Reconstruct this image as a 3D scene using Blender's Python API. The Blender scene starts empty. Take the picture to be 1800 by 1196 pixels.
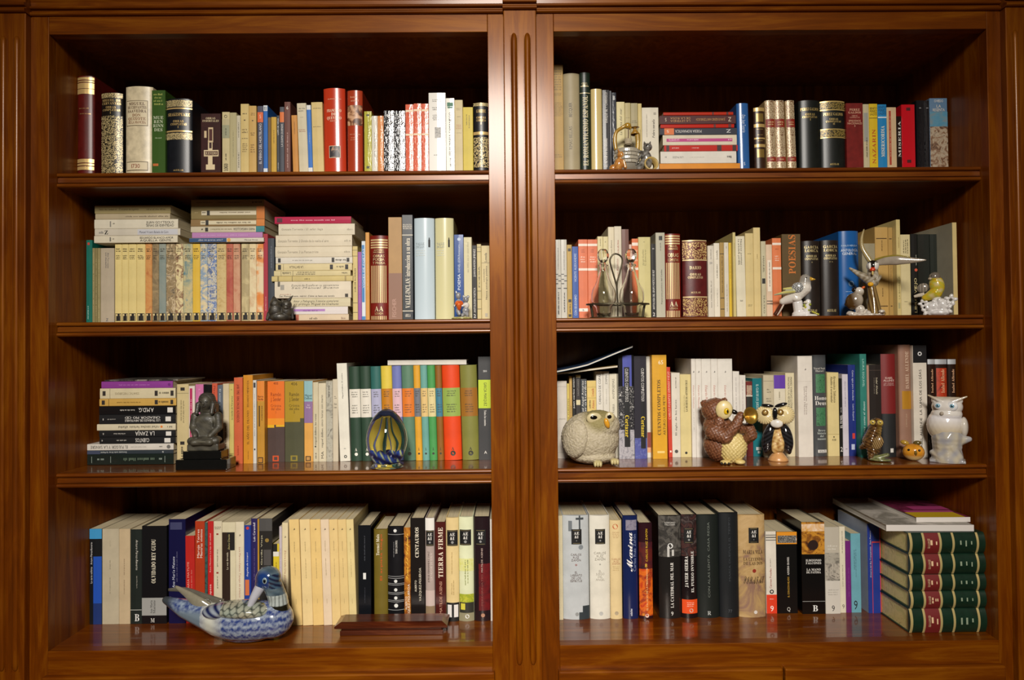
import bpy, bmesh, math, random
from mathutils import Vector, Matrix, Euler
random.seed(7)
SC = bpy.context.scene
COL = SC.collection

# ---------------------------------------------------------------- camera, world, lamp, exposure
ZE = 1.47                                  # eye height above the floor
FPX, DIST = 1190.0, 1.42                   # focal length in photo pixels, eye to face frame
YAW, PITCH, ROLL = 0.00639, 0.01619, -0.00917
_f = Vector((math.sin(YAW)*math.cos(PITCH), math.cos(YAW)*math.cos(PITCH), math.sin(PITCH)))
_r0 = Vector((math.cos(YAW), -math.sin(YAW), 0)); _u0 = _r0.cross(_f)
_r = _r0*math.cos(ROLL) + _u0*math.sin(ROLL)
_u = -_r0*math.sin(ROLL) + _u0*math.cos(ROLL)
EYE = Vector((0, -DIST, ZE))
cam = bpy.data.cameras.new('camera'); camo = bpy.data.objects.new('camera', cam); COL.objects.link(camo)
cam.sensor_width = 36.0; cam.lens = 36.0*FPX/1800.0; cam.clip_start = 0.02
m = Matrix((_r, _u, -_f)).transposed().to_4x4(); m.translation = EYE
camo.matrix_world = m
SC.camera = camo
SC.view_settings.view_transform = 'Standard'
SC.view_settings.look = 'None'
SC.view_settings.gamma = 1.0
SC.view_settings.use_curve_mapping = False
SC.view_settings.exposure = 0.0

w = bpy.data.worlds.new('world'); SC.world = w; w.use_nodes = True
bg = w.node_tree.nodes['Background']
bg.inputs[0].default_value = (1.0, 0.72, 0.45, 1); bg.inputs[1].default_value = 0.05

def area(name, loc, target, size, power, color):
    l = bpy.data.lights.new(name, 'AREA'); l.shape = 'DISK'; l.size = size; l.energy = power; l.color = color
    o = bpy.data.objects.new(name, l); COL.objects.link(o); o.location = loc
    d = Vector(target) - Vector(loc); o.rotation_euler = d.to_track_quat('-Z', 'Y').to_euler()
    return o
lamp = area('ceiling_lamp_offscreen', (-0.06, -3.2, ZE+1.45), (-0.03, 0.1, ZE-0.75), 0.7, 30.0, (1.0, 0.94, 0.86))
lamp.data.spread = math.radians(70)

# ---------------------------------------------------------------- photo pixel -> point on the plane y = Y
def P(px, py, Y=0.0):
    d = _f + _r*((px-900)/FPX) - _u*((py-598)/FPX)
    return EYE + d*((Y+DIST)/d.y)
def on_shelf(px, py, z):
    d = _f + _r*((px-900)/FPX) - _u*((py-598)/FPX)
    return EYE + d*((z-ZE)/d.z)

# ---------------------------------------------------------------- materials
_mats = {}
def lin(h):
    h = h.lstrip('#')
    o = []
    for i in (0, 2, 4):
        c = int(h[i:i+2], 16)/255.0
        o.append(c/12.92 if c <= 0.04045 else ((c+0.055)/1.055)**2.4)
    return (o[0], o[1], o[2], 1.0)
def base_mat(name):
    m = bpy.data.materials.new(name); m.use_nodes = True
    nt = m.node_tree; b = nt.nodes['Principled BSDF']
    return m, nt, b
def node(nt, t, **k):
    n = nt.nodes.new(t)
    for a, v in k.items(): setattr(n, a, v)
    return n
def ramp(nt, fac, stops):
    r = node(nt, 'ShaderNodeValToRGB'); cr = r.color_ramp
    while len(cr.elements) < len(stops): cr.elements.new(0.5)
    for e, (p, c) in zip(cr.elements, stops): e.position = p; e.color = c if not isinstance(c, str) else lin(c)
    nt.links.new(fac, r.inputs[0]); return r.outputs[0]
def coords(nt, scale=(1,1,1), kind='Object'):
    tc = node(nt, 'ShaderNodeTexCoord'); mp = node(nt, 'ShaderNodeMapping'); mp.inputs['Scale'].default_value = scale
    nt.links.new(tc.outputs[kind], mp.inputs[0]); return mp.outputs[0]
def noise(nt, vec, scale, detail=4, rough=0.55, dist=0.0):
    n = node(nt, 'ShaderNodeTexNoise'); n.inputs['Scale'].default_value = scale
    n.inputs['Detail'].default_value = detail; n.inputs['Roughness'].default_value = rough; n.inputs['Distortion'].default_value = dist
    nt.links.new(vec, n.inputs['Vector']); return n.outputs['Fac']
def bump(nt, b, h, strength, dist=0.001):
    n = node(nt, 'ShaderNodeBump'); n.inputs['Strength'].default_value = strength; n.inputs['Distance'].default_value = dist
    nt.links.new(h, n.inputs['Height']); nt.links.new(n.outputs[0], b.inputs['Normal'])
def scalec(c, k): return (c[0]*k, c[1]*k, c[2]*k, 1)

def M(col, kind='paper'):
    key = (col, kind)
    if key in _mats: return _mats[key]
    if kind == 'gold':
        m, nt, b = base_mat('gilt_'+col); c = lin(col)
        b.inputs['Base Color'].default_value = c; b.inputs['Metallic'].default_value = 0.35; b.inputs['Roughness'].default_value = 0.32
    elif kind == 'filigree':              # gold ornament stamped on the spine: colour pattern of foil and ground
        ground, gold, sc, thr = col.split(',') if ',' in col else (col, 'd9b874', '260', '0.5')
        m, nt, b = base_mat('gilt_ornament_'+ground)
        v = coords(nt); vo = node(nt, 'ShaderNodeTexVoronoi'); vo.feature = 'DISTANCE_TO_EDGE'; vo.inputs['Scale'].default_value = float(sc)
        nt.links.new(v, vo.inputs['Vector'])
        n = noise(nt, v, float(sc)*1.6, 2, 0.5, 0.6)
        mx = node(nt, 'ShaderNodeMath', operation='MULTIPLY_ADD'); nt.links.new(vo.outputs[0], mx.inputs[0]); mx.inputs[1].default_value = 1.2
        nt.links.new(n, mx.inputs[2])
        t = float(thr)
        c = ramp(nt, mx.outputs[0], [(t-0.02, ground), (t+0.02, gold), (t+0.16, gold), (t+0.2, ground), (t+0.3, gold)])
        nt.links.new(c, b.inputs['Base Color']); b.inputs['Roughness'].default_value = 0.36; b.inputs['Metallic'].default_value = 0.15
    elif kind.startswith('art'):          # painted / photographic cover print, colours separated by |
        cs = col.split('|'); m, nt, b = base_mat('printed_cover')
        sc = float(kind[3:] or 40)
        oi = node(nt, 'ShaderNodeTexCoord'); mp = node(nt, 'ShaderNodeMapping'); mp.inputs['Location'].default_value = (random.random()*9, random.random()*9, random.random()*9)
        nt.links.new(oi.outputs['Object'], mp.inputs[0])
        n = noise(nt, mp.outputs[0], sc, 5, 0.62, 1.2)
        st = [(0.32+0.36*i/(max(1, len(cs)-1)), c) for i, c in enumerate(cs)]
        c = ramp(nt, n, st); nt.links.new(c, b.inputs['Base Color']); b.inputs['Roughness'].default_value = 0.42
    elif kind == 'pages':
        m, nt, b = base_mat('page_edges_'+col)
        v = coords(nt, (1400, 6, 6)); n = noise(nt, v, 1.0, 2)
        c = lin(col); cc = ramp(nt, n, [(0.3, scalec(c, 0.72)), (0.7, c)])
        nt.links.new(cc, b.inputs['Base Color']); b.inputs['Roughness'].default_value = 0.8
    elif kind == 'marble':
        m, nt, b = base_mat('gilt_page_edges')
        v = coords(nt); n = noise(nt, v, 38, 4, 0.6, 1.0)
        cc = ramp(nt, n, [(0.3, 'b09a58'), (0.45, 'e8d490'), (0.55, 'd0c47c'), (0.7, 'ecca80')])
        nt.links.new(cc, b.inputs['Base Color']); b.inputs['Roughness'].default_value = 0.4; b.inputs['Metallic'].default_value = 0.2
    elif kind in ('film', 'filmb'):       # crinkled clear book film: glossy with fine waves
        m, nt, b = base_mat('film_cover_'+col); b.inputs['Base Color'].default_value = lin(col)
        b.inputs['Roughness'].default_value = 0.16; b.inputs['Coat Weight'].default_value = 0.8 if kind == 'filmb' else 0.22; b.inputs['Coat Roughness'].default_value = 0.08; b.inputs['Specular IOR Level'].default_value = 0.5 if kind == 'filmb' else 0.25
        v = coords(nt, (1.6, 1, 0.7)); n = noise(nt, v, 150, 3, 0.6, 0.4); bump(nt, b, n, 0.42 if kind == 'filmb' else 0.2, 0.0016)
        nt.links.new(nt.nodes['Bump'].outputs[0], b.inputs['Coat Normal'])
    elif kind == 'gloss':
        m, nt, b = base_mat('glossy_cover_'+col); b.inputs['Base Color'].default_value = lin(col)
        b.inputs['Roughness'].default_value = 0.24; b.inputs['Coat Weight'].default_value = 0.4; b.inputs['Coat Roughness'].default_value = 0.15
    elif kind == 'leather':
        m, nt, b = base_mat('leather_'+col); c = lin(col)
        v = coords(nt); n = noise(nt, v, 60, 3)
        cc = ramp(nt, n, [(0.3, scalec(c, 0.75)), (0.7, scalec(c, 1.15))]); nt.links.new(cc, b.inputs['Base Color'])
        b.inputs['Roughness'].default_value = 0.36; bump(nt, b, noise(nt, v, 700, 2), 0.15, 0.0005)
    elif kind == 'ink':
        m, nt, b = base_mat('print_'+col); b.inputs['Base Color'].default_value = lin(col); b.inputs['Roughness'].default_value = 0.5
    else:
        m, nt, b = base_mat('paper_cover_'+col); c = lin(col)
        v = coords(nt); n = noise(nt, v, 24, 4)
        cc = ramp(nt, n, [(0.3, scalec(c, 0.88)), (0.7, scalec(c, 1.06))]); nt.links.new(cc, b.inputs['Base Color'])
        b.inputs['Roughness'].default_value = 0.5; b.inputs['Specular IOR Level'].default_value = 0.4
    _mats[key] = m
    return m

def wood(name, dark, mid, light, axis, rough=0.27, coat=0.5, metal=0.0, coat_rough=0.2):
    m, nt, b = base_mat(name)
    s = {'x': (1.2, 14, 14), 'z': (14, 14, 1.2)}[axis]
    v = coords(nt, s)
    n1 = noise(nt, v, 2.2, 6, 0.62, 1.4)
    v2 = coords(nt, tuple(4*a if a > 2 else a*2 for a in s)); n2 = noise(nt, v2, 4.0, 5, 0.7, 0.3)
    v3 = coords(nt); n3 = noise(nt, v3, 5.0, 2, 0.5)
    a = node(nt, 'ShaderNodeMath', operation='MULTIPLY_ADD'); nt.links.new(n2, a.inputs[0]); a.inputs[1].default_value = 0.35; nt.links.new(n1, a.inputs[2])
    a2 = node(nt, 'ShaderNodeMath', operation='MULTIPLY_ADD'); nt.links.new(n3, a2.inputs[0]); a2.inputs[1].default_value = 0.35; nt.links.new(a.outputs[0], a2.inputs[2])
    c = ramp(nt, a2.outputs[0], [(0.55, dark), (0.82, mid), (1.0, light)])
    nt.links.new(c, b.inputs['Base Color'])
    b.inputs['Roughness'].default_value = rough; b.inputs['Coat Weight'].default_value = coat; b.inputs['Coat Roughness'].default_value = coat_rough
    bump(nt, b, n2, 0.05, 0.0006); 
    # satin fibres under varnish: the sheen stretches across the grain
    b.inputs['Metallic'].default_value = metal; b.inputs['Anisotropic'].default_value = 0.0; b.inputs['Specular Tint'].default_value = (1.0, 0.6, 0.3, 1); b.inputs['Specular IOR Level'].default_value = 0.3
    tv = node(nt, 'ShaderNodeCombineXYZ'); tv.inputs[0 if axis == 'z' else 2].default_value = 1.0
    nt.links.new(tv.outputs[0], b.inputs['Tangent'])
    return m
W_V = wood('cherry_wood_upright', '461c00', '652e00', '7a4203', 'z', 0.45, 0.3, 0.1, 0.19)
W_H = wood('cherry_wood_lengthwise', '461c00', '652e00', '7a4203', 'x', 0.45, 0.28, 0.1, 0.19)
W_IN = wood('cherry_wood_interior', '461c00', '652e00', '7a4203', 'z', 0.45, 0.06, 0.0, 0.12)
W_SH = wood('polished_shelf_wood', '461c00', '652e00', '7a4203', 'x', 0.3, 0.85, 0.0, 0.07)
W_BACK = wood('back_panel_wood', '461c00', '652e00', '7a4203', 'z', 0.45, 0.1, 0.0, 0.2)
W_EDGE = wood('moulded_edge_wood', '461c00', '652e00', '7a4203', 'x', 0.45, 0.7, 0.2, 0.3)
W_BOX = wood('burled_box_wood', '220a05', '44190a', '6c3616', 'x', 0.3, 0.8)

# ---------------------------------------------------------------- object helpers
def mesh_obj(name, verts, faces, mats, parent=None, fm=None, smooth=None):
    me = bpy.data.meshes.new(name); me.from_pydata([tuple(v) for v in verts], [], faces)
    if not isinstance(mats, (list, tuple)): mats = [mats]
    for mm in mats: me.materials.append(mm)
    if fm is not None: me.polygons.foreach_set('material_index', fm)
    if smooth is True: me.polygons.foreach_set('use_smooth', [True]*len(me.polygons))
    elif smooth: me.polygons.foreach_set('use_smooth', smooth)
    me.update()
    o = bpy.data.objects.new(name, me); COL.objects.link(o)
    if parent is not None: o.parent = parent
    return o
def bm_obj(name, bm, mats, parent=None, smooth=False):
    bmesh.ops.recalc_face_normals(bm, faces=bm.faces)
    me = bpy.data.meshes.new(name); bm.to_mesh(me); bm.free()
    if not isinstance(mats, (list, tuple)): mats = [mats]
    for mm in mats: me.materials.append(mm)
    if smooth: me.polygons.foreach_set('use_smooth', [True]*len(me.polygons))
    o = bpy.data.objects.new(name, me); COL.objects.link(o)
    if parent is not None: o.parent = parent
    return o
def empty(name, loc=(0,0,0), rot=(0,0,0)):
    o = bpy.data.objects.new(name, None); COL.objects.link(o); o.location = loc; o.rotation_euler = rot; o.empty_display_size = 0.02
    return o
def tag(o, label, cat, group=None):
    o['label'] = label; o['category'] = cat
    if group: o['group'] = group
    return o
def box_bm(x0, x1, y0, y1, z0, z1, bev=0.0, seg=2):
    bm = bmesh.new(); bmesh.ops.create_cube(bm, size=1)
    for v in bm.verts: v.co = Vector((x0+(v.co.x+.5)*(x1-x0), y0+(v.co.y+.5)*(y1-y0), z0+(v.co.z+.5)*(z1-z0)))
    if bev: bmesh.ops.bevel(bm, geom=bm.edges[:], offset=bev, segments=seg, affect='EDGES', profile=0.6)
    return bm
def box(name, x0, x1, y0, y1, z0, z1, mat, parent=None, bev=0.0):
    return bm_obj(name, box_bm(x0, x1, y0, y1, z0, z1, bev), mat, parent)
def extrude_x(name, prof, x0, x1, mat, parent=None):
    """closed (y,z) outline swept from x0 to x1"""
    n = len(prof); vs = [(x0, y, z) for y, z in prof] + [(x1, y, z) for y, z in prof]
    fs = [(i, (i+1) % n, n+(i+1) % n, n+i) for i in range(n)] + [tuple(range(n-1, -1, -1)), tuple(range(n, 2*n))]
    bm = bmesh.new(); bv = [bm.verts.new(v) for v in vs]
    for f in fs: bm.faces.new([bv[i] for i in f])
    return bm_obj(name, bm, mat, parent)
def lathe_bm(prof, seg=28, bm=None, cx=0, cy=0):
    bm = bm or bmesh.new(); rings = []
    for r, z in prof:
        if r < 1e-6: rings.append([bm.verts.new((cx, cy, z))])
        else: rings.append([bm.verts.new((cx+r*math.cos(2*math.pi*k/seg), cy+r*math.sin(2*math.pi*k/seg), z)) for k in range(seg)])
    for a, b in zip(rings, rings[1:]):
        for k in range(seg):
            k2 = (k+1) % seg
            if len(a) == 1: bm.faces.new((a[0], b[k2], b[k]))
            elif len(b) == 1: bm.faces.new((a[k], a[k2], b[0]))
            else: bm.faces.new((a[k], a[k2], b[k2], b[k]))
    return bm

# ---------------------------------------------------------------- the bookcase
Z1, Z2, Z3, ZB, ZT = ZE+0.38911, ZE+0.06968, ZE-0.25142, ZE-0.6145, ZE+0.67494
XL0, XL1, XR0, XR1 = -0.95941, -0.03685, 0.10285, 1.02225
YB = 0.338                                 # back panel
YS = 0.027                                 # shelf front edge
floor = box('floor', -2.6, 2.6, -2.6, 0.6, -0.05, 0.0, wood('floor_boards', '5a3d24', '7a5532', '8f673e', 'x', 0.35, 0.2)); floor['kind'] = 'structure'
mw, ntw, bw = base_mat('wall_plaster'); bw.inputs['Base Color'].default_value = lin('cfc6b4'); bw.inputs['Roughness'].default_value = 0.9
bump(ntw, bw, noise(ntw, coords(ntw), 80, 4), 0.1, 0.001)
wb = box('wall_back', -2.6, 2.6, YB+0.03, YB+0.13, 0.0, 2.75, mw); wb['kind'] = 'structure'

case = empty('bookcase', (0, 0.15, 0)); tag(case, 'tall cherry wood bookcase with two open bays, moulded shelves and fluted pilasters', 'bookcase')
case.location = (0, 0, 0)
XO0, XO1 = P(-60, 600).x, P(1872, 600).x
ZTOP = ZT+0.115
for a, b in ((XL0, XL1), (XR0, XR1)):
    box('back_panel', a-0.03, b+0.03, YB, YB+0.016, ZB-0.03, ZT+0.04, W_BACK, case)
    box('top_panel', a-0.03, b+0.03, 0.024, YB, ZT+0.012, ZT+0.034, W_IN, case)
    box('bottom_panel', a-0.03, b+0.03, 0.0235, YB, ZB-0.024, ZB, W_SH, case)
    box('side_panel', a-0.020, a, 0.024, YB, ZB, ZT+0.012, W_IN, case)
    box('side_panel', b, b+0.020, 0.024, YB, ZB, ZT+0.012, W_IN, case)
    for z in (Z1, Z2, Z3):
        pr = [(YB, z-0.001), (YS+0.006, z), ]
        pr += [(YS+0.003-0.0055*math.sin(t), z-0.0045+0.0045*math.cos(t)) for t in [i*math.pi/8 for i in range(1, 8)]]
        pr += [(YS+0.004, z-0.0092), (YS+0.004, z-0.0108), (YS+0.001, z-0.0112), (YS+0.001, z-0.0205), (YS+0.004, z-0.0208), (YS+0.004, z-0.022)]
        pr += [(YS+0.003-0.0055*math.sin(t), z-0.0265+0.0045*math.cos(t)) for t in [i*math.pi/8 for i in range(1, 8)]]
        pr += [(YS+0.008, z-0.031), (YB, z-0.031)]
        extrude_x('shelf', [(YB, z), (YS+0.007, z), (YS+0.007, z-0.0305), (YB, z-0.0305)], a+0.0005, b-0.0005, W_SH, case)
        pr[0] = (YS+0.0069, z); pr[-1] = (YS+0.0069, z-0.031)
        extrude_x('shelf_edge', pr, a+0.0005, b-0.0005, W_EDGE, case)
zr_top = P(500, 27).z
XPL, XC0, XC1, XPR = P(44, 590, -0.016).x, P(889.5, 590, -0.016).x, P(948, 590, -0.016).x, P(1779, 590, -0.016).x
for x0, x1 in ((XPL-0.02, XL0), (XL1, XC0+0.01), (XC1-0.01, XR0), (XR1, XPR+0.02)):
    box('stile', x0, x1, 0.0, 0.024, ZB-0.60, ZTOP, W_V, case, 0.0012)
zdr = P(500, 1178).z
for a, b in ((XL0, XL1), (XR0, XR1)):
    box('rail', a, b, 0.0, 0.024, ZT, ZTOP, W_H, case, 0.0012)
    box('rail', a, b, 0.0, 0.024, zdr-0.03, ZB, W_H, case, 0.0012)
# pilasters with two sunk half-round beads
def pilaster(x0, x1, beads, zb0, zt0):
    p = box('pilaster', x0, x1, -0.016, 0.02, ZB-0.60, ZTOP, W_V, case, 0.0022)
    for bx in beads:
        r = 0.0066; bm = bmesh.new(); n = 10; rings = []
        zs = [zb0, zb0+0.25*r, zb0+0.8*r, zb0+1.8*r, zb0+3*r, zt0-3*r, zt0-1.8*r, zt0-0.8*r, zt0-0.25*r, zt0]
        ks = [0.05, 0.45, 0.78, 0.95, 1, 1, 0.95, 0.78, 0.45, 0.05]
        for z, k in zip(zs, ks):
            rings.append([bm.verts.new((bx-r*k*math.cos(math.pi*i/n), -0.0155-0.0058*k*math.sin(math.pi*i/n), z)) for i in range(n+1)])
        for a, b in zip(rings, rings[1:]):
            for i in range(n): bm.faces.new((a[i], a[i+1], b[i+1], b[i]))
            bm.faces.new((a[n], a[0], b[0], b[n]))
        bm.faces.new(rings[0]); bm.faces.new(rings[-1])
        bm_obj('bead', bm, W_V, p, True)
        # the shallow groove edge around the bead
        for sx in (-1, 1):
            box('bead_fillet', bx+sx*(r+0.0009)-0.0009, bx+sx*(r+0.0009)+0.0009, -0.0172, -0.0155, zb0, zt0-0.006, W_V, p, 0.0004)
    return p
zbt, zbb = P(902, 56, -0.02).z, P(915, 1172, -0.02).z
pilaster(XC0, XC1, (P(908.2, 590, -0.02).x, P(932.0, 590, -0.02).x), zbb, zbt)
pilaster(P(-48, 590, -0.016).x, XPL, (P(2.0, 590, -0.02).x, P(26.0, 590, -0.02).x), zbb, zbt)
pilaster(XPR, P(1860, 590, -0.016).x, (P(1798, 590, -0.02).x, P(1822, 590, -0.02).x), zbb, zbt)
# cornice: two beads and a cove, broken forward over the pilasters
def cornice(x0, x1, yf):
    z = zr_top
    pr = [(0.01, z), (yf-0.002, z)]
    pr += [(yf-0.002-0.0055*math.sin(t), z+0.0045-0.0045*math.cos(t)) for t in [i*math.pi/8 for i in range(1, 8)]]
    pr += [(yf-0.001, z+0.0092), (yf-0.001, z+0.0125), (yf-0.004, z+0.013)]
    pr += [(yf-0.004-0.0045*math.sin(t), z+0.0165-0.0035*math.cos(t)) for t in [i*math.pi/8 for i in range(1, 8)]]
    pr += [(yf-0.003, z+0.0205)]
    pr += [(yf-0.003-0.03*(1-math.cos(t)), z+0.0205+0.03*math.sin(t)) for t in [i*math.pi/12 for i in range(1, 7)]]
    pr += [(yf-0.036, z+0.052), (yf-0.036, z+0.064), (0.01, z+0.064)]
    extrude_x('cornice_moulding', pr, x0, x1, W_H, case)
cornice(XPL, XC0, 0.0); cornice(XC1, XPR, 0.0)
for x0, x1 in ((P(-52, 590, -0.016).x, XPL+0.002), (XC0-0.001, XC1+0.001), (XPR-0.002, P(1864, 590, -0.016).x)):
    cornice(x0, x1, -0.0165)
# cabinet fronts under the bays: framed panels whose top edges show
def front(x0, x1, name):
    z1 = zdr-0.004; z0 = 0.12
    d = box(name, x0, x1, -0.014, 0.022, z0, z1, W_H, case, 0.004)
    box('front_panel', x0+0.07, x1-0.07, -0.018, -0.013, z0+0.07, z1-0.07, W_H, d, 0.003)
front(XL0-0.004, XL1+0.004, 'cabinet_door')
xm = P(1374, 1186).x
front(XR0-0.004, xm-0.002, 'cabinet_door'); front(xm+0.002, XR1+0.004, 'cabinet_door')
box('plinth', XO0, XO1, 0.0, 0.30, 0.0, 0.12, W_H, case, 0.003)
box('cabinet_body', XL0-0.03, XR1+0.03, 0.0245, YB, 0.12, zdr-0.03, W_IN, case)

# ---------------------------------------------------------------- lettering: glyph outlines cached once, composed per spine
def _styled(ch, st):
    """serif bold and script forms come from the mathematical alphabets of Blender's own fallback font"""
    up, lo = {'b': (0x1D400, 0x1D41A), 'k': (0x1D4D0, 0x1D4EA)}[st]
    pl = {'Á': 'A', 'É': 'E', 'Í': 'I', 'Ó': 'O', 'Ú': 'U', 'Ñ': 'N', 'Ü': 'U', 'á': 'a', 'é': 'e', 'í': 'i', 'ó': 'o', 'ú': 'u', 'ñ': 'n', 'ü': 'u'}.get(ch, ch)
    if 'A' <= pl <= 'Z': return chr(up+ord(pl)-65)
    if 'a' <= pl <= 'z': return chr(lo+ord(pl)-97)
    return ch
GLY = {}
def load_glyphs(need):
    tmp = []
    for st, ch in sorted(need):
        cu = bpy.data.curves.new('g', 'FONT'); cu.body = ch if st in 'si' else _styled(ch, st); cu.size = 1.0; cu.resolution_u = 2
        o = bpy.data.objects.new('g', cu); COL.objects.link(o); tmp.append((st, ch, o))
    bpy.context.view_layer.update()
    dg = bpy.context.evaluated_depsgraph_get()
    for st, ch, o in tmp:
        e = o.evaluated_get(dg); me = e.to_mesh(); sh = 0.24 if st == 'i' else 0.0
        vs = [(v.co.x+sh*v.co.y, v.co.y) for v in me.vertices]; fs = [tuple(p.vertices) for p in me.polygons]
        if vs:
            x0 = min(v[0] for v in vs); x1 = max(v[0] for v in vs)
            GLY[st, ch] = ([(a-x0, b) for a, b in vs], fs, x1-x0)
        e.to_mesh_clear()
    for _, _, o in tmp:
        cu = o.data; bpy.data.objects.remove(o); bpy.data.curves.remove(cu)
def layout(text, st):
    vs, fs, x = [], [], 0.0
    for ch in text:
        if ch == ' ' or (st, ch) not in GLY: x += 0.30; continue
        gv, gf, gw = GLY[st, ch]; o = len(vs)
        vs += [(a+x, b) for a, b in gv]; fs += [tuple(i+o for i in f) for f in gf]; x += gw+(0.075 if st != 'k' else -0.03)
    return vs, fs, max(x-0.075, 0.01)

def small_print(rng, n, L, Hh):
    """rows of illegible small print as tiny upright strokes grouped in words, inside L x Hh"""
    vs, fs = [], []
    for k in range(n):
        rh = Hh/n; y0 = Hh-(k+1)*rh+0.2*rh; ch = 0.55*rh; x = L*rng.uniform(0, .12); end = L*rng.uniform(.82, 1)
        step = max(ch*0.5, L/40.0); wl = rng.randint(3, 8)
        while x < end:
            if wl <= 0: x += step*0.9; wl = rng.randint(3, 8); continue
            hh = ch*rng.choice((0.7, 0.7, 0.75, 1.0)); o = len(vs); ww = step*rng.uniform(.45, .72)
            vs += [(x, y0), (x+ww, y0), (x+ww, y0+hh), (x, y0+hh)]; fs.append((o, o+1, o+2, o+3)); x += step; wl -= 1
    return vs, fs

# ---------------------------------------------------------------- books
USED_LABELS = {}
def build_book(name, w, d, h, cover, kind, o, loc, rot, label, group, rng):
    hard = kind in ('hard', 'flatbound')
    t = 0.0022 if hard else 0.0005
    t = min(t, w*0.2)
    bulge = 0.0 if kind in ('soft', 'flatbound') else min(0.16*w, 0.007)
    if kind == 'soft': bulge = min(0.02*w, 0.0006)
    prof = lambda x: bulge*(2*x/w)**2
    root = empty(name, loc, rot)
    tag(root, label, o.get('cat', 'book'), group)
    NS = 8 if bulge > 0.001 else 2
    c = min(0.0009, w*0.12)
    xs = [-w/2+c+(w-2*c)*i/NS for i in range(NS+1)]
    out = [(-w/2, d), (-w/2, bulge+c)] + [(x, prof(x)) for x in xs] + [(w/2, bulge+c), (w/2, d)]
    inn = [(w/2-t, d), (w/2-t, bulge+t+0.0002), (-w/2+t, bulge+t+0.0002), (-w/2+t, d)]
    sec = out+inn; n = len(sec)
    vs = [(x, y, 0) for x, y in sec]+[(x, y, h) for x, y in sec]; vs += vs      # the end caps keep corners of their own
    fs = [(i, (i+1) % n, n+(i+1) % n, n+i) for i in range(n)]+[tuple(range(3*n-1, 2*n-1, -1)), tuple(range(3*n, 4*n))]
    sm = [2 <= i <= NS+1 for i in range(n)]+[False, False] if NS > 2 else None
    ck = o.get('ck', 'leather' if hard else 'paper')
    cmats = [M(cover, ck)]; fm = None
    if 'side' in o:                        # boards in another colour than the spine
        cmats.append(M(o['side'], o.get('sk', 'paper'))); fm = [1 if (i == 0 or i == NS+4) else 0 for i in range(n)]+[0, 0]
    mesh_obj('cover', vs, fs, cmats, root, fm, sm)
    ov = 0.003 if hard else 0.0
    px0, px1 = -w/2+t+0.0001, w/2-t-0.0001
    if px1-px0 > 0.0006:
        box('page_block', px0, px1, bulge+t+0.0004, d-(0.003 if hard else 0.0003), ov+0.0002, h-ov-0.0004, M(o.get('pc', 'd8c9a4'), o.get('pk', 'pages')), root)
    # printed or pasted fields on the spine
    off = 0.0002
    for bi, bd in enumerate(o.get('b', ())):
        f0, f1, colr = bd[:3]; xa, xb = (bd[3], bd[4]) if len(bd) > 4 else (0, 1); bk = bd[5] if len(bd) > 5 else 'ink'
        if colr.startswith('*'): colr = colr[1:]; bk = 'gold'
        z1, z0 = h*(1-f0), h*(1-f1); xa, xb = -w/2+w*xa, -w/2+w*xb
        if xa <= -w/2+1e-6: xa = -w/2+c*0.4
        if xb >= w/2-1e-6: xb = w/2-c*0.4
        k = 10 if NS > 2 else 2
        bx = [xa+(xb-xa)*i/k for i in range(k+1)]; oo = off+0.00012*bi
        if bk == 'disc':
            cx, cz, r = (xa+xb)/2, (z0+z1)/2, min((xb-xa)/2, (z1-z0)/2)
            v2 = [(cx+r*math.cos(a), prof(cx+r*math.cos(a))-oo, cz+r*math.sin(a)) for a in [2*math.pi*i/16 for i in range(16)]]
            mesh_obj('emblem', v2, [tuple(range(16))], M(colr, 'ink'), root); continue
        v2 = [(x, prof(x)-oo, z0) for x in bx]+[(x, prof(x)-oo, z1) for x in bx]
        f2 = [(i, i+1, k+2+i, k+1+i) for i in range(k)]
        mesh_obj('spine_field', v2, f2, M(colr, bk), root, None, NS > 2)
    nb = len(o.get('b', ()))
    # lettering
    groups = {}
    for it in o.get('t', ()):
        it = tuple(it)+(None,)*(8-len(it))
        text, f0, f1, colr, mode, hw, xc, st = it
        mode = mode or 'u'; hw = hw or 0.62; xc = 0.5 if xc is None else xc; st = st or o.get('st', 's')
        colr = colr or '2a2420'
        z1, z0 = h*(1-f0), h*(1-f1); cx = -w/2+w*xc
        L = (z1-z0) if mode in 'ud' else hw*w
        A = hw*w if mode in 'ud' else (z1-z0)
        pts, fcs = [], []
        if text.startswith('~'):
            pts, fcs = small_print(rng, int(text[1:] or 1), L, A)
        else:
            lines = text.split('|'); rh = A/len(lines)
            for li, ln in enumerate(lines):
                gv, gf, gw = layout(ln, st)
                hasd = any(chh in 'gjpqy,' for chh in ln); capn = 0.73
                sy = rh*0.80/capn if len(lines) > 1 else rh/(capn+(0.2 if hasd else 0))
                if mode in 'ud': sx = L/gw; x_off = 0
                else: sx = min(sy*0.95, L/gw); x_off = (L-gw*sx)/2
                y_off = A-(li+1)*rh+0.1*rh if len(lines) > 1 else (0.2*sy if hasd else 0)
                ob = len(pts); pts += [(x_off+a*sx, y_off+b*sy) for a, b in gv]; fcs += [tuple(i+ob for i in f) for f in gf]
        v3 = []
        for a, b in pts:
            if mode == 'h': x, z = cx-L/2+a, z0+b
            elif mode == 'u': x, z = cx+A/2-b, z0+a
            else: x, z = cx-A/2+b, z1-a
            x = max(-w/2+0.0002, min(w/2-0.0002, x))
            v3.append((x, prof(x)-off-0.00012*(nb+1), z))
        g = groups.setdefault(colr, ([], [])); ob = len(g[0]); g[0].extend(v3); g[1].extend(tuple(i+ob for i in f) for f in fcs)
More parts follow.
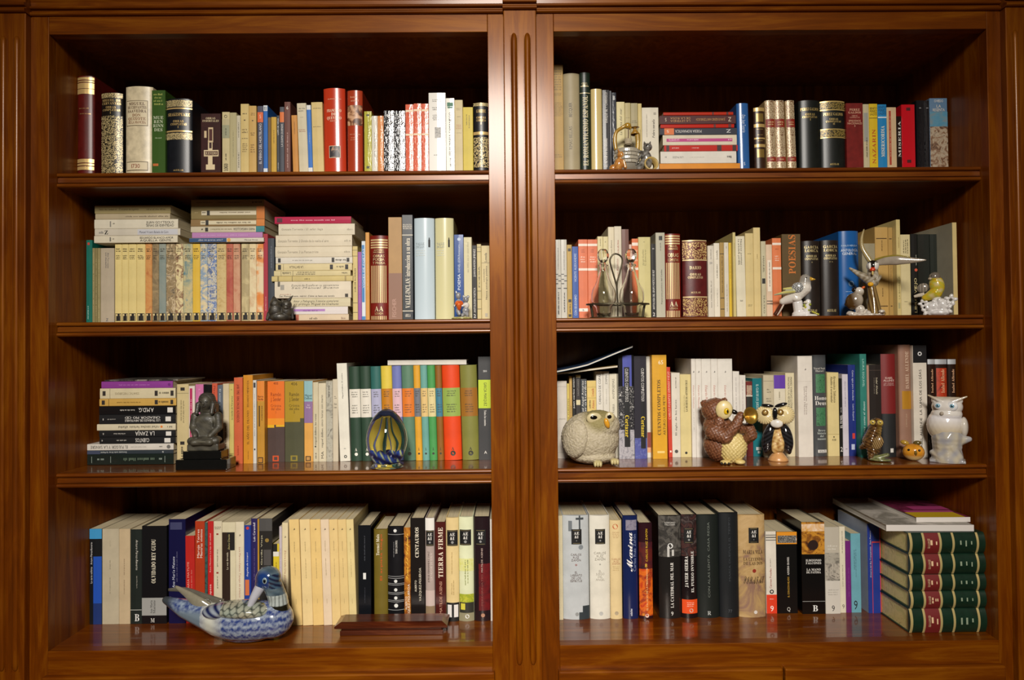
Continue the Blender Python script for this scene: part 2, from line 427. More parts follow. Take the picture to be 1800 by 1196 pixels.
    for colr, (v3, f3) in groups.items():
        if f3: mesh_obj('lettering', v3, f3, M(colr[1:], 'gold') if colr.startswith('*') else M(colr, 'ink'), root)
    return root

RECS = []
class S: pass
def bay(ox, oy, s, z, Y, where):
    S.ox, S.oy, S.s, S.z, S.Y, S.where = ox, oy, s, z, Y, where
def V(x0, x1, yt, col, label, k='soft', **o):
    """an upright book whose spine spans x0..x1 in the photo and whose top is at yt"""
    Y = o.get('y', S.Y)
    pxm = S.ox+(x0+x1)/2/S.s; pyt = S.oy+yt/S.s
    top = P(pxm, pyt, Y); base = S.z
    h = top.z-base
    base_py = pyt + h*FPX/(DIST+Y); pym = (pyt+base_py)/2
    a, b = P(S.ox+x0/S.s, pym, Y).x, P(S.ox+x1/S.s, pym, Y).x
    ln = o.get('l', 0)/S.s*(DIST+Y)/FPX
    # part of the foot may be hidden by the shelf's front edge: fractions above count the visible spine
    d_ = P(pxm, pyt, YS); lo_, hi_ = pyt, base_py+40
    for _ in range(30):
        mid_ = (lo_+hi_)/2
        if P(pxm, mid_, YS).z > base: lo_ = mid_
        else: hi_ = mid_
    vf = min(1.0, (lo_-pyt)/(base_py-pyt))
    if vf < 0.999:
        o = dict(o); o['t'] = [(i_[0], i_[1]*vf, i_[2]*vf)+tuple(i_[3:]) for i_ in o.get('t', ())]
        o['b'] = [(i_[0]*vf, (1.0 if i_[1] >= 0.999 else i_[1]*vf))+tuple(i_[2:]) for i_ in o.get('b', ())]
    RECS.append(dict(kind='v', x0=a, x1=b, h=h, z=base, Y=Y, col=col, k=k, label=label, o=o, lean=ln, where=S.where))
def STACK(zbase, rows, **so):
    """books lying flat, bottom first: (x0, x1, ytop, ybottom, colour, label, options)"""
    z = zbase
    for i, r in enumerate(rows):
        x0, x1, yt, yb, col, label = r[:6]; o = dict(so); o.update(r[6] if len(r) > 6 else {})
        Y = o.get('y', S.Y)
        nxt = rows[i+1][3] if i+1 < len(rows) else yt
        pxm = S.ox+(x0+x1)/2/S.s
        th = P(pxm, S.oy+nxt/S.s, Y).z-z
        pym = S.oy+(yt+yb)/2/S.s
        a, b = P(S.ox+x0/S.s, pym, Y).x, P(S.ox+x1/S.s, pym, Y).x
        RECS.append(dict(kind='h', x0=a, x1=b, th=th, z=z, Y=Y, col=col, k=o.get('k', 'soft'), label=label, o=o, where=S.where))
        z += th
    return z
def flipf(items):
    return [((it[0], 1-it[2], 1-it[1])+tuple(it[3:])) for it in items]
def build_all():
    need = set()
    for r in RECS:
        for it in r['o'].get('t', ()):
            if it[0].startswith('~'): continue
            st = (it[7] if len(it) > 7 and it[7] else None) or r['o'].get('st', 's')
            need |= {(st, c) for c in it[0] if c not in ' |'}
    load_glyphs(need)
    vs = [r for r in RECS if r['kind'] == 'v']
    for wh in {r['where'] for r in vs}:
        row = sorted([r for r in vs if r['where'] == wh], key=lambda r: r['x0']+r['x1'])
        for a, b in zip(row, row[1:]):
            g = a['x1']-b['x0']
            if -0.0012 < g < 0.009:
                mid = (a['x1']+b['x0'])/2; a['x1'] = mid-0.00015; b['x0'] = mid+0.00015
    for r in RECS:
        lo, hi = ((XL0, XL1) if r['where'] in 'ABCD' else (XR0, XR1))
        r['x0'] = max(r['x0'], lo+0.0006); r['x1'] = min(r['x1'], hi-0.0006)
        o = r['o']; rng = random.Random(hash_label(r['label'])); Y = r['Y']
        name = o.get('name') or ('hardback_book' if r['k'] in ('hard', 'flatbound') else 'paperback_book')
        if r['kind'] == 'v':
            w, h = r['x1']-r['x0'], r['h']; d = o.get('d', min(0.165, 0.68*h, YB-Y-0.004)); d = min(d, YB-Y-0.003)
            th = math.atan2(r['lean'], h)
            cx = (r['x0']+r['x1'])/2-r['lean']/2
            build_book(name, w, d, h, r['col'], r['k'], o, (cx, Y, r['z']+0.0002+abs(math.sin(th))*w/2), (0, th, 0), r['label'], o.get('g'), rng)
        else:
            L, th = r['x1']-r['x0'], r['th']; d = o.get('d', min(0.7*L, YB-Y-0.004))
            oo = dict(o); oo['t'] = flipf(o.get('t', ()))
            oo['b'] = [((1-b_[1], 1-b_[0])+tuple(b_[2:])) for b_ in o.get('b', ())]
            build_book(name, th-0.0002, d, L, r['col'], r['k'], oo, (r['x0'], Y, r['z']+0.0002+th/2), (0, math.pi/2, o.get('rz', 0)), r['label'], o.get('g'), rng)
def hash_label(s):
    h = 7
    for ch in s: h = (h*131+ord(ch)) % 1000003
    return h
G1 = '*d9b878'       # gilt lettering
CR = 'e4d8b8'        # cream print
DK = '2c2622'        # dark print

# ================================================================ BOOKS, bay by bay (numbers read off enlarged crops of the photograph)
# ---- top shelf of the bay beside the side panel with the mirrored red book
bay(80, 100, 4.5, Z1, 0.088, 'A')
V(238, 376, 150, '5c1410', 'tall dark red hardback with gold bands against the side panel', 'hard',
  b=[(.013,.04,G1),(.05,.063,G1),(.073,.13,G1),(.136,.187,G1),(.862,.9,G1),(.91,.93,G1),(.94,.975,G1)], t=[('~1',.325,.35,'*b08a58','h',.7),('~1',.38,.405,'*b08a58','h',.7)])
V(428, 600, 283, '15120f', 'black hardback covered in gold star ornament, beside the tall dark red hardback', 'hard',
  b=[(.005,.065,'15120f,e6cf94,330,.62',0,1,'filigree'),(.29,1.0,'15120f,e6cf94,300,.68',0,1,'filigree')], st='b',
  t=[('MIGUEL DE|CERVANTES',.075,.155,G1,'h',.86),('OBRAS|COMPLETAS|I',.165,.27,G1,'h',.8)])
V(622, 838, 233, 'dccdaa', 'thick parchment coloured hardback dated 1730 with boxed title', 'hard', st='b',
  b=[(.165,.462,'5a4a34',.05,.85),(.172,.455,'dccdaa',.065,.835),(.878,.983,'5a4a34',.05,.85),(.886,.975,'dccdaa',.065,.835)],
  t=[('MIGUEL|DE CERVANTES|SAAVEDRA',.18,.31,'5a3a28','h',.7,.45),('DON|QUIXOTE|DE LA MANCHA',.315,.44,'8a5a38','h',.66,.45),('1730',.905,.955,'8a3018','h',.42,.42)])
V(838, 948, 265, '3c5a26', 'glossy olive green book beside the parchment coloured hardback', 'soft', ck='gloss',
  t=[('~4',.03,.19,'a8b058','h',.7),('MUE|REN|RINN|DES',.31,.51,'c8cfb0','h',.75,.5,'b'),('~1',.57,.6,'a8b890','h',.6)], b=[(.9,.93,'c06a30',.1,.5)])
V(946, 1152, 330, '12151c', 'navy black hardback with two gold ornament bands and a wide bare foot', 'hard', st='b',
  b=[(.02,.11,'12151c,e6cf94,420,.62',0,1,'filigree'),(.125,.142,G1),(.435,.455,G1),(.47,.56,'12151c,e6cf94,420,.62',0,1,'filigree')],
  t=[('SHAKESPEARE',.195,.24,G1,'h',.84),('OBRAS|COMPLETAS|I',.29,.41,G1,'h',.62),('AGUILAR',.968,.99,G1,'h',.4)])
V(1228, 1388, 450, '35110d', 'dark maroon book with cream ribbon emblem on its spine', 'flatbound', st='b',
  b=[(.46,.95,'d8c49c',.36,.58),(.50,.60,'35110d',.42,.54),(.63,.74,'d8c49c',.16,.88),(.65,.72,'4a1a12',.2,.84),(.88,.97,'d8c49c',.26,.7),(.24,.5,'cbb48c',.38,.62),(.27,.47,'4a1a12',.42,.58),(.3,.42,'cbb48c',.18,.3)],
  t=[('OBRAS|INMORTALES',.06,.15,'d8c49c','h',.8),('QUEVEDO',.66,.71,'d8c49c','h',.6)])
V(1396, 1456, 437, 'c9ba8c', 'cream pocket book with grey green panel beside the maroon emblem book',
  b=[(.12,.22,'b8ac84'),(.22,.44,'98987a')], t=[('O',.045,.1,DK,'h',.4),('~1',.26,.4,'4a4a3a','u',.3),('LOGO',.87,.99,DK,'u',.55,.5,'b'),('~1',.7,.82,'5a5440','u',.3)])
V(1458, 1510, 442, 'b8ae86', 'plain dull cream paperback next to the grey green panelled pocket book', ck='gloss', t=[('~1',.3,.8,'98906c','u',.25)])
V(1512, 1546, 465, 'c8c0a8', 'low greyish paperback with grey upright lettering', t=[('~1',.1,.4,'807a68','u',.5),('~1',.6,.98,'706a5c','u',.6)])
V(1538, 1608, 373, 'd0b878', 'tall straw coloured paperback with five small print blocks', t=[('~1',.13,.16,DK,'h',.5),('~2',.36,.44,'6a5430','h',.7),('~1',.5,.525,'3a2c1c','h',.8),('~5',.58,.72,'6a5430','h',.6)], b=[(.235,.25,'4a3a24',.4,.6)])
V(1610, 1668, 388, 'c9a45e', 'tan paperback beside the tall straw coloured one', t=[('~2',.1,.15,'6a4a24','h',.6),('~2',.4,.46,'6a4a24','h',.6),('~4',.58,.72,'7a5a30','h',.6)], b=[(.22,.235,'4a3a24',.4,.6)])
V(1676, 1723, 390, '47475a', 'slate paperback with orange square and white upright title', b=[(.095,.25,'d8622c')], t=[('EL PERRO DEL HORTELANO',.27,.89,'dcd8d8','u',.42),('5',.13,.19,'f0dcc8','h',.2)])
V(1723, 1757, 385, '2668b8', 'thin blue paperback with white tip next to the slate orange square paperback', b=[(0,.085,'d4dae0'),(.96,1,'d4dae0')], t=[('E1',.02,.07,'4a5058','h',.6)])
bay(470, 130, 4.5, Z1, 0.088, 'A')
V(4, 29, 345, '74592f', 'thin olive brown paperback beside the thin blue one')
V(30, 72, 342, 'c8a03a', 'ochre yellow pocket book between olive brown and slate neighbours', t=[('~1',.2,.5,'8a6a20','u',.3)])
V(73, 98, 330, '3a3e46', 'thin charcoal paperback with white author lettering at its head', t=[('LOPE DE VEGA',.05,.35,'d8d8d4','u',.5),('~1',.82,.98,'c0c0bc','u',.45)])
V(97, 134, 262, '4a4d56', 'grey paperback with orange square and fading white title', b=[(.08,.24,'d8702e')], t=[('LA DAMA DUENDE',.27,.62,'d8d4d0','u',.42)])
V(134, 183, 222, '6c4036', 'plum brown paperback with small white mark, taller than the orange square one', t=[('6',.06,.11,'e8dcd0','h',.3),('~1',.38,.97,'c8a8a0','u',.3)])
V(196, 244, 328, 'c88a3c', 'leaning orange tan paperback beside the plum brown one', l=-14, t=[('~1',.1,.35,'8a5a24','u',.25)])
V(240, 316, 233, 'cfc4a6', 'leaning pale grey cream paperback with red title line', l=-20, t=[('~2',.06,.13,'6a6454','h',.7),('~1',.2,.215,'6a6454','h',.3),('~2',.38,.43,'a0604c','h',.8)])
V(318, 354, 248, '2e70c4', 'blue paperback with white head and foot leaning on a straw coloured one', l=-16, b=[(0,.07,'dcdcd8'),(.955,1,'dcdcd8')], t=[('~1',.4,.6,'9cc0e8','u',.3)])
V(351, 444, 225, 'd3ba7a', 'broad straw coloured paperback beside the tall red portrait hardback', l=-14, t=[('~1',.075,.1,'6a5630','h',.8),('~1',.345,.37,'6a5630','h',.8)])
V(440, 614, 113, 'c03a1e', 'tall bright red hardback with small square portrait near its foot', 'hard', ck='gloss', st='b', l=-8,
  b=[(.702,.85,'d8c8a8',.25,.77),(.708,.844,'2a2428|3a3438|c8a080',.27,.75,'art60')],
  t=[('~1',.125,.14,'e8c8a8','h',.66),('FRANCISCO|DE|QUEVEDO',.25,.385,'f0d8b8','h',.66),('1580-1645',.39,.41,'e0a888','h',.44)])
V(630, 750, 130, 'a83c20', 'reddish brown hardback with a large painted portrait on its spine', 'hard', ck='gloss', st='b',
  b=[(.185,.44,'3a2418|6a3c24|c89870|d8b090',0,1,'art45')], t=[('~2',.06,.15,'d08868','h',.6),('~1',.54,.56,'d89878','h',.8),('~2',.58,.63,'d08868','h',.6)])
V(766, 824, 297, 'b6b048', 'glossy lime green book in film beside the painted portrait hardback', ck='film', b=[(.05,.08,'3a3a1c',.3,.7),(.93,.97,'3a3a1c',.3,.7)], t=[('~1',.15,.7,'7a7830','u',.2)])
V(827, 871, 333, 'dcd8ca', 'silvery white film wrapped book between lime and orange ones', ck='film', t=[('~1',.3,.8,'8a8a84','u',.3)])
V(873, 920, 333, 'd88c52', 'shiny pale orange film wrapped book beside the silvery white one', ck='film')
V(920, 1004, 290, '131318', 'shiny black film wrapped book beside the pale orange one', ck='filmb', t=[('~1',.05,.12,'c8c8c8','h',.3),('~1',.4,.9,'b8b8b8','u',.4)])
V(1007, 1092, 292, '131318', 'shiny black film wrapped book beside the coral trio', ck='filmb', t=[('~1',.08,.14,'c8c8c8','h',.3),('~1',.25,.8,'a8a8a8','u',.3)])
for x0, x1, yt, nm in ((1093, 1157, 242, 'coral film wrapped volume beside the shiny black books'), (1158, 1221, 235, 'coral film wrapped volume in the middle of three'), (1222, 1278, 236, 'coral film wrapped volume beside the tall white book')):
    V(x0, x1, yt, 'd9674a', nm, ck='film', g='coral volumes in film on the top shelf', b=[(.085,.115,'ecd4b4'),(.45,.478,'ecd4b4')], t=[('~2',.13,.17,'8a3a28','h',.5),('~1',.3,.31,'ecc8a8','h',.7)])
V(1274, 1412, 150, 'd6d2c8', 'tall broad white book with small dark picture mid spine', ck='gloss', b=[(.45,.59,'4a4440|a8a49c|2c2828',.36,.72,'art90')],
  t=[('~2',.08,.12,'5a5650','h',.6),('~2',.18,.23,'5a5650','h',.6),('~4',.28,.36,'5a5650','h',.6),('~1',.8,.82,'5a5650','h',.5)])
V(1412, 1482, 193, 'dad6c8', 'white book with green leaf mark and upright title', ck='gloss', b=[(.06,.115,'1c6a4a',.15,.85),(.12,.14,'1c6a4a',.2,.8)], t=[('FELIX MARIA SAMANIEGO',.2,.8,'3a3834','u',.32),('~1',.82,.97,'5a5650','u',.3)])
V(1482, 1547, 207, 'cfbe90', 'cream tan paperback with pale red title block near the yellow book', t=[('~2',.11,.15,'6a5a38','h',.6),('~1',.23,.25,'6a5a38','h',.4),('~3',.35,.42,'b07050','h',.7),('~1',.47,.48,'5a4a30','h',.7)])
V(1548, 1627, 264, 'd1ba38', 'bright yellow paperback beside the black and gold scroll hardback', t=[('~1',.1,.3,'8a7a28','u',.2,.35),('~1',.12,.35,'8a7a28','u',.2,.6)])
V(1630, 1792, 228, '16161a', 'black hardback with gold scrollwork half hidden by the centre stile', 'hard', st='b',
  b=[(0,.05,'16161a,e6cf94,420,.6',0,1,'filigree'),(.435,.48,G1),(.52,.97,'16161a,e6cf94,230,.66',0,1,'filigree')],
  t=[('GOETHE',.1,.15,G1,'h',.6),('OBRAS|COMPLETAS|I',.2,.33,G1,'h',.6)])

# ---- top shelf of the other bay
bay(950, 90, 4.5, Z1, 0.125, 'E')
V(100, 182, 108, 'b6924c', 'tall tan paperback crowded with small print beside the centre stile', t=[('~9',.03,.25,'7a5c2c','h',.8),('~3',.27,.3,'7a5c2c','h',.8),('~9',.36,.5,'7a5c2c','h',.8),('~2',.86,.9,'7a5c2c','h',.8)])
V(184, 313, 175, 'a89a78', 'tall grey beige hardback with widely spaced dark lettering', 'hard', ck='paper', t=[('BECQUER',.31,.46,'4a4236','u',.2,.42),('RIMAS BELLAS',.56,.8,'6a604c','u',.2,.42)])
V(314, 397, 168, '1a281c', 'dark green hardback with large cream upright title', 'hard', st='b', b=[(.212,.22,'*d8c89c'),(.14,.15,'*d8c89c',.1,.85)], t=[('~2',.105,.138,'*d8c89c','h',.7),('EL ROMANTICISMO ESPAÑOL',.245,.975,'e4d8ae','u',.5)])
V(403, 490, 298, 'd2bc80', 'gleaming pale gold hardback between dark green and black books', 'hard', ck='gloss')
V(492, 549, 308, '1c1c22', 'black paperback with two white upright lines beside the gold hardback', ck='gloss', t=[('ENRIQUE GIL Y CARRASCO',.03,.42,'d8d4cc','u',.38),('EL SEÑOR DE BEMBIBRE',.62,.99,'e8e4dc','u',.46,.4,'b')])
V(550, 567, 315, '24242c', 'very thin black booklet between two black paperbacks', ck='gloss')
V(568, 602, 328, '3e4048', 'glossy charcoal paperback behind the well ornament', ck='film', t=[('B',.04,.1,'d8d8d4','h',.5),('~1',.45,.98,'c8c8c4','u',.4)])
V(605, 669, 402, 'd8cb98', 'cream paperback with upright italics rising behind the well ornament', t=[('La dama del mar',.1,.5,'5a5038','u',.3,.5,'i')])
V(670, 716, 410, 'b8a978', 'dull khaki paperback behind the well ornament', t=[('~1',.22,.235,'6a6044','h',.8)])
V(716, 773, 412, 'a79b74', 'grey khaki paperback with two print blocks behind the well ornament', t=[('~2',.26,.31,'5a5038','h',.8),('~1',.5,.52,'5a5038','h',.6)])
V(773, 804, 415, 'cfba78', 'narrow straw paperback beside the broad white one', t=[('~1',.4,.6,'7a6838','u',.3)])
V(805, 937, 447, 'dbd3bf', 'broad off white paperback with slanting italics beside the flat stack', t=[('Pobre nevada',.2,.5,'4a443c','u',.16,.68,'i'),('~1',.1,.5,'a8a294','u',.1,.28)], b=[(.08,.12,'a8a090',.7,.85)])
STACK(Z1, [
 (943, 1580, 890, 912, 'd8880e', 'orange book lying lowest in the flat stack beside the blue book'),
 (950, 1550, 795, 888, 'dbd5c9', 'thick white book lying on the orange one in the flat stack', {'t': [('~1',.06,.08,'6a6a6a','d',.3),('LOS PAZOS',.16,.3,'5a5a58','d',.16),('~1',.34,.58,'b8b4ac','d',.14),('~1',.88,.94,DK,'d',.35)]}),
 (978, 1560, 747, 792, 'bf2e26', 'red book lying between two white ones in the flat stack', {'ck': 'gloss', 't': [('~1',.1,.2,'f0d8d0','d',.3),('~1',.36,.48,'f0d8d0','d',.25)], 'b': [(.03,.07,'3a1410'),(.72,.78,'3a1410'),(.93,.98,'3a1410')]}),
 (968, 1553, 665, 744, 'd9cdb5', 'white book with long magenta stripe lying in the flat stack', {'b': [(.05,.94,'b8387e',.36,.66)], 't': [('LA GAVIOTA',.08,.22,'f0d0e0','d',.22),('~1',.28,.5,'e8c0d8','d',.22),('~1',.88,.93,'f0d0e0','d',.22)]}),
 (943, 1555, 609, 662, '2a2b39', 'dark navy book with orange square lying in the flat stack', {'b': [(.06,.185,'d8702e')], 't': [('POESIA ROMANTICA',.2,.54,'d8d4d0','d',.42),('Z',.86,.92,'e0e0e0','d',.5),('5',.09,.12,'f0e0d0','d',.4)]}),
 (950, 1533, 580, 608, 'bc2616', 'thin red book lying between navy and maroon ones in the flat stack', {'ck': 'gloss', 'b': [(.72,.75,'5a100c'),(.92,.96,'5a100c')]}),
 (943, 1545, 508, 578, '4a1416', 'dark maroon book with gold upside down title in the flat stack', {'t': [('LA LEYENDA|DE LA ROSA',.14,.4,'c09058','d',.6),('JUAN EUGENIO HARTZENBUSCH',.48,.86,'b88850','d',.3),('Z',.9,.94,'d8c8b0','d',.5),('5',.07,.09,'d8c8b0','d',.4)]}),
 (972, 1525, 482, 507, 'b62e16', 'thin orange red book lying on top of the flat stack', {'ck': 'gloss', 'b': [(.7,.72,'4a100c'),(.9,.93,'4a100c')]}),
], d=0.118)
V(1562, 1656, 412, '2f609e', 'blue hardback with white script holding up the flat stack', 'hard', ck='gloss', l=-8, t=[('Don Juan Tenorio',.18,.46,'d0dcec','d',.3,.55,'i'),('S',.92,.97,'d0dcec','h',.3)])
bay(1300, 140, 4.5, Z1, 0.125, 'E')
V(120, 208, 222, '382214', 'small brown leather book with raised gold bands and rosettes', 'hard', l=-8, b=[(0,.06,'*c8a868'),(.275,.33,'*c8a868'),(.505,.53,'*c8a868'),(.615,.665,'*c8a868'),(.1,.24,'*8a7038',.2,.85,'disc'),(.7,.84,'*8a7038',.2,.85,'disc')], t=[('~1',.355,.375,'*c8a868','h',.6),('~1',.45,.47,'*c8a868','h',.5),('~1',.55,.57,'*c8a868','h',.6)])
for x0, x1, nm in ((214, 287, 'ivory and gold ornamented volume with red labels beside the brown leather book'), (291, 366, 'ivory and gold ornamented volume with red labels, middle of three'), (377, 447, 'ivory and gold ornamented volume with red labels beside the plain black hardback')):
    V(x0, x1, 165, 'ccaa74', nm, 'hard', l=-15, g='ivory and gold trio on the top shelf', b=[(0,1,'6a3c20,dccaa4,300,.6',0,1,'filigree'),(.28,.405,'8a2818'),(.85,.92,'8a2818')], t=[('~2',.31,.38,'e0c088','h',.6),('~1',.87,.9,'e0c088','h',.5)])
V(477, 648, 163, '171a17', 'black hardback with only gilt lettering at its head', 'hard', st='b', t=[('PEREZ GALDOS',.11,.155,'*c8ac68','h',.84),('OBRAS|COMPLETAS|I',.19,.31,'*c8ac68','h',.68)])
V(648, 845, 168, '171a17', 'black hardback with two gold leaf bands beside the red hardback', 'hard', st='b', b=[(.0,.02,'*c8ac68'),(.025,.125,'171a17,b89c50,330,.66',0,1,'filigree'),(.13,.145,'*c8ac68'),(.425,.44,'*c8ac68'),(.445,.545,'171a17,b89c50,330,.66',0,1,'filigree'),(.55,.565,'*c8ac68')],
  t=[('PEREZ GALDOS',.18,.225,'*d8bc78','h',.78),('OBRAS|COMPLETAS|II',.26,.37,'*d8bc78','h',.6),('AGUILAR',.95,.98,'*d8bc78','h',.36)])
V(848, 980, 187, '741c18', 'dark red hardback with salmon title block beside the yellow paperback', 'flatbound', t=[('PEREZ|GALDOS',.08,.17,'d8a888','h',.84,.5,'b'),('OBRAS|COMPLETAS',.185,.24,'d09880','h',.6),('EPISODIOS|NACIONALES|II',.26,.38,'d8a888','h',.86)])
V(981, 1029, 195, 'c2b692', 'cream paperback with grey panel beside the dark red hardback', b=[(.14,.6,'9a9a90',.1,.8)], t=[('~1',.5,.86,'5a5448','u',.4)])
V(1029, 1096, 192, 'd9b81e', 'yellow paperback with large orange upright title', b=[(.225,.235,'6a5a14')], t=[('BENITO|PEREZ|GALDOS',.05,.19,'5a4a10','h',.84),('NAZARIN',.41,.96,'b8501c','u',.42,.5,'b')])
V(1097, 1168, 197, '1c80ba', 'sky blue paperback with large white upright title', b=[(.2,.22,'d8e4ec')], t=[('BENITO|PEREZ|GALDOS',.02,.17,'104a78','h',.84),('MISERICORDIA',.35,.85,'e4e4d4','u',.4,.5,'b')])
V(1169, 1244, 220, 'd0b48c', 'cream paperback with thin red vertical stripe', b=[(.06,.98,'a83c24',.2,.42)], t=[('~1',.1,.9,'d8b890','u',.12,.31)])
V(1246, 1286, 290, '241814', 'dark little book with scratched white letters between cream and crimson ones', ck='film', t=[('MISERIA',.1,.82,'d8d4cc','u',.5,.5,'b')])
V(1286, 1392, 198, 'c41824', 'glossy crimson book in film on the top shelf', ck='film', b=[(.05,.1,'4a0c10',.35,.65),(.9,.95,'4a0c10',.35,.65)])
V(1402, 1467, 165, '141418', 'glossy black book with red top edge beside the crimson one', ck='film', pc='c83028', t=[('~1',.1,.13,'b8b8b8','h',.3)])
V(1467, 1508, 165, '141418', 'glossy black book with red top edge beside the townscape spine', ck='film', pc='c83028', t=[('~1',.1,.13,'b8b8b8','h',.4)])
V(1508, 1650, 148, '5a7c9c', 'book with a painted town under blue sky on its spine', ck='gloss', b=[(.42,1,'4a3428|8a6a50|b8a890|5a4030',0,1,'art70'),(.2,.42,'4a88a8|5a90a8|7a8a90',0,1,'art40')], t=[('OVIEDO',.02,.06,'e4e0d8','h',.5),('LA|REGENTA',.09,.2,'e4dccc','h',.66)])

# ---- second shelf, bay with the flat stacks on top of the row
bay(130, 330, 4.6, Z2, 0.125, 'B')
V(95, 146, 425, '0c695a', 'teal paperback standing at the side panel end of its row', b=[(.03,.06,'c83c30',.25,.6)], t=[('~1',.8,.97,'b8d8cc','u',.3,.35)])
for i, (x0, x1) in enumerate(((148, 169), (170, 190), (191, 212))):
    V(x0, x1, 490, ('8f8458', '857a4e', '988c60')[i], ('thin olive booklet beside the teal paperback', 'thin olive booklet between two others', 'thin olive booklet beside the grey beige paperback')[i], name='booklet', t=[('~1',.05,.95,'c8bc8c','u',.3)])
V(214, 324, 490, 'b6a992', 'wide grey beige paperback with letters running down beside olive booklets', t=[('Ana Torrente|Los desnudos',.06,.27,'4a4a58','d',.3,.5,'i'),('Z',.95,.99,'4a5060','h',.3)])
cols = [(330,386,'e0cc88',0,'plain cream volume with scholar emblem, end of its set'),(388,438,'e0cc88',0,'plain cream volume with scholar emblem, second of its set'),(440,504,'e0cc88',0,'plain cream volume with scholar emblem, third of its set'),(506,575,'dfca86',0,'plain cream volume with scholar emblem beside the orange one'),
 (577,630,'c88048|d09858|b87040','art30','orange painted volume with scholar emblem beside the plain cream ones'),(632,684,'6a5a44|8a7858|a89068','art45','murky brown painted volume with scholar emblem'),(687,743,'7a8a84|8a948c|94988a','art12','grey blue volume with scholar emblem beside the murky brown one'),
 (745,820,'4a4438|a08c6c|8a7450|d0bc98|5a5048','art70','brown and grey sketch painted volume with scholar emblem'),(822,880,'d8c890|e0d0a0|7a4c3c|d8c890','art55','cream volume with purple painted figure and scholar emblem'),(883,957,'5a8894|c8b888|a8a888|4a7c8c','art32','blue green and cream painted volume with scholar emblem'),
 (960,1019,'d8b038|dcb848','art12','mustard yellow volume with scholar emblem'),(1020,1078,'d8c8a0|7a98b4|d8c8a0|d8c8a0','art48','cream volume with pale blue brushwork and scholar emblem'),(1080,1152,'d8d0bc|2c64ac|d8cfb0|2a5490|d8d0bc','art60','white volume with bold blue brushwork and scholar emblem'),
 (1154,1230,'bca470|cdb680|b89c64','art60','speckled beige volume with scholar emblem'),(1233,1286,'b05a48|b86850|a84c40','art25','brick pink volume with scholar emblem beside the speckled beige one'),(1288,1344,'b87c60|c89878|b87058','art20','dusty rose volume with scholar emblem'),
 (1353,1415,'b0a078|a89870|d0c090','art18','grey beige volume with white tip and scholar emblem'),(1418,1473,'d8c498|dcccA4|c8a880'.lower(),'art20','pale cream volume with scholar emblem near the orange white one'),(1476,1531,'d88038|dc9050|e0c8a0|d8c8a8','art26','orange and white splashed volume with scholar emblem')]
for x0, x1, c, k, nm in cols:
    V(x0, x1, 456, c, nm, ck=k or 'paper', g='painted spine set on the second shelf', b=[(.893,.99,'2a241c',.08,.92),(.9,.985,'d8c48c',.14,.86),(.925,.985,'1c1814',.22,.8),(.9,.93,'1c1814',.42,.72)], t=[('~2',.05,.105,'3a3020','h',.7),('~3',.14,.2,'3a3020','h',.7)])
V(1533, 1567, 374, 'a8404c', 'thin glossy red book between the painted set and the dark slate book', ck='gloss', t=[('~1',.7,.9,'e0b0b0','u',.3)])
V(1569, 1621, 410, '3a3f48', 'dark slate book beside the thin glossy red one', t=[('~1',.05,.4,'6a707c','u',.4)])
zt = P(200, 330+456/4.6, 0.125).z
S.Y = 0.118
STACK(zt+0.001, [
 (163, 838, 395, 455, 'd9d0b8', 'white book lowest in the flat stack over the plain cream volumes', {'t': [('EDUARDO BLANCO-AMOR|AQUELLA GENTE...',.55,.95,DK,'u',.74),('~1',.19,.21,'5a5650','h',.6),('*',.22,.24,DK,'u',.3)], 'b': [(.185,.2,'8a867c',.2,.8)]}),
 (168, 860, 338, 388, 'cec6b4', 'grey white book with bold black letter in the flat stack over cream volumes', {'b': [(.5,.97,'c4c4c8',.1,.9)], 't': [('Z',.115,.155,'141414','u',.6,.5,'b'),('~1',.05,.11,'8a8680','u',.6),('Manuel Vicent Balada de Caín',.52,.86,'4a4a58','u',.36,.5,'i')]}),
 (165, 842, 258, 332, 'dad2bc', 'white book mid way up the flat stack over cream volumes', {'t': [('JUAN GOYTISOLO|SEÑAS DE IDENTIDAD',.62,.95,DK,'u',.66),('*',.22,.245,DK,'u',.25)], 'b': [(.185,.2,'8a867c',.2,.8)]}),
 (173, 778, 212, 256, 'b6a788', 'dull beige book next to the top of the flat stack over cream volumes', {'t': [('~1',.36,.97,'6a5c48','u',.4)]}),
 (168, 782, 143, 210, 'a99a6a', 'khaki book on top of the flat stack over cream volumes', {'t': [('El examen de ingenios',.32,.58,'4a4028','u',.34,.5,'i'),('~1',.05,.3,'6a5c38','u',.3),('~1',.68,.93,'5a4e30','u',.3)]}),
], d=0.15)
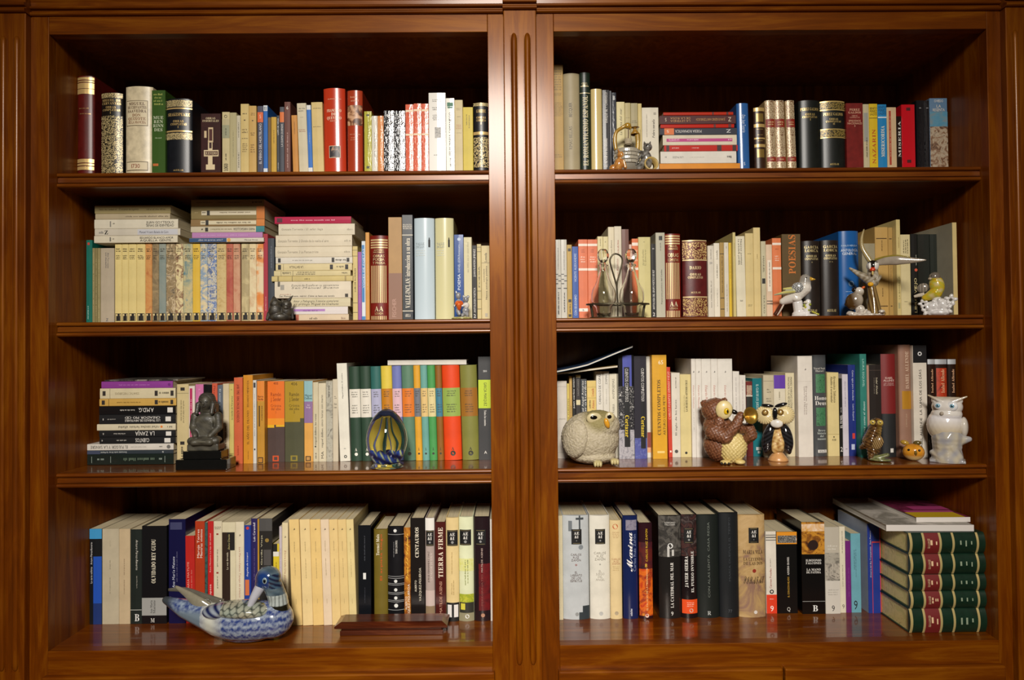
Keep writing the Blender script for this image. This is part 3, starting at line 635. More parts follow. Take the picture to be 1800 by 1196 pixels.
STACK(zt+0.001, [
 (933, 1535, 410, 455, 'd2cab8', 'half blue half white book lowest in the flat stack over painted volumes', {'b': [(0,.5,'2e4e78'),(.5,.56,'d8a048',.05,.95,'disc')], 't': [('¿Qué me quieres, amor?',.12,.45,'e4e4ec','u',.5,.5,'i'),('Manuel Rivas',.74,.92,'3a3834','u',.3)]}),
 (955, 1525, 365, 407, 'b884b4', 'glossy lilac book in the flat stack over painted volumes', {'ck': 'gloss', 't': [('~1',.1,.9,'d0a8cc','u',.3)]}),
 (945, 1540, 315, 362, 'c8bda2', 'cream book with teal end in the flat stack over painted volumes', {'b': [(.885,1,'2c7a80'),(.195,.235,'2a2824',.2,.85)], 't': [('~1',.14,.17,DK,'d',.4),('~1',.26,.56,'8a7a5c','d',.35),('MARIO VARGAS LLOSA',.58,.87,'2a2622','d',.4)]}),
 (945, 1542, 258, 313, '8a6e44', 'brown book with orange end and white strip in the flat stack over painted volumes', {'b': [(.13,.885,'d0c4a4',.2,.75),(.89,1,'c87830'),(.2,.24,'2a2824',.1,.85)], 't': [('~1',.14,.19,DK,'d',.4),('~1',.26,.85,'5a4e38','d',.35)]}),
 (947, 1542, 152, 256, '857448', 'thick olive brown book with white strip in the flat stack over painted volumes', {'b': [(.14,.885,'cfc4a8',.36,.68),(.89,1,'c07028'),(.215,.255,'2a2824',.34,.7)], 't': [('~1',.15,.2,DK,'d',.16),('~1',.28,.86,'6a5c40','d',.14),('~1',.05,.1,'c8b888','d',.1)]}),
 (947, 1537, 95, 150, '98825a', 'tan brown book on top of the flat stack over painted volumes', {'t': [('~1',.3,.7,'5a4830','d',.3),('~1',.84,.97,'3a2c1c','d',.5),('~1',.06,.3,'6a5638','d',.3)]}),
], d=0.15)
bay(460, 360, 4.39, Z2, 0.125, 'B')
STACK(Z2, [
 (262, 672, 848, 880, 'd0bc9e', 'cream book with red end lying lowest in the tall white stack', {'b': [(0,.06,'a85840')], 't': [('~1',.25,.42,'6a5c48','u',.5),('~1',.85,.95,'8a6a58','u',.5)]}),
 (225, 665, 790, 847, 'dcd4d0', 'glossy white book with purple stripe in the tall white stack', {'ck': 'gloss', 'b': [(.05,.6,'a878b8',.3,.6)], 't': [('~1',.2,.5,'703080','u',.3)]}),
 (222, 685, 725, 788, 'cfc4a2', 'cream book with two italic lines in the tall white stack', {'st': 'i', 't': [('Amor y Pedagogía. 3 novelas ejemplares|y 1 prólogo. Miguel de Unamuno',.05,.8,'3a3228','u',.7)]}),
 (100, 690, 600, 722, 'd9cdb6', 'thickest white book in the tall white stack', {'st': 'i', 't': [('Ensayo de España en su pensamiento|San Manuel Bueno',.22,.84,'8a8478','u',.3,.3),('San Manuel Bueno, mártir. Cómo se hace una novela',.06,.78,'2a241c','u',.13,.88),('~1',.06,.22,'b08070','u',.08,.76)], 'b': [(.075,.125,'9a958a',.2,.5),(.04,.07,'5a5448',.0,.3),(.92,.96,'3a342c',.75,.95)]}),
 (77, 703, 553, 592, 'c9b678', 'tan book jutting out of the tall white stack', {'b': [(.07,.09,'8a7a48'),(.25,.256,'6a5a34'),(.9,.92,'a08c58')], 't': [('~1',.4,.47,'6a5a34','u',.5)]}),
 (95, 685, 510, 551, 'd1c292', 'straw coloured book with boxed name in the tall white stack', {'b': [(.09,.094,'5a4e34'),(.245,.25,'5a4e34')], 't': [('Losada',.11,.22,'2a241c','d',.5),('~2',.27,.55,'4a3e2c','d',.7),('~1',.88,.96,'6a5e44','d',.5)]}),
 (108, 697, 458, 509, 'd6c697', 'straw book with black block marks above the boxed name one', {'b': [(.03,.07,DK,.15,.85),(.71,.75,DK,.15,.85),(.91,.95,DK,.15,.85),(.1,.104,'6a5e44')], 't': [('LA BATALLA',.18,.36,'5a4e34','d',.36),('~1',.77,.9,'3a342a','d',.5)]}),
 (108, 700, 408, 456, 'd8d1c2', 'white book with dark block marks in the tall stack', {'b': [(.03,.065,'2a2622',.15,.8),(.73,.765,'2a2622',.1,.8),(.925,.96,'2a2622',.15,.75)], 't': [('~1',.16,.48,'9a958a','d',.3),('~1',.78,.92,'3a342a','d',.5)]}),
 (105, 697, 325, 405, 'd8ccb2', 'creamy white trilogy volume in the tall stack under two alike', {'g': 'trilogy volumes in the tall stack', 't': [('Gonzalo Torrente: 3 La Pascua triste',.03,.56,'8a806c','u',.24,.5,'i'),('~1',.89,.98,'9a907c','u',.3)]}),
 (108, 697, 238, 323, 'd9cdb4', 'creamy white trilogy volume in the tall stack between two alike', {'g': 'trilogy volumes in the tall stack', 't': [('Gonzalo Torrente: 2 Donde da la vuelta el aire',.03,.69,'8a806c','u',.24,.5,'i'),('~1',.9,.98,'9a907c','u',.3)]}),
 (130, 718, 150, 235, 'd8ceb6', 'creamy white trilogy volume under the red book topping the tall stack', {'g': 'trilogy volumes in the tall stack', 't': [('Gonzalo Torrente: 1 El señor llega',.04,.58,'8a806c','u',.24,.5,'i'),('~1',.9,.98,'9a907c','u',.3)]}),
 (100, 690, 92, 147, 'b0264a', 'glossy red book on top of the tall white stack', {'ck': 'gloss', 't': [('~1',.2,.85,'e0a0b0','u',.3)], 'b': [(.03,.1,'4a1020',.2,.8)]}),
], d=0.13, y=0.118)
V(702, 741, 322, 'cdb97c', 'tan paperback with ruled lines beside the tall white stack', b=[(.05,.055,DK),(.13,.135,DK),(.77,.775,DK),(.9,.905,DK)], t=[('LUIS DE ROSALES',.3,.62,'5a4c2c','u',.3)])
V(742, 771, 365, '98569e', 'thin purple paperback beside the tan ruled one', t=[('~1',.2,.8,'c898cc','u',.2)])
V(771, 801, 282, 'd4dce2', 'thin white paperback with blue upright lettering', b=[(.05,.78,'3a7cb8',.1,.75),(.96,1,'3a7cb8')], t=[('VOCES DE POETAS',.1,.6,'e8f0f4','u',.4)])
V(801, 831, 215, 'd09444', 'thin orange book beside the red gold striped hardback', t=[('~1',.3,.7,'e8c890','u',.25)])
stripes = lambda a, b_, n: [(a, b_, '*e0c490', .07+.86*i/n, .07+.86*(i+.55)/n) for i in range(n)]
hl = lambda fs: [(f, f+.017, '*e0c490', .05, .95) for f in fs]
V(833, 979, 238, '741a10', 'dark red hardback with vertical gold stripes near the Böcker style tan book'.replace(' near the Böcker style tan book', ' beside the thin orange book'), 'hard', b=hl((.045,.075,.105,.135))+stripes(.36,.805,9)+stripes(.96,1,9),
  t=[('ANTONIO|MACHADO',.165,.215,'*e0c490','h',.6),('OBRAS|POESIA|Y PROSA',.225,.35,'*e8d0a0','h',.66),('AA',.84,.905,'*e8d8b0','h',.46,.5,'b'),('LOSADA',.915,.945,'*e0c490','h',.44)])
V(977, 1082, 98, 'b08a58', 'tall tan to brown cloth book with pale letters at its foot', 'flatbound', ck='paper', b=[(.55,1,'8a6450')], t=[('FISCHER',.8,.98,'b89080','u',.3,.4)])
V(1085, 1168, 80, '2b3036', 'dark slate book with big cream upright title and white rules', 'flatbound', b=[(.19,.197,'e4dcc8'),(.92,.927,'e4dcc8')], st='b', t=[('MANUEL|BERMEJO|MARCOS',.085,.14,'e0d8c8','h',.84),('VALLE-INCLÁN: introducción a su obra',.225,.895,'ece4d0','u',.46),('ABELLA',.95,.98,'e0d8c8','h',.5)])
for x0, x1, c, nm in ((1176, 1332, 'c2d2da', 'pale blue hardback with small black standing figure'), (1338, 1481, 'd6d0a0', 'pale olive hardback with small black standing figure')):
    V(x0, x1, 103, c, nm, 'hard', ck='gloss', st='b', b=[(.215,.29,'1c1c1c',.71,.8),(.195,.215,'1c1c1c',.73,.78)], t=[('VALLE|INCLÁN',.24,.3,'8a9498','h',.42,.3),('~3',.31,.38,'c8ccc4','h',.5,.3)])
V(1486, 1559, 232, '1b488e', 'blue book with white upright title behind the mouse ornament', ck='gloss', t=[('RAFAEL LEON Romancero',.12,.45,'c8d4e4','u',.24),('POEMA',.47,.66,'e0e8f0','u',.3)], b=[(.03,.08,'b8c8dc',.35,.7,'disc')])
V(1560, 1621, 252, 'd8d0ac', 'shiny cream book behind the mouse ornament', ck='film', t=[('~1',.05,.45,'a8a080','u',.4)])
V(1625, 1661, 315, '1b1714', 'black paperback with white upright title beside the ruled tan one', t=[('JUAN RAMON JIMENEZ',.05,.43,'e0dcd4','u',.4),('ANTOLOGIA POETICA',.58,.92,'e0dcd4','u',.4),('2',.94,.99,'ece8e0','h',.6,.5,'b')])
V(1662, 1695, 305, 'c9b883', 'thin tan paperback with ruled boxes near the centre stile', b=[(.04,.045,DK),(.1,.105,DK),(.63,.635,DK),(.74,.745,DK),(.87,.875,DK),(0,1,'4a4028',0,.04)], t=[('POESIA',.3,.58,'4a4028','u',.35)])
V(1696, 1762, 317, 'd0be8c', 'cream paperback with title rising beside the centre stile', b=[(.235,.24,'6a5a3c'),(.93,.98,'a8a08c',.4,.7)], t=[('Losada',.1,.225,'2a241c','u',.3),('Nueva antología poética',.28,.74,'3a3024','u',.26,.6),('~1',.3,.5,'6a5e48','u',.16,.3)])

# ---- second shelf of the bay with the oil and vinegar bottles
bay(960, 380, 4.5, Z2, 0.125, 'F')
for x0, x1, nm in ((74, 118, 'grey white paperback with zigzag line beside the centre stile'), (119, 166, 'grey white paperback with zigzag line beside the tan one')):
    V(x0, x1, 187, 'c6c2b6', nm, ck='gloss', b=[(.44,.45,'3a3a3c',0,.5),(.46,.47,'3a3a3c',.5,1),(.505,.515,'3a3a3c',0,.5),(.525,.535,'3a3a3c',.5,1),(.56,.57,'3a3a3c',0,.5),(.62,.63,'3a3a3c',.4,1)], t=[('~1',.66,.96,'5a5a58','u',.4),('~1',.1,.4,'a8a49c','u',.3)])
V(166, 206, 228, 'b8984e', 'tan paperback with black block marks beside the blue one', b=[(.05,.09,DK,.2,.8),(.75,.79,DK,.2,.8),(.955,.99,DK,.2,.8)], t=[('~1',.8,.94,'3a2c18','u',.4)])
V(207, 256, 242, '385aa2', 'blue paperback with white upright print beside the coral pair', t=[('CON SEUDONIMO',.68,.97,'c8d4e8','u',.4),('VICENTE ALEIXANDRE',.1,.5,'c0cce4','u',.36)])
for x0, x1, nm, ex in ((257, 329, 'coral paperback with white bands and numbered label', [(.885,.925,'e4dcd0')]), (330, 408, 'coral paperback with white bands behind the glass stopper', [])):
    V(x0, x1, 186, 'd8734c', nm, g='coral paperbacks on the second shelf', b=[(.055,.085,'e8d8c8'),(.37,.4,'e8d8c8')]+ex, t=[('~2',.12,.17,'9a4428','h',.4),('~3',.21,.3,'f0d8c4','h',.6)]+([('1b',.892,.918,'3a3a3a','h',.3)] if ex else []))
V(409, 452, 162, 'd8cb9a', 'cream paperback behind the clear stopper', t=[('~1',.02,.12,'6a5c3c','u',.3)])
V(454, 493, 163, 'd5c897', 'straw cream paperback beside the one behind the clear stopper', t=[('~1',.05,.08,'6a5c3c','h',.3)])
V(493, 541, 87, 'd8ccae', 'tall cream paperback behind the cruet handle', t=[('La rosa blanca',.15,.35,'6a6048','u',.3,.5,'i')])
V(541, 599, 82, 'd4cab2', 'tallest pale paperback with red print behind the cruet handle', t=[('~1',.12,.3,'a85c48','u',.3),('Juan Ramón',.36,.6,'a05c4c','u',.3,.4,'i')])
V(601, 658, 105, '785850', 'mauve brown paperback behind the second bottle', ck='gloss')
V(659, 680, 225, 'd8b8a8', 'thin pinkish book behind the second bottle')
V(681, 731, 180, 'd8703e', 'bright coral paperback behind the second bottle', b=[(.05,.09,'e8d8c8'),(.37,.4,'e8d8c8')], t=[('~3',.12,.3,'e8c8a8','h',.5)])
V(732, 829, 167, 'c9bd82', 'wide khaki cream paperback beside the bottle stand', t=[('Jorge Guillén|Cántico',.16,.36,'7a7044','u',.36,.46,'i'),('~1',.05,.07,'7a7044','h',.2)])
V(830, 869, 220, '161412', 'black paperback with white upright title beside the khaki one', t=[('ANTOLOGIA DEL GRUPO POETICO DE 1927',.36,.9,'e4e0d8','u',.4),('2',.94,.99,'ece8e0','h',.6,.5,'b'),('~1',.05,.08,'e0dcd4','h',.3)])
V(870, 941, 132, 'b9b5a2', 'pale grey book with small black square', 'soft', ck='gloss', b=[(.04,.09,'242424',.35,.72)], t=[('Panorama poético del Caribe',.44,.85,'5a584e','u',.22,.6),('~1',.12,.22,'7a786c','u',.2)])
V(945, 1070, 140, '741a10', 'red hardback with vertical gold stripes beside the maroon gold one', 'hard', b=hl((.02,.05,.08,.11))+stripes(.35,.79,8)+stripes(.93,1,8),
  t=[('MIGUEL|HERNANDEZ',.135,.2,'*e0c490','h',.6),('OBRAS',.235,.285,'*e8d0a0','h',.66),('COMPLETAS',.3,.335,'*e0c490','h',.66),('AA',.815,.88,'*e8d8b0','h',.5,.5,'b'),('LOSADA',.89,.915,'*e0c490','h',.5)])
V(1084, 1280, 190, '581818', 'thick maroon hardback with gold rosette panels', 'hard', st='b', b=[(.0,.015,'*e0c490'),(.03,.25,'581818,d8b878,190,.66',0,1,'filigree'),(.255,.27,'*e0c490'),(.74,.755,'*e0c490'),(.765,.995,'581818,c8a868,190,.66',0,1,'filigree')],
  t=[('DARÍO',.34,.385,'*e8d0a0','h',.46),('OBRAS|COMPLETAS',.43,.51,'*e8d0a0','h',.6),('AGUILAR',.675,.7,'*e0c490','h',.4)])
V(1281, 1329, 235, 'd2cab9', 'greyish white paperback numbered 20', t=[('20',.23,.26,'4a4a58','h',.5),('~1',.4,.9,'8a8478','u',.3),('~1',.05,.2,'8a8478','u',.3)])
V(1330, 1375, 215, 'dfd7c4', 'white paperback with dark upright name beside the numbered one', t=[('Losada',.1,.22,'2a241c','u',.3),('~1',.26,.5,'4a443a','u',.3),('~1',.6,.9,'8a8478','u',.2)])
V(1376, 1409, 210, 'a4864a', 'old gold paperback with ruled compartments', b=[(.15,.16,'3a2c14'),(.75,.76,'3a2c14'),(.9,.91,'3a2c14')], t=[('~1',.18,.7,'5a4420','u',.4)])
V(1411, 1447, 210, 'd0c8b6', 'grey white narrow paperback beside the yellow strip', t=[('1',.05,.08,DK,'h',.2),('~1',.55,.95,'7a7468','u',.3)])
V(1447, 1474, 212, 'd1b02c', 'narrow yellow paperback with vertical print', t=[('~1',.1,.5,'8a6a10','u',.3)])
V(1474, 1502, 130, 'c6b678', 'tall narrow straw book beside the narrow yellow one', t=[('~1',.1,.3,'7a6a3c','u',.3)], y=0.115)
V(1503, 1578, 160, 'd8d0b6', 'pale paperback with title running down and number 360', t=[('Nuevos poemas|La arboleda perdida',.04,.36,'4a4438','d',.5),('360',.8,.82,'3a342c','h',.5)], l=-6)
V(1578, 1643, 137, 'd0bb82', 'plain straw paperback beside the pale numbered 360 one', t=[('~1',.24,.255,'4a3c20','h',.6),('~2',.86,.89,'6a5a34','h',.5)])
V(1643, 1698, 92, 'd4be84', 'tallest straw coloured book at the middle of its row', t=[('~1',.3,.36,'8a7440','u',.2)])
V(1703, 1741, 200, 'bfb797', 'grey khaki book with widely spaced letters', t=[('MANUEL',.2,.42,'5a5440','d',.3),('TEATRO',.72,.97,'5a5440','d',.3)], b=[(.5,.57,'242220',.15,.8)])
bay(1320, 370, 4.2857, Z2, 0.125, 'F')
V(117, 163, 258, 'd8bda0', 'pinkish cream paperback with black ruled label beside the coral one', b=[(.79,.84,'2a2420'),(.8,.83,'d0b498'),(.22,.66,'e4d8c4',.2,.8)], t=[('~1',.24,.64,'4a4038','u',.3)])
V(164, 231, 210, 'd87848', 'coral paperback with white bands beside the orange lettered brown book', b=[(.06,.09,'e8d8c8'),(.375,.405,'e8d8c8')], t=[('~1',.13,.15,'8a3c1c','h',.4),('~3',.22,.3,'f0d0b8','h',.5)])
V(236, 378, 180, '5a4624', 'wide dark olive book with big orange upright title', 'flatbound', ck='paper', t=[('POESÍAS',.01,.49,'c8702a','u',.38,.52,'b')])
for x0, x1, yt, n, nm in ((393, 532, 230, '*', 'black hardback with gilt name, first of a pair'), (537, 674, 225, '* *', 'black hardback with gilt name beside the blue anthology')):
    V(x0, x1, yt, '241c17', nm, 'hard', st='b', t=[('GARCIA|LORCA',.06,.155,'*d8c48c','h',.76),('OBRAS|COMPLETAS',.185,.26,'*d8c48c','h',.7),(n,.28,.31,'*d8c48c','h',.3),('AGUILAR',.92,.955,'*d8c48c','h',.5)])
V(676, 824, 155, '1d5a9c', 'tall blue hardback with white title and crest', 'hard', ck='gloss', b=[(.58,.68,'8aa8c4',.4,.68,'disc'),(.595,.665,'3a6ca0',.44,.64,'disc')], t=[('PABLO NERUDA',.165,.185,'b8d0e4','h',.8),('ANTOLOGÍA|GENERAL',.21,.29,'d8e4f0','h',.84),('~1',.715,.73,'b8d0e4','h',.6),('~1',.76,.775,'a8c4dc','h',.4)])
V(842, 939, 250, '9a9074', 'low grey beige book behind the flying bird')
V(941, 1037, 127, 'bf9a58', 'wide tan book with thin dark rules behind the flying bird', b=[(.125,.135,'4a3418',.08,.9),(.9,.91,'4a3418',.08,.9)], t=[('~1',.15,.28,'6a5028','u',.14),('~1',.68,.8,'6a5028','u',.14)])
V(1039, 1085, 130, 'ae8c4e', 'narrow tan book with thin dark rules', b=[(.125,.135,'4a3418',.2,.8),(.9,.91,'4a3418',.3,.7)], t=[('~1',.3,.75,'6a5028','u',.2)])
V(1086, 1130, 70, 'd0bc7e', 'tallest cream book beside the narrow tan one', y=0.11, t=[('LA BARRACA',.6,.84,'8a8050','u',.3),('~1',.18,.3,'a89058','u',.3)], b=[(.88,.94,'a8a074',.2,.7)])
V(1131, 1205, 183, 'd7c898', 'cream paperback with scribbled lettering beside the black red dot one', t=[('~3',.05,.25,'5a5238','u',.6),('~1',.83,.85,'4a4430','h',.4)])
V(1209, 1257, 178, '14130f', 'black book with red dot and cream lettering', b=[(.42,.48,'d05a40',.5,1,'disc')], t=[('~1',.25,.4,'c8c8b8','u',.24,.75),('LIBRO VIEJO',.55,.98,'d8c890','u',.4,.6)])
V(1259, 1350, 180, '1d211c', 'broad blackish green book behind the yellow bird', y=0.15, ck='gloss')
V(1352, 1412, 180, '20251f', 'blackish green book beside the broad one behind the yellow bird', y=0.15, ck='gloss')
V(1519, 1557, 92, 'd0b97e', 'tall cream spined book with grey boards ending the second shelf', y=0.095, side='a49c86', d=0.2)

# ---- third shelf of the bay with the seated scribe
bay(130, 640, 4.865, Z3, 0.13, 'C')
STACK(Z3, [
 (100, 850, 775, 828, '18221e', 'black green book with ruled compartments lowest in the leaning title stack', {'ck': 'gloss', 't': [('~1',.12,.2,'8a968c','d',.4),('~1',.33,.8,'5a6a58','d',.5),('~1',.84,.87,'8a968c','d',.4)], 'b': [(.05,.055,'8a968c',.2,.8),(.27,.275,'8a968c',.2,.8),(.9,.905,'8a968c',.2,.8)]}),
 (110, 850, 742, 773, '2a333a', 'thin slate book with white print in the upside down title stack', {'b': [(.0,.15,'3a4258')], 't': [('Demasiado tarde. El mar de Madrid',.16,.46,'d0d4d0','d',.4),('5',.87,.89,'d0d4d0','d',.4)]}),
 (110, 852, 688, 740, 'cec8bd', 'white book with grey title in the upside down title stack', {'t': [('EL FULGOR Y LA SANGRE',.04,.47,'5a5650','d',.5),('~1',.5,.7,'b0aca4','d',.3),('~1',.83,.87,'4a4844','d',.4)], 'b': [(.92,.965,'6a6864',.15,.85,'disc')]}),
 (218, 868, 628, 685, '121214', 'black book directly on the white one in the upside down title stack', {'t': [('CUENTOS',.475,.655,'e0dcd4','d',.6),('~1',.22,.36,'b8b4ac','d',.34),('4',.03,.045,'c8c4bc','d',.3)], 'b': [(.855,.935,'d8d4cc',.2,.85)]}),
 (215, 868, 572, 626, '131315', 'black book under the cream one in the upside down title stack', {'t': [('LA ZANJA',.475,.725,'e0dcd4','d',.66),('~1',.17,.36,'c0bcb4','d',.34),('8',.05,.065,'c8c4bc','d',.3)], 'b': [(.875,.945,'d8d4cc',.2,.85)]}),
 (197, 870, 517, 570, 'd0c5a8', 'cream book with orange dot in the upside down title stack', {'t': [('rafael sánchez ferlosio: alfanhuí',.27,.79,'4a4438','d',.4),('~1',.88,.96,'6a6456','d',.5)], 'b': [(.805,.835,'d87828',.15,.75,'disc')]}),
 (215, 868, 435, 515, '141416', 'thick black book with two line upside down title', {'t': [('LOS TRABAJOS DEL INFATIGABLE|CREADOR PIO CID',.34,.8,'dcd8d0','d',.62),('~1',.1,.22,'a8a49c','d',.2),('1',.05,.06,'c8c4bc','d',.2)], 'b': [(.87,.94,'d8d4cc',.25,.75)]}),
 (215, 868, 365, 433, '131315', 'black book with short upside down initials', {'ck': 'gloss', 't': [('A.M.D.G.',.515,.715,'e0dcd4','d',.52),('~1',.26,.48,'c0bcb4','d',.3)], 'b': [(.895,.965,'d8d4cc',.2,.8)]}),
 (218, 875, 300, 361, 'c79f4e', 'golden tan book with black block marks in the upside down title stack', {'b': [(.03,.07,DK,.2,.8),(.72,.76,DK,.2,.8),(.925,.96,DK,.2,.8),(.12,.125,'5a4420')], 't': [('~1',.18,.55,'8a6a2c','d',.26),('~1',.77,.91,'4a3a1c','d',.5)]}),
 (222, 868, 212, 298, 'd0c4a2', 'cream book with black block marks in the upside down title stack', {'b': [(.035,.075,DK,.25,.7),(.725,.765,DK,.25,.75),(.935,.975,DK,.25,.75),(.13,.135,'8a8064')], 't': [('SONATAS Y RECUERDOS',.2,.52,'a89c7c','d',.22),('~1',.78,.92,'4a4434','d',.4)]}),
 (235, 845, 152, 209, '88388e', 'purple book near the top of the upside down title stack', {'t': [('~1',.2,.7,'b878bc','u',.26)], 'b': [(.93,.97,'6a2070',.2,.8,'disc')]}),
 (262, 880, 135, 150, '8a8478', 'dark covered magazine topping the upside down title stack', {'name': 'magazine', 'cat': 'magazine', 'ck': 'art18', 'rz': 0.03}),
], d=0.15)
RECS[-1]['col'] = '1c1a18|2a2622|8a8478|3a342c'
V(879, 979, 175, 'c9b787', 'cream paperback with black block marks beside the scribe statue', b=[(.04,.08,DK,.32,.68),(.11,.115,'8a7e5c'),(.715,.755,DK,.3,.66),(.925,.965,DK,.3,.66)], t=[('~2',.18,.5,'a0946c','d',.4),('~1',.77,.91,'4a4434','d',.4)])
V(981, 1033, 190, 'd8cdc0', 'white paperback with magenta stripe behind the scribe statue', b=[(.03,.95,'b02858',.2,.62)], t=[('~1',.06,.8,'e8c0cc','u',.22,.4)])
V(1038, 1106, 175, 'c66e9e', 'pink paperback behind the scribe statue', t=[('Los gatos',.06,.4,'d898c0','d',.3)])
V(1107, 1179, 178, '121214', 'glossy black book behind the scribe head', ck='gloss')
V(1180, 1226, 168, 'c6563a', 'orange red paperback behind the scribe shoulder', t=[('Plaza Tres',.03,.3,'8a2c1c','d',.4)])
V(1227, 1272, 182, '5a626e', 'blue grey paperback behind the scribe shoulder', t=[('El amor y otros cuentos',.05,.6,'c0c8d0','d',.4)])
V(1273, 1326, 170, 'c8b898', 'beige paperback with brown print beside the blue grey one', t=[('~1',.5,.9,'6a3c30','d',.5)])
V(1327, 1366, 172, 'c7b468', 'yellowish paperback with black italics', t=[('La noche de Veracruz',.15,.45,'3a3018','u',.4,.6,'i'),('~1',.06,.08,'6a5c30','h',.3)], b=[(.87,.875,'8a7a40')])
V(1368, 1442, 118, 'c75e38', 'tall vermilion paperback beside the amber one', t=[('JAVIER TOMEO',.08,.2,'6a1c0c','d',.3),('RINCON DE ALFARDOS',.22,.52,'6a1c0c','d',.3),('~1',.78,.92,'8a2c14','d',.26)])
V(1447, 1529, 97, 'c98620', 'tall amber paperback with dark upright lettering', t=[('EDUARDO MENDOZA',.06,.36,'5a3408','u',.2),('EL AÑO DEL DILUVIO',.4,.78,'5a3408','u',.22),('~1',.85,.95,'6a4010','u',.18)])
V(1530, 1560, 140, 'ccc8c0', 'narrow white paperback between amber and mustard ones', b=[(.03,.09,'3a3838',.2,.8),(.82,.84,'3a3838',.3,.7)], t=[('~1',.14,.7,'7a7670','u',.3)])
V(1565, 1641, 147, 'ba872c', 'mustard paperback with orange head and boxed emblem', b=[(0,.245,'d8802c'),(.925,.995,'2a1c10',.12,.8),(.935,.985,'b07828',.2,.7),(.3,.55,'4a3410',.24,.4)], t=[('Barrio|Maravillas',.17,.235,'5a2c0c','h',.7),('~1',.28,.5,'4a3410','u',.2,.65)])
bay(460, 600, 4.39, Z3, 0.148, 'C')
ek = lambda c1, c2: [(.92,.99,c1,.3,.66),(.935,.975,c2,.38,.58)]
V(34, 176, 310, '4a3a36', 'thick book with torn edge print, orange over brown', b=[(0,.46,'dc6c14'),(.46,.54,'e08c1c'),(.54,.575,'d8a818',0,.4),(.54,.565,'d8a818',.5,1)]+ek('c84c1c','4a3a36'), t=[('405',.01,.04,'8a3808','h',.4),('Ramón|J. Sender',.13,.25,'9a4410','h',.6),('Crónica|del alba|1',.28,.4,'a85820','h',.7)])
V(178, 326, 310, '4b4b33', 'thick book with torn edge print, olive over dark green', b=[(0,.46,'a4861a'),(.46,.505,'a4861a',.0,.8)]+ek('8a7a28','4b4b33'), t=[('406',.01,.05,'5a4808','h',.4),('Ramón|J. Sender',.13,.25,'5a4808','h',.5),('Crónica|del alba|2',.28,.4,'6a5814','h',.6)])
V(328, 394, 308, 'd8a04e', 'worn book banded light blue, purple and orange', b=[(0,.255,'88b0b4'),(.255,.52,'886a94'),(.93,.99,'2a2018',.15,.75),(.94,.98,'b88848',.25,.65)], t=[('Miguel|Delibes',.16,.23,'3a5458','h',.84),('La|hoja',.28,.34,'d8c8d8','h',.6)])
V(397, 438, 318, 'c8bd9e', 'narrow grey cream paperback with black dot and upright title', b=[(.8,.82,'1c1c1c',.3,.6,'disc')], t=[('miguel delibes. las ratas',.4,.79,'2a2824','u',.42),('~1',.88,.97,DK,'u',.4)])
V(438, 497, 325, 'd0c5a9', 'cream paperback with long lower case upright title', t=[('miguel delibes. cinco horas con mario',.15,.82,'2a2824','u',.34),('MA',.87,.96,DK,'u',.34)])
V(497, 547, 310, '9a968a', 'grey patterned paperback with floral foot', ck='art60', t=[('~1',.05,.2,'5a564c','d',.5)])
RECS[-1]['col'] = '7a766c|a8a494|b4b0a0|6a665c'
V(548, 590, 295, 'c8bda5', 'pale stone paperback beside the tall white one', t=[('~2',.2,.24,'6a6456','h',.5),('~2',.28,.36,'6a6456','h',.5)])
V(591, 670, 172, 'dfdbcc', 'tall leaning white paperback beside the dark green volumes', l=-24, t=[('Miguel Delibes. El camino',.1,.36,'4a4a48','u',.14),('~1',.86,.88,'8a8a84','h',.2)], b=[(.93,.975,'2a2a28',.4,.7,'disc'),(.945,.96,'dfdbcc',.48,.62,'disc')])
setrows = [(678,762,197,'2a4232','dcd6c8','dark green volume with white label beside the tall white paperback'),(764,846,195,'2c4434','dcd6c8','dark green volume with white label beside the teal one'),(846,926,196,'2d645e','a8a8c4','teal volume with lavender label'),(926,1010,192,'d9c046','bc780e','yellow volume with brown label'),
 (1013,1085,192,'6e76b2','d6b0ba','periwinkle volume with pink label'),(1085,1176,190,'5a7e66','d97624','sage green volume with orange label'),(1180,1232,188,'d89e2c','6c7078','narrow amber volume with slate label'),(1230,1284,188,'68a096','d8b878','aqua volume with tan label'),
 (1286,1344,188,'489650','d8c890','bright green volume with cream label'),(1347,1396,188,'8a5a1c','3a7890','brown volume with blue label'),(1399,1534,187,'df4616','90a84e','thick vermilion volume with green label'),(1538,1668,186,'7e7e3a','98641c','thick olive volume with brown label')]
for x0, x1, yt, c, lb, nm in setrows:
    lt = 'e8e4d8' if c in ('2a4232', '2c4434') else '2c2c20'
    V(x0, x1, yt, c, nm, 'hard', ck='paper', l=-17, g='colour banded novel set', b=[(.24,.54,lb),(.9,.955,lt,.36,.66,'disc')], t=[('~3',.26,.33,'3c382c','h',.56),('~4',.4,.5,'3c382c','h',.6),('A',.86,.895,lt,'h',.2,.5,'b')])
bt = P(460+1275/4.39, 600+187/4.39, 0.148).z
STACK(bt+0.0005, [(972, 1580, 146, 184, 'd9d4c9', 'white book lying across the tops of the colour banded volumes', {'k': 'flatbound', 'ck': 'paper'})], d=0.13, y=0.15)
V(1672, 1790, 120, '3a3a3b', 'charcoal book with lime patch beside the centre stile', 'flatbound', ck='paper', b=[(.225,.5,'b8cc2c')], t=[('GARCIA MARQUEZ',.25,.48,'2a3010','d',.22,.52),('Todos los cuentos',.52,.67,'e0dcd4','d',.16,.5,'b'),('A',.91,.94,'e4e0d8','h',.22),('300',.13,.15,'d8d8d4','h',.3)])

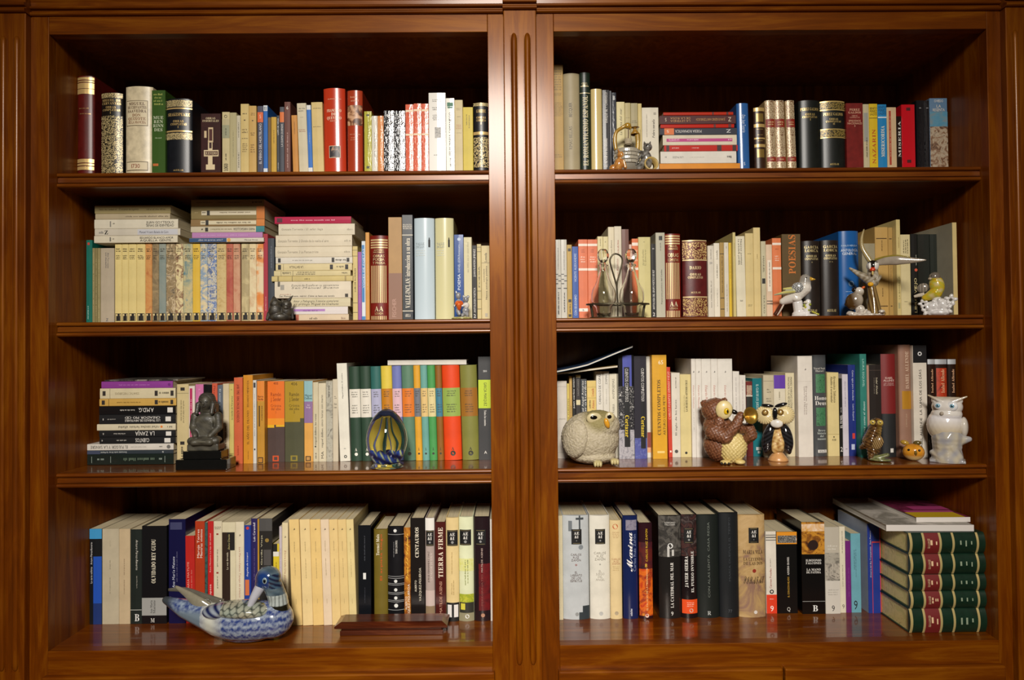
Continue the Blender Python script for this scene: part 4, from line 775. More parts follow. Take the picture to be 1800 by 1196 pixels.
# ---- third shelf of the bay with the owls
bay(970, 590, 4.737, Z3, 0.158, 'G')
V(46, 128, 380, 'c9c1b5', 'off white paperback behind the round stone owl', t=[('~2',.48,.5,'6a6458','h',.7)], b=[(.92,.925,'a8a094'),(.07,.075,'a8a094')])
V(129, 148, 402, 'cdb860', 'thin yellowish paperback behind the stone owl', t=[('OFICIO DE PUENTES',.2,.7,'5a4c1c','u',.5)])
V(148, 172, 340, 'c09c58', 'thin tan paperback behind the stone owl', t=[('alejo carpentier',.35,.8,'3a2c14','u',.5)])
V(172, 200, 330, '1a1816', 'thin black paperback with white lower case name behind the owl', t=[('juan carlos onetti',.02,.4,'e4e0d8','u',.6),('~1',.5,.9,'c8c4bc','u',.4)])
V(200, 243, 330, '332e2e', 'dark paperback with cream patch behind the stone owl', b=[(0,.03,'d8c890'),(.3,.36,'d0c49c',.1,.9)], t=[('SANTUARIO',.05,.25,'8a8680','u',.3)])
V(244, 294, 365, '3a3f44', 'slate paperback with two line upright name behind the owl', t=[('Miguel Angel Asturias|Torotumbo',.02,.5,'e0dcd4','u',.84)])
V(295, 372, 378, 'd7bc70', 'straw paperback with red print rising above the owl', b=[(.08,.085,'a88c48'),(.22,.225,'a88c48')], t=[('Losada',.1,.2,'b85c34','u',.3,.6),('~1',.25,.36,'4a3818','u',.24,.3),('Alsino',.25,.36,'b85c34','u',.26,.65)])
V(373, 429, 300, 'd9d3c6', 'white paperback with upright capitals about a horse and cups'.replace(' about a horse and cups', ', tallest above the stone owl'), t=[('CABALLO DE COPAS',.03,.38,'4a4844','u',.34)])
V(430, 481, 300, 'd6d0c2', 'white paperback with a single short upright word', t=[('ZAMA',.04,.15,'5a5854','u',.34),('~1',.2,.4,'a8a49c','u',.24)])
V(482, 547, 320, 'd8d0ba', 'creamy white paperback beside the blue and black anthology', t=[('ANTIPOEMAS',.06,.3,'6a6658','u',.3),('NICANOR PARRA',.36,.62,'6a6658','u',.3)])
V(555, 686, 165, '101014', 'black blue patterned anthology with yellow name on black label', 'soft', ck='gloss', y=0.142, b=[(0,.3,'444ca0',.28,.86),(.3,.72,'e0dcd8|141416|1a1820|d0ccc8',0,1,'art110'),(.72,1,'8a8890|b0acb0|76747c',0,1,'art80'),(.115,.885,'0e0e10',.36,.72)], t=[('CUENTOS COMPLETOS/2',.13,.45,'d8d4d0','d',.2,.54),('Cortázar',.58,.79,'e8c830','d',.26,.54,'b')])
V(687, 790, 172, '34323a', 'grey blue anthology with yellow name on black label', 'soft', ck='gloss', y=0.142, b=[(.8,1,'5058a0|484e90|7078b0',0,1,'art90'),(.11,.9,'101014',.5,.9)], t=[('CUENTOS COMPLETOS/1',.12,.44,'d8d4d0','d',.24,.7),('Cortázar',.59,.79,'e8c830','d',.32,.7,'b')])
V(791, 826, 175, 'd6d2c6', 'white spined thin book beside the yellow numbered 65 book', b=[(.75,.9,'8a3c30'),(.9,.95,'d8a070')])
V(833, 960, 163, 'd8a024', 'bright yellow book numbered 65 with two upright lines', y=0.138, b=[(.925,.945,'e8c878',.3,.8)], t=[('65',.05,.09,'f4e8cc','h',.4,.6),('CUENTOS COMPLETOS',.24,.77,'4a3414','u',.24,.44,'b'),('ARTURO USLAR PIETRI',.39,.77,'5a4418','u',.17,.8)])
V(963, 997, 265, 'c8402a', 'thin red orange paperback with pale upright title', l=-14, t=[('CARLOS FUENTES GRINGO VIEJO',.05,.58,'f0c8b0','u',.5,.5,'i')], b=[(.925,.945,'f0d8c8',.3,.7)])
V(998, 1072, 312, 'd8d1c1', 'white paperback with spaced upright title and dark seal', b=[(.9,.96,'4a4844',.3,.7,'disc')], t=[('El siglo de las luces',.32,.74,'3a3834','u',.26),('~1',.04,.2,'5a5850','u',.22),('.',.8,.81,DK,'h',.2)])
V(1070, 1165, 325, 'd7c78c', 'pale yellow paperback with black title beside the white set', b=[(.93,.965,'2a2a24',.38,.62,'disc')], t=[('LA MUERTE DE ARTEMIO CRUZ',.07,.45,'3a3420','u',.2,.58,'b'),('~1',.22,.46,'9a8c58','u',.12,.36)])
for i, (x0, x1, nm) in enumerate(((1160, 1200, 'white volume with small bird mark beside the pale yellow paperback'), (1202, 1250, 'white volume with small bird mark, second of the white set'), (1251, 1327, 'white volume with small bird mark behind the owl head'), (1330, 1384, 'white volume with small bird mark between two wider ones'), (1387, 1508, 'widest white volume with small bird mark'))):
    V(x0, x1, 195, 'dfd9ce', nm, g='white bird mark volumes', y=0.153, t=[('s',.1,.14,'3a3a3a','h',.3,.5,'k'),('Eduardo Mendoza',.27,.5,'b86858','d',.28 if i < 4 else .13, .5,'i'),('~1',.52,.75,'8a8680','d',.25 if i < 4 else .12)])
V(1511, 1566, 300, 'dcd6cc', 'white paperback behind the trumpet owl beak', t=[('~1',.05,.5,'a8a09c','d',.3)])
V(1567, 1618, 332, 'dad4ca', 'white paperback with black logo behind the trumpet', b=[(.93,.96,'2a2a2a',.4,.9)], t=[('~1',.05,.5,'b8a8a8','d',.3)])
V(1620, 1673, 385, '6a1c18', 'red and black book behind the golden trumpet', b=[(.18,.2,'c8c0b0'),(.2,.6,'24241f'),(.05,.18,'8a3428|b8a088|5a1c14',.1,.9,'art120')])
V(1676, 1758, 357, '1e6e76', 'teal paperback with white script and number blocks', ck='gloss', b=[(.88,.92,'c8d4d0',.3,.85),(.93,.96,'c8d4d0',.45,.75)], t=[('EL CLUB DE LOS JUEGOS',.08,.4,'c8dcd8','d',.26)])
bay(1320, 590, 4.2857, Z3, 0.15, 'G')
V(93, 174, 300, 'c0b498', 'greyish beige paperback behind the shell owl brow', t=[('~2',.16,.22,'6a6250','h',.4),('~2',.27,.33,'6a6250','h',.5)], b=[(.07,.075,'8a8068')])
V(177, 263, 300, 'd8cfb8', 'cream paperback with violet head behind the shell owl', b=[(0,.165,'6038a2')], t=[('~1',.2,.3,'8a8268','d',.25)])
V(264, 331, 283, 'd8cca8', 'cream paperback with small capitals running down beside the tall white one', t=[('MARIO VARGAS LLOSA|PANTALEON Y LAS VISITADORAS',.05,.42,'4a4434','d',.56),('~2',.77,.82,'3a342a','h',.5)])
V(357, 468, 155, 'e0d8cc', 'tall broad white paperback with bird mark beside the charcoal book', y=0.14, t=[('s',.1,.14,'3a3a3a','h',.16,.5,'k'),('Enrique Serna|Señorita México',.3,.58,'9a8c84','d',.26)], b=[(.25,.253,'c8c0b4')])
V(469, 577, 147, '4a4c4e', 'charcoal hardback with two green fingerprint ovals', 'hard', ck='gloss', st='b', b=[(.19,.375,'2c5e40|4a8058|244a34',.22,.88,'art150'),(.52,.7,'2c5e40|4a8058|244a34',.22,.88,'art150'),(.935,.965,'e4e0d8',.3,.92)], t=[('Yuval Noah|Harari',.12,.17,'c8c4bc','h',.8),('Homo|Deus',.4,.5,'e4e0d8','h',.84,.56),('Breve|historia|del|mañana',.73,.84,'b8c0b8','h',.6,.58),('DEBATE',.937,.963,'2a2a2a','h',.5,.6)])
V(579, 666, 280, 'dcc98e', 'pale straw paperback numbered 428 beside the charcoal hardback', b=[(.735,.74,'a89860'),(.76,.78,'2a2418',.44,.56,'disc')], t=[('Ernesto Sábato|Abaddón el exterminador',.05,.36,'4a3c20','d',.5),('428',.79,.815,'3a3018','h',.4)])
V(667, 691, 325, '15140f', 'thin black book with white upright capitals', t=[('EL TUNEL',.47,.64,'e8e4dc','u',.7,.5,'b'),('~1',.37,.44,'c8c4bc','u',.4),('2',.88,.94,'e4e0d8','h',.7)])
V(692, 735, 293, 'd0c9d2', 'thin lavender white paperback beside the royal blue one', t=[('~1',.06,.4,'a8a0b0','d',.4)], b=[(.91,.915,'4a4450',.4,.7)])
V(737, 806, 222, '1b2b78', 'royal blue paperback with white title running down', b=[(.75,.81,'c83c30',.45,.8),(.87,.93,'b8c0d8',.3,.75)], t=[('Como agua para chocolate',.06,.39,'d0d4e8','d',.3,.6),('Laura Esquivel',.43,.61,'d0d4e8','d',.26,.6)])
V(812, 876, 140, '2e7a6e', 'tall sea green book with pale title running down', 'soft', t=[('LAURA ESQUIVEL',.05,.32,'a8d8cc','d',.3),('Tan veloz como el deseo',.46,.86,'d0e8e0','u',.3,.5,'i')], y=0.13)
V(878, 895, 225, 'b08a78', 'thin pinkish book beside the sea green one', y=0.13)
V(896, 986, 220, '231b17', 'blackish brown book with cream italics running down', y=0.13, b=[(.06,.063,'5a4a40')], t=[('Isabel Allende',.14,.32,'d8ccb0','d',.16,.62,'i'),('~1',.14,.35,'8a8070','d',.1,.4)])
V(990, 1108, 140, '242526', 'red over black hardback with white title, beside the rose tan one', 'hard', ck='paper', y=0.128, b=[(0,.58,'7a1e1e'),(.915,.955,'d8d4cc',.5,.72)], t=[('ISABEL|ALLENDE',.22,.27,'e4c8bc','h',.74),('LA CIUDAD|DE LAS BESTIAS',.275,.31,'d0a8a0','h',.7)])
V(1116, 1220, 70, '96705c', 'tallest rose tan hardback with gold square', 'hard', ck='paper', y=0.116, b=[(.41,.57,'*c8902c',.2,1)], t=[('ISABEL ALLENDE',.06,.39,'d8bca4','u',.3,.6,'b'),('~1',.6,.75,'b09078','d',.24)])
V(1222, 1333, 75, 'd8cfc0', 'white book with black head, sun mark and long upright title', 'flatbound', ck='paper', y=0.112, b=[(0,.155,'0f0f12'),(.05,.1,'d8d8d8',.35,.65,'disc'),(.062,.088,'0f0f12',.42,.58,'disc')], t=[('ISABEL ALLENDE  LA SUMA DE LOS DÍAS',.215,.93,'4a4640','u',.18,.5)])
for x0, x1, c, nm in ((1336, 1393, '271812', 'dark brown trilogy book with silver cap beside the white upright title book'), (1397, 1490, '2a1a14', 'wide trilogy book with silver cap and red spine panel'), (1492, 1556, '261812', 'dark brown trilogy book with silver cap at the row end')):
    V(x0, x1, 180, c, nm, 'hard', ck='gloss', y=0.108, b=[(0,.05,'*c8ccd0')]+([(.09,.6,'5a1410|b83c1c|8a2c14',.1,.95,'art30')] if x0 == 1397 else []), t=[('Isabel Allende',.1,.34,'e0b088','u',.3,.55,'b'),('Isabel Allende',.45,.75,'c88c4c','u',.26,.55)])
# thin magazines resting slantwise on the row behind the stone owl
mz = P(970+300/4.737, 590+300/4.737, 0.13).z

# ---- bottom shelf of the bay with the duck
bay(130, 870, 4.2725, ZB, 0.138, 'D')
V(84, 209, 258, '0d1013', 'blue and black banded book beside the side panel on the bottom shelf', b=[(0,.105,'3a90c4'),(.29,1,'1a4eb0',.33,1),(.78,1,'16306c',.33,1)], t=[('La carta esférica   Arturo Pérez-Reverte',.14,.57,'d8d4d0','u',.16,.17)])
V(210, 336, 258, 'b9ae94', 'wide stone coloured paperback beside the blue black banded book', t=[('~1',.32,.44,'8a826c','d',.12),('~1',.5,.7,'8a826c','d',.12),('~1',.12,.2,'a89e84','d',.1)])
V(337, 421, 258, 'c2ad8a', 'beige paperback beside the black book with corporate foot logo'.replace(' with corporate foot logo', ' with red mark'), t=[('~1',.3,.5,'8a7258','d',.16),('~1',.52,.7,'8a7258','d',.16)])
V(422, 509, 262, '1a221e', 'black green paperback with cream print running down and ruled foot', b=[(.85,.855,'c8c8c0')], t=[('Arturo Pérez-Reverte',.11,.43,'d0ccc0','d',.2,.6,'i'),('~1',.48,.65,'a8a498','d',.14,.6),('B',.89,.97,'d8d8d4','h',.4,.6,'b')])
V(509, 696, 237, '131316', 'thick black book with silver grey band near its foot', 'flatbound', ck='gloss', st='b', b=[(.735,.915,'9a9a96')], t=[('OLVIDADO REY GUDÚ',.135,.585,'e4dcc4','u',.17,.47),('Ana María|Matute',.76,.895,'4a4a48','u',.24,.44),('M',.94,.985,'c8c4bc','h',.16,.44)])
V(710, 836, 185, '12123c', 'navy blue book with pale upright author name behind the duck tail', 'soft', ck='gloss', t=[('Ana María Matute',.36,.66,'c8ccdc','u',.16,.3,'i'),('~1',.3,.62,'5a5878','u',.12,.5)], b=[(.03,.1,'3a3c60',.1,.8)])
V(838, 908, 310, 'b21f18', 'red book with spaced capitals behind the duck wing', l=-6, t=[('ANA MARÍA MATUTE',.3,.75,'e8a898','u',.2,.3),('~1',.35,.85,'d07868','u',.2,.65)])
V(908, 981, 200, 'a8340f', 'orange red book with white two line upright title', t=[('Maruja Torres|Mientras vivimos',.08,.36,'ece0d4','u',.62)])
V(982, 1003, 210, '2c4a48', 'thin dark green book between two red ones', ck='art60')
RECS[-1]['col'] = '20302c|3a5c58|1a1c1c'
V(1004, 1046, 200, 'b81c1c', 'narrow scarlet paperback with pale upright print', t=[('Rosa Montero: La hija del caníbal',.12,.5,'e8b8b0','u',.3),('Espasa',.62,.74,'f0d8d0','u',.4)])
V(1049, 1111, 200, 'd0c5a9', 'cream paperback with two small red squares', b=[(.12,.135,'8a2c24',.35,.6),(.5,.515,'8a2c24',.35,.6)], t=[('~2',.05,.08,'5a5444','h',.8),('~1',.26,.46,'6a6450','d',.24),('~1',.54,.66,'6a6450','d',.24)])
V(1112, 1212, 208, 'd2c8a8', 'cream and dark brown book with boxed label', b=[(.1,1,'2a1a0f',0,.62),(.1,.28,'16120e',.4,.95)], t=[('Dulce Chacón',.12,.27,'c8b878','u',.14,.52,'i'),('La voz dormida',.3,.47,'d8ccb0','u',.14,.4)])
V(1214, 1277, 205, 'd8cdb1', 'cream paperback with red italics running down and bird mark', t=[('s',.1,.14,DK,'h',.3,.5,'k'),('Luis Martín-Santos. Tiempo de silencio',.25,.75,'a05c4c','d',.28,.5,'i')])
V(1278, 1329, 230, '1b3b90', 'cobalt blue book with red comma and orange foot label', b=[(.0,.06,'c83828',.3,.75,'disc'),(.56,.72,'c86c3c',.15,.75)], t=[('Angeles de Irisarri',.28,.53,'e0e0e8','u',.34,.5,'i')])
V(1330, 1378, 180, '221a52', 'dark purple navy book with white upright name', t=[('Luis Carandell',.04,.22,'e0dce4','u',.34),('~1',.26,.6,'6a5888','u',.24)])
V(1379, 1391, 185, 'b88c28', 'very thin golden spine beside the dark purple one')
V(1391, 1490, 180, '2b2927', 'dark grey book with gold crest beside the yellow black booklet', ck='gloss', b=[(0,.12,'4a4846'),(.17,.25,'8a7030',.45,.75,'disc'),(.3,.45,'4a4644',.35,.9)], t=[('La Gavilla Vieja',.16,.52,'d0c8a8','u',.14,.2)])
V(1496, 1541, 370, 'd0b82a', 'low yellow and black paperback beside the dark grey crest book', b=[(0,.1,'1c1a14',0,.7),(.1,.16,'d8d4c8')], t=[('~1',.2,.5,'6a5c14','u',.3)])
V(1542, 1562, 240, 'c0b5ba', 'thin lilac white paperback beside the cream red italics one', t=[('~1',.2,.6,'8a8090','d',.4)])
V(1563, 1609, 212, 'd9caa2', 'narrow cream paperback with red brown italics before the bird set', t=[('s',.11,.15,DK,'h',.4,.5,'k'),('Elvira Lindo Una palabra tuya',.28,.7,'9a5c48','d',.4,.5,'i')])
bay(470, 860, 4.1244, ZB, 0.118, 'D')
for i, (x0, x1, c, nm) in enumerate(((166, 240, 'dfc07e', 'cream yellow volume with bird mark beside the duck'), (244, 318, 'e0c68e', 'cream yellow volume with bird mark, second of its set'), (320, 394, 'dfbe7a', 'cream yellow volume with bird mark, third of its set'), (397, 456, 'dcc6a8', 'pinkish cream volume with bird mark'), (459, 520, 'dcbf82', 'cream yellow volume with bird mark, fifth of its set'), (521, 581, 'd9bd80', 'cream yellow volume with bird mark, sixth of its set'), (583, 636, 'd8c48a', 'cream yellow volume with bird mark beside the black book'))):
    V(x0, x1, 222, c, nm, l=-22, g='cream bird mark volumes', t=[('s',.06,.1,DK,'h',.4,.5,'k'),('~1',.2,.32,'8a7850','d',.14),('~1',.36,.56,'8a7850','d',.14),('~1',.75,.8,'a08c60','d',.12)])
S.Y = 0.131
V(659, 752, 265, '101318', 'black book with tiny white label behind the wooden box', 'flatbound', ck='gloss', b=[(.49,.555,'d8d8d4',.38,.6)], t=[('~1',.1,.4,'4a4c54','u',.14),('~1',.6,.8,'3a3c44','u',.12)])
V(770, 872, 295, '6c5c1c', 'olive hardback with white name and red upright title', 'hard', ck='paper', t=[('Terenci Moix',.05,.28,'ece4cc','u',.24,.3,'b'),('El arpista ciego',.05,.55,'c84c18','u',.2,.56)])
V(870, 989, 275, '101014', 'black hardback with ruled panels and white dots', 'hard', b=[(.08,.084,'a8a8a8'),(.52,.524,'a8a8a8'),(.54,.544,'a8a8a8'),(.595,.599,'a8a8a8'),(.61,.614,'a8a8a8'),(.69,.694,'a8a8a8'),(.705,.709,'a8a8a8'),(.77,.774,'a8a8a8'),(.785,.789,'a8a8a8'),(.87,.874,'a8a8a8'),(.02,.06,'d8d8d4',.38,.58,'disc'),(.55,.59,'d8d8d4',.4,.6,'disc'),(.64,.68,'d8d8d4',.4,.6,'disc'),(.725,.765,'d8d8d4',.4,.6,'disc'),(.8,.85,'d8d8d4',.4,.64,'disc')], t=[('TERENCI MOIX',.14,.28,'d0ccc4','d',.12,.56,'b'),('~1',.14,.32,'8a8a8a','d',.08,.4)])
V(992, 1038, 280, '6a3c14', 'fiery orange brown book with yellow script', ck='art30', t=[('Señor del Leopardo',.07,.56,'e8b840','u',.6,.5,'k'),('ALBERTO',.73,.87,'e8dcc8','u',.3,.3),('VAZQUEZ-FIGUEROA',.6,.99,'e8dcc8','u',.34,.7)])
RECS[-1]['col'] = '3a1c10|8a4c14|b87820|5a2010'
V(1038, 1141, 212, '1a1615', 'black book with spaced cream upright title and two line author', 'flatbound', ck='gloss', t=[('CENTAUROS',.09,.38,'e4dcc8','u',.26,.45,'b'),('ALBERTO',.6,.71,'d8d0bc','u',.14,.35),('VAZQUEZ-FIGUEROA',.48,.8,'d8d0bc','u',.16,.66)])
ae = lambda y0, y1, x0=.1, x1=.92: [(y0, y1, '0f0f10', x0, x1), (y0+.008, y0+.011, '8a7a50', x0+.06, x1-.06), (y1-.011, y1-.008, '8a7a50', x0+.06, x1-.06), (y1-.05, y1-.02, '8a8a88', x0+.3*(x1-x0)+.06, x1-.3*(x1-x0)-.06, 'disc')]
aet = lambda y0, y1, w=.4, xc=.5: [('AE|&I', y0+.02, y1-.055, 'e8e4dc', 'h', w, xc, 'b')]
V(1145, 1212, 212, 'a89890', 'white headed book with black square label and pinkish foot', 'hard', ck='paper', b=[(0,.12,'e0dcd4'),(.7,.85,'c0aca4'),(.85,1,'8a7458')]+ae(.12,.27), t=aet(.12,.27,.5)+[('JORGE FERNANDEZ DIAZ',.32,.62,'6a5a54','u',.2,.35),('LA NOCHE DE GALA',.34,.6,'d8c8c0','u',.2,.66)])
V(1217, 1293, 240, '481a16', 'maroon book with large cream upright capitals', 'flatbound', ck='gloss', t=[('TIERRA FIRME',.055,.56,'e4d4bc','u',.46,.5,'b'),('MATILDE ASENSI',.6,.92,'c09078','u',.26,.5)])
V(1296, 1388, 210, 'd8c088', 'cream hardback with black square label and dark figures at its foot', 'hard', ck='paper', b=[(.82,1,'141414'),(.84,.96,'d8d4d0',.1,.42),(.84,.96,'d8d4d0',.6,.92)]+ae(.12,.272), t=aet(.12,.272)+[('~1',.33,.55,'b8a068','u',.14,.45),('~2',.6,.75,'b8a068','u',.3)])
V(1390, 1496, 205, 'd6dab4', 'pale green hardback with black square label over a garden scene', 'hard', ck='paper', b=[(.4,.52,'c8c860|d8d898|b8c050',0,1,'art40'),(.74,.82,'b8b838|8a9828|d0c850',0,1,'art60'),(.82,.92,'2c2c24'),(.83,.89,'c8c040',.1,.4),(.92,1,'8a8468'),(.93,.975,'d8d8d4',.4,.68,'disc')]+ae(.12,.27,.06,.84), t=aet(.12,.27,.36,.45)+[('~2',.38,.66,'9aa068','u',.34)])
V(1496, 1614, 205, '23171b', 'dark maroon hardback with pale disc at its foot', 'hard', ck='gloss', b=[(.45,.9,'3a1218|6a1418|2a1418',.3,1,'art20'),(.925,.965,'a87c64',.42,.66,'disc')]+ae(.12,.27,.1,.75), t=aet(.12,.27,.36,.42)+[('MATILDE ASENSI',.3,.53,'c8b0a4','u',.1,.5),('PEREGRINATIO',.55,.85,'8a5048','u',.1,.5)])
V(1617, 1634, 220, 'd8d0c8', 'thin white book at the centre stile end of the duck row')

# ---- bottom shelf of the bay with the green leather volumes
bay(970, 860, 4.5, ZB, 0.133, 'H')
V(50, 87, 212, 'cfc3a0', 'thin cream book beside the stile before the grey labelled hardback')
V(89, 296, 212, 'b6babb', 'pale grey hardback with street lamp print and black square label', 'hard', ck='paper', b=[(.0,.14,'3a4044',.62,.68),(.02,.04,'3a4044',.5,.8),(.05,.15,'6a7074',.22,.36),(.28,.33,'7a8084',.6,.78,'disc'),(.87,.95,'2c3438',.74,1),(.93,1,'2c3438',.6,1),(.93,.965,'8a8c8a',.44,.6,'disc')]+ae(.13,.275,.33,.72), t=aet(.13,.275,.2,.525)+[('CARLOS|RUIZ|ZAFÓN',.36,.44,'6a5c58','h',.4),('*',.46,.5,'9a3024','h',.2),('EL|LABERINTO|DE LOS|ESPIRITUS',.53,.64,'6a5c58','h',.44)])
V(302, 461, 212, 'd8d4c6', 'white hardback with black square label and grey title lines', 'hard', ck='paper', b=[(.925,.965,'b0b0aa',.42,.64,'disc')]+ae(.13,.275,.27,.77), t=aet(.13,.275,.25,.52)+[('CARLOS|RUIZ|ZAFÓN',.345,.435,'8a8478','h',.72),('*',.46,.49,'5a5a58','h',.3),('EL|JUEGO|DEL|ANGEL',.52,.63,'a09a8e','h',.6)])
V(465, 557, 250, 'd8c190', 'cream hardback with small red shell mark', 'hard', ck='paper', b=[(.035,.09,'b85c34',.2,.7,'disc'),(.05,.075,'d8c190',.36,.54,'disc'),(.92,.96,'a8987c',.3,.68,'disc')], t=[('~4',.11,.18,'b09068','h',.6),('CARLOS|RUIZ|ZAFÓN',.38,.45,'a87858','h',.8),('~3',.46,.51,'b09868','h',.6)])
V(565, 684, 214, '13204d', 'navy hardback with white script title', 'hard', ck='gloss', b=[(.04,.14,'6a6478|8a8494|5a5468',.2,.92,'art60')], t=[('Marina',.175,.54,'f0ece8','u',.44,.4,'k'),('Carlos Ruiz Zafón',.18,.54,'7a86a8','u',.2,.76),('edebé',.9,.97,'e0e0e8','u',.14,.5,'b')])
V(692, 800, 272, '2a1018', 'hardback shading from black to flaming orange', 'hard', ck='gloss', b=[(.2,.5,'2a1018|5a1c18|3a1420',0,1,'art25'),(.48,.97,'b83814|d86818|8a2418|e08c28',0,1,'art28'),(.945,.99,'d8b8a8',.4,.68,'disc')], t=[('CARLOS RUIZ ZAFON',.06,.4,'d8b020','u',.16,.55),('EL PALACIO DE LA MEDIANOCHE',.47,.91,'f0c888','u',.12,.55),('8',.42,.46,'e8c040','h',.4,.5)])
V(850, 1028, 214, '1c1a19', 'dark hardback with grey cathedral arches and upright title', 'hard', ck='gloss', b=[(0,.4,'3a3834|5a5650|2a2826|46423c',0,1,'art40'),(.265,.32,'d8d8d4',.38,.62,'disc'),(.3,.4,'c0beb8',.36,.46),(.33,.39,'c0beb8',.56,.66)], t=[('ILDEFONSO|FALCONES',.055,.095,'d0ccc4','h',.56),('LA CATEDRAL DEL MAR',.455,.895,'e4e0d8','u',.14,.55,'b'),('9',.93,.97,'e0dcd4','h',.16,.55)])
V(1030, 1152, 207, '171012', 'black hardback with orange foot band and two line upright title', 'hard', ck='gloss', b=[(0,.4,'2a1818|4a2c28|1c1214|5a4c48',0,1,'art60'),(.82,.955,'dc4a14'),(.905,.945,'c8a898',.44,.7,'disc')]+ae(.125,.275,.16,.78), t=aet(.125,.275,.3,.47)+[('JAVIER SIERRA',.4,.7,'ece8e0','u',.2,.28,'b'),('EL FUEGO INVISIBLE',.35,.75,'ece8e0','u',.18,.66,'b'),('~3',.84,.89,'f0c8b0','h',.5)])
V(1154, 1328, 207, '141a17', 'plain blackish green hardback with faint upright title', 'hard', ck='paper', t=[('CON ALAS LENTA  CASA REGIA',.07,.8,'6a7068','u',.1,.5),('R',.93,.97,'a8aca8','h',.2,.5,'b')])
V(1330, 1484, 192, '13171a', 'plain black hardback beside the parchment pirate book', 'hard', ck='paper', t=[('MARÍA DUEÑAS EL TIEMPO',.04,.65,'34383c','u',.1,.5),('77',.92,.95,'4a4e52','h',.2,.5)])
V(1484, 1696, 207, 'a98a62', 'parchment pirate book with black label and ornate title', 'hard', ck='art14', b=ae(.125,.275,.36,.74)+[(.93,.965,'d0c8c0',.5,.66,'disc'),(.52,.57,'8a2818',.48,.62,'disc')], t=aet(.125,.275,.2,.55)+[('MARÍA VILA',.34,.38,'4a3420','h',.74,.52,'b'),('LA LEYENDA|DE LAS DOS',.41,.49,'5a4228','h',.72,.52,'b'),('PIRATAS',.59,.67,'3a2818','h',.76,.54,'k')])
RECS[-1]['col'] = '8a6a58|b0905e|bfa070|a88a5c'
bay(1320, 850, 4.0909, ZB, 0.155, 'H')
V(109, 184, 347, 'd8d0c1', 'white paperback with red foot and grey rules', b=[(.77,1,'d43818'),(.04,.05,'6a6660'),(.065,.08,'6a6660'),(.1,.11,'6a6660'),(.7,.765,'2a2a28',.3,.7,'disc'),(.715,.75,'d8d0c1',.4,.6,'disc')], t=[('Carmen Posadas',.45,.69,'a05048','u',.2,.4),('~1',.32,.43,'b0a89c','u',.16,.4),('~1',.81,.83,'f0d0c0','h',.4),('9',.9,.97,'f4ece4','h',.4)])
V(187, 334, 350, '0f0f0f', 'black book with orange framed photographs at its head', 'flatbound', ck='gloss', b=[(0,.15,'d88c1c'),(.045,.135,'d0ccc4|2a2826|8a867e|1c1a18',.06,.98,'art120')], t=[('EL CORAZON HELADO',.55,.8,'c89c38','u',.09,.55),('ALMUDENA GRANDES',.31,.53,'e0dcd4','u',.1,.55),('Q',.92,.97,'c8c4bc','h',.16,.55)])
V(366, 533, 280, '0d0c0c', 'black book with golden arch picture at its head', 'flatbound', ck='gloss', y=0.15, b=[(0,.35,'3a1c10|8a5418|c88c2c|6a3010',0,1,'art40'),(.02,.1,'d09838',.0,1,'art50'),(.17,.33,'24100a',.28,.72,'disc'),(.86,.864,'a8a8a4')], t=[('ILDEFONSO|FALCONES',.4,.46,'e4e0d8','h',.66,.5,'b'),('LA MANO|DE FATIMA',.5,.56,'e4e0d8','h',.62,.5,'b'),('B',.9,.97,'e0e0dc','h',.24,.55,'b')])
V(534, 640, 315, 'b9b1a1', 'grey white book with black ant figure', ck='gloss', y=0.15, b=[(.3,.42,'5a5650|a8a294|8a867c',0,1,'art60'),(.42,.62,'2a2826|8a847a|b8b0a2|1c1a18',0,1,'art50'),(.62,1,'c9c3b8')], t=[('~2',.2,.27,'d8d4c8','h',.7),('~3',.71,.79,'a8a298','h',.7),('9',.9,.97,'2a2a28','h',.2)])
V(640, 682, 312, 'd9d1ba', 'narrow cream paperback with title running down beside the ant book', t=[('~1',.04,.35,'9a9480','d',.4),('~1',.42,.75,'9a9480','d',.4),('9',.9,.95,'6a6458','h',.4)])
V(683, 721, 415, '6b1f70', 'purple paperback beside the narrow cream one', t=[('~1',.3,.8,'8a4c90','u',.2)])
V(722, 792, 362, '68a2b0', 'light blue paperback with black upright print', t=[('~1',.17,.5,'3a5860','d',.16,.35),('~1',.2,.55,'3a5860','d',.12,.5),('9',.84,.96,'1c2428','h',.36,.4)])
V(843, 936, 290, '1b3388', 'cobalt blue book with red rule and pale cover edge', 'soft', y=0.15, side='98a0b0', b=[(.0,1,'c83c40',.92,1),(.2,.215,'c83c40',.3,1),(.2,1,'c83c40',.3,.34)], t=[('Historia del Rey Transparente   Rosa Montero',.08,.6,'c8ccdc','u',.14,.2,'i')])
S.Y = 0.033
zg = STACK(ZB, [(1148, 1706, 910, 1080, '0f2a1c', 'green leather volume lowest in its stack of five, gold bands and red label', {}), (1150, 1700, 783, 907, '0f2a1c', 'green leather volume second from the bottom of its stack', {}), (1143, 1703, 662, 781, '0e281b', 'green leather volume in the middle of its stack', {}), (1148, 1703, 515, 660, '0e281b', 'green leather volume under the topmost of its stack', {}), (1143, 1702, 360, 513, '0e281b', 'green leather volume on top of its stack beneath the magazines', {})],
  k='hard', d=0.19, pc='b09a58', pk='marble', g='green leather volumes', b=[(.0,.035,'*c8b478'),(.17,.2,'*c8b478'),(.2,.39,'6a1a1a'),(.39,.42,'*c8b478'),(.56,.59,'*c8b478'),(.88,.91,'*c8b478')],
  t=[('OBRAS',.235,.265,'d8b890','d',.5),('~1',.27,.3,'d8b890','d',.6),('~1',.33,.36,'d8b890','d',.4),('~1',.66,.68,'8a9880','d',.5),('~1',.73,.75,'8a9880','d',.5),('~1',.8,.82,'8a9880','d',.4)])
build_all()

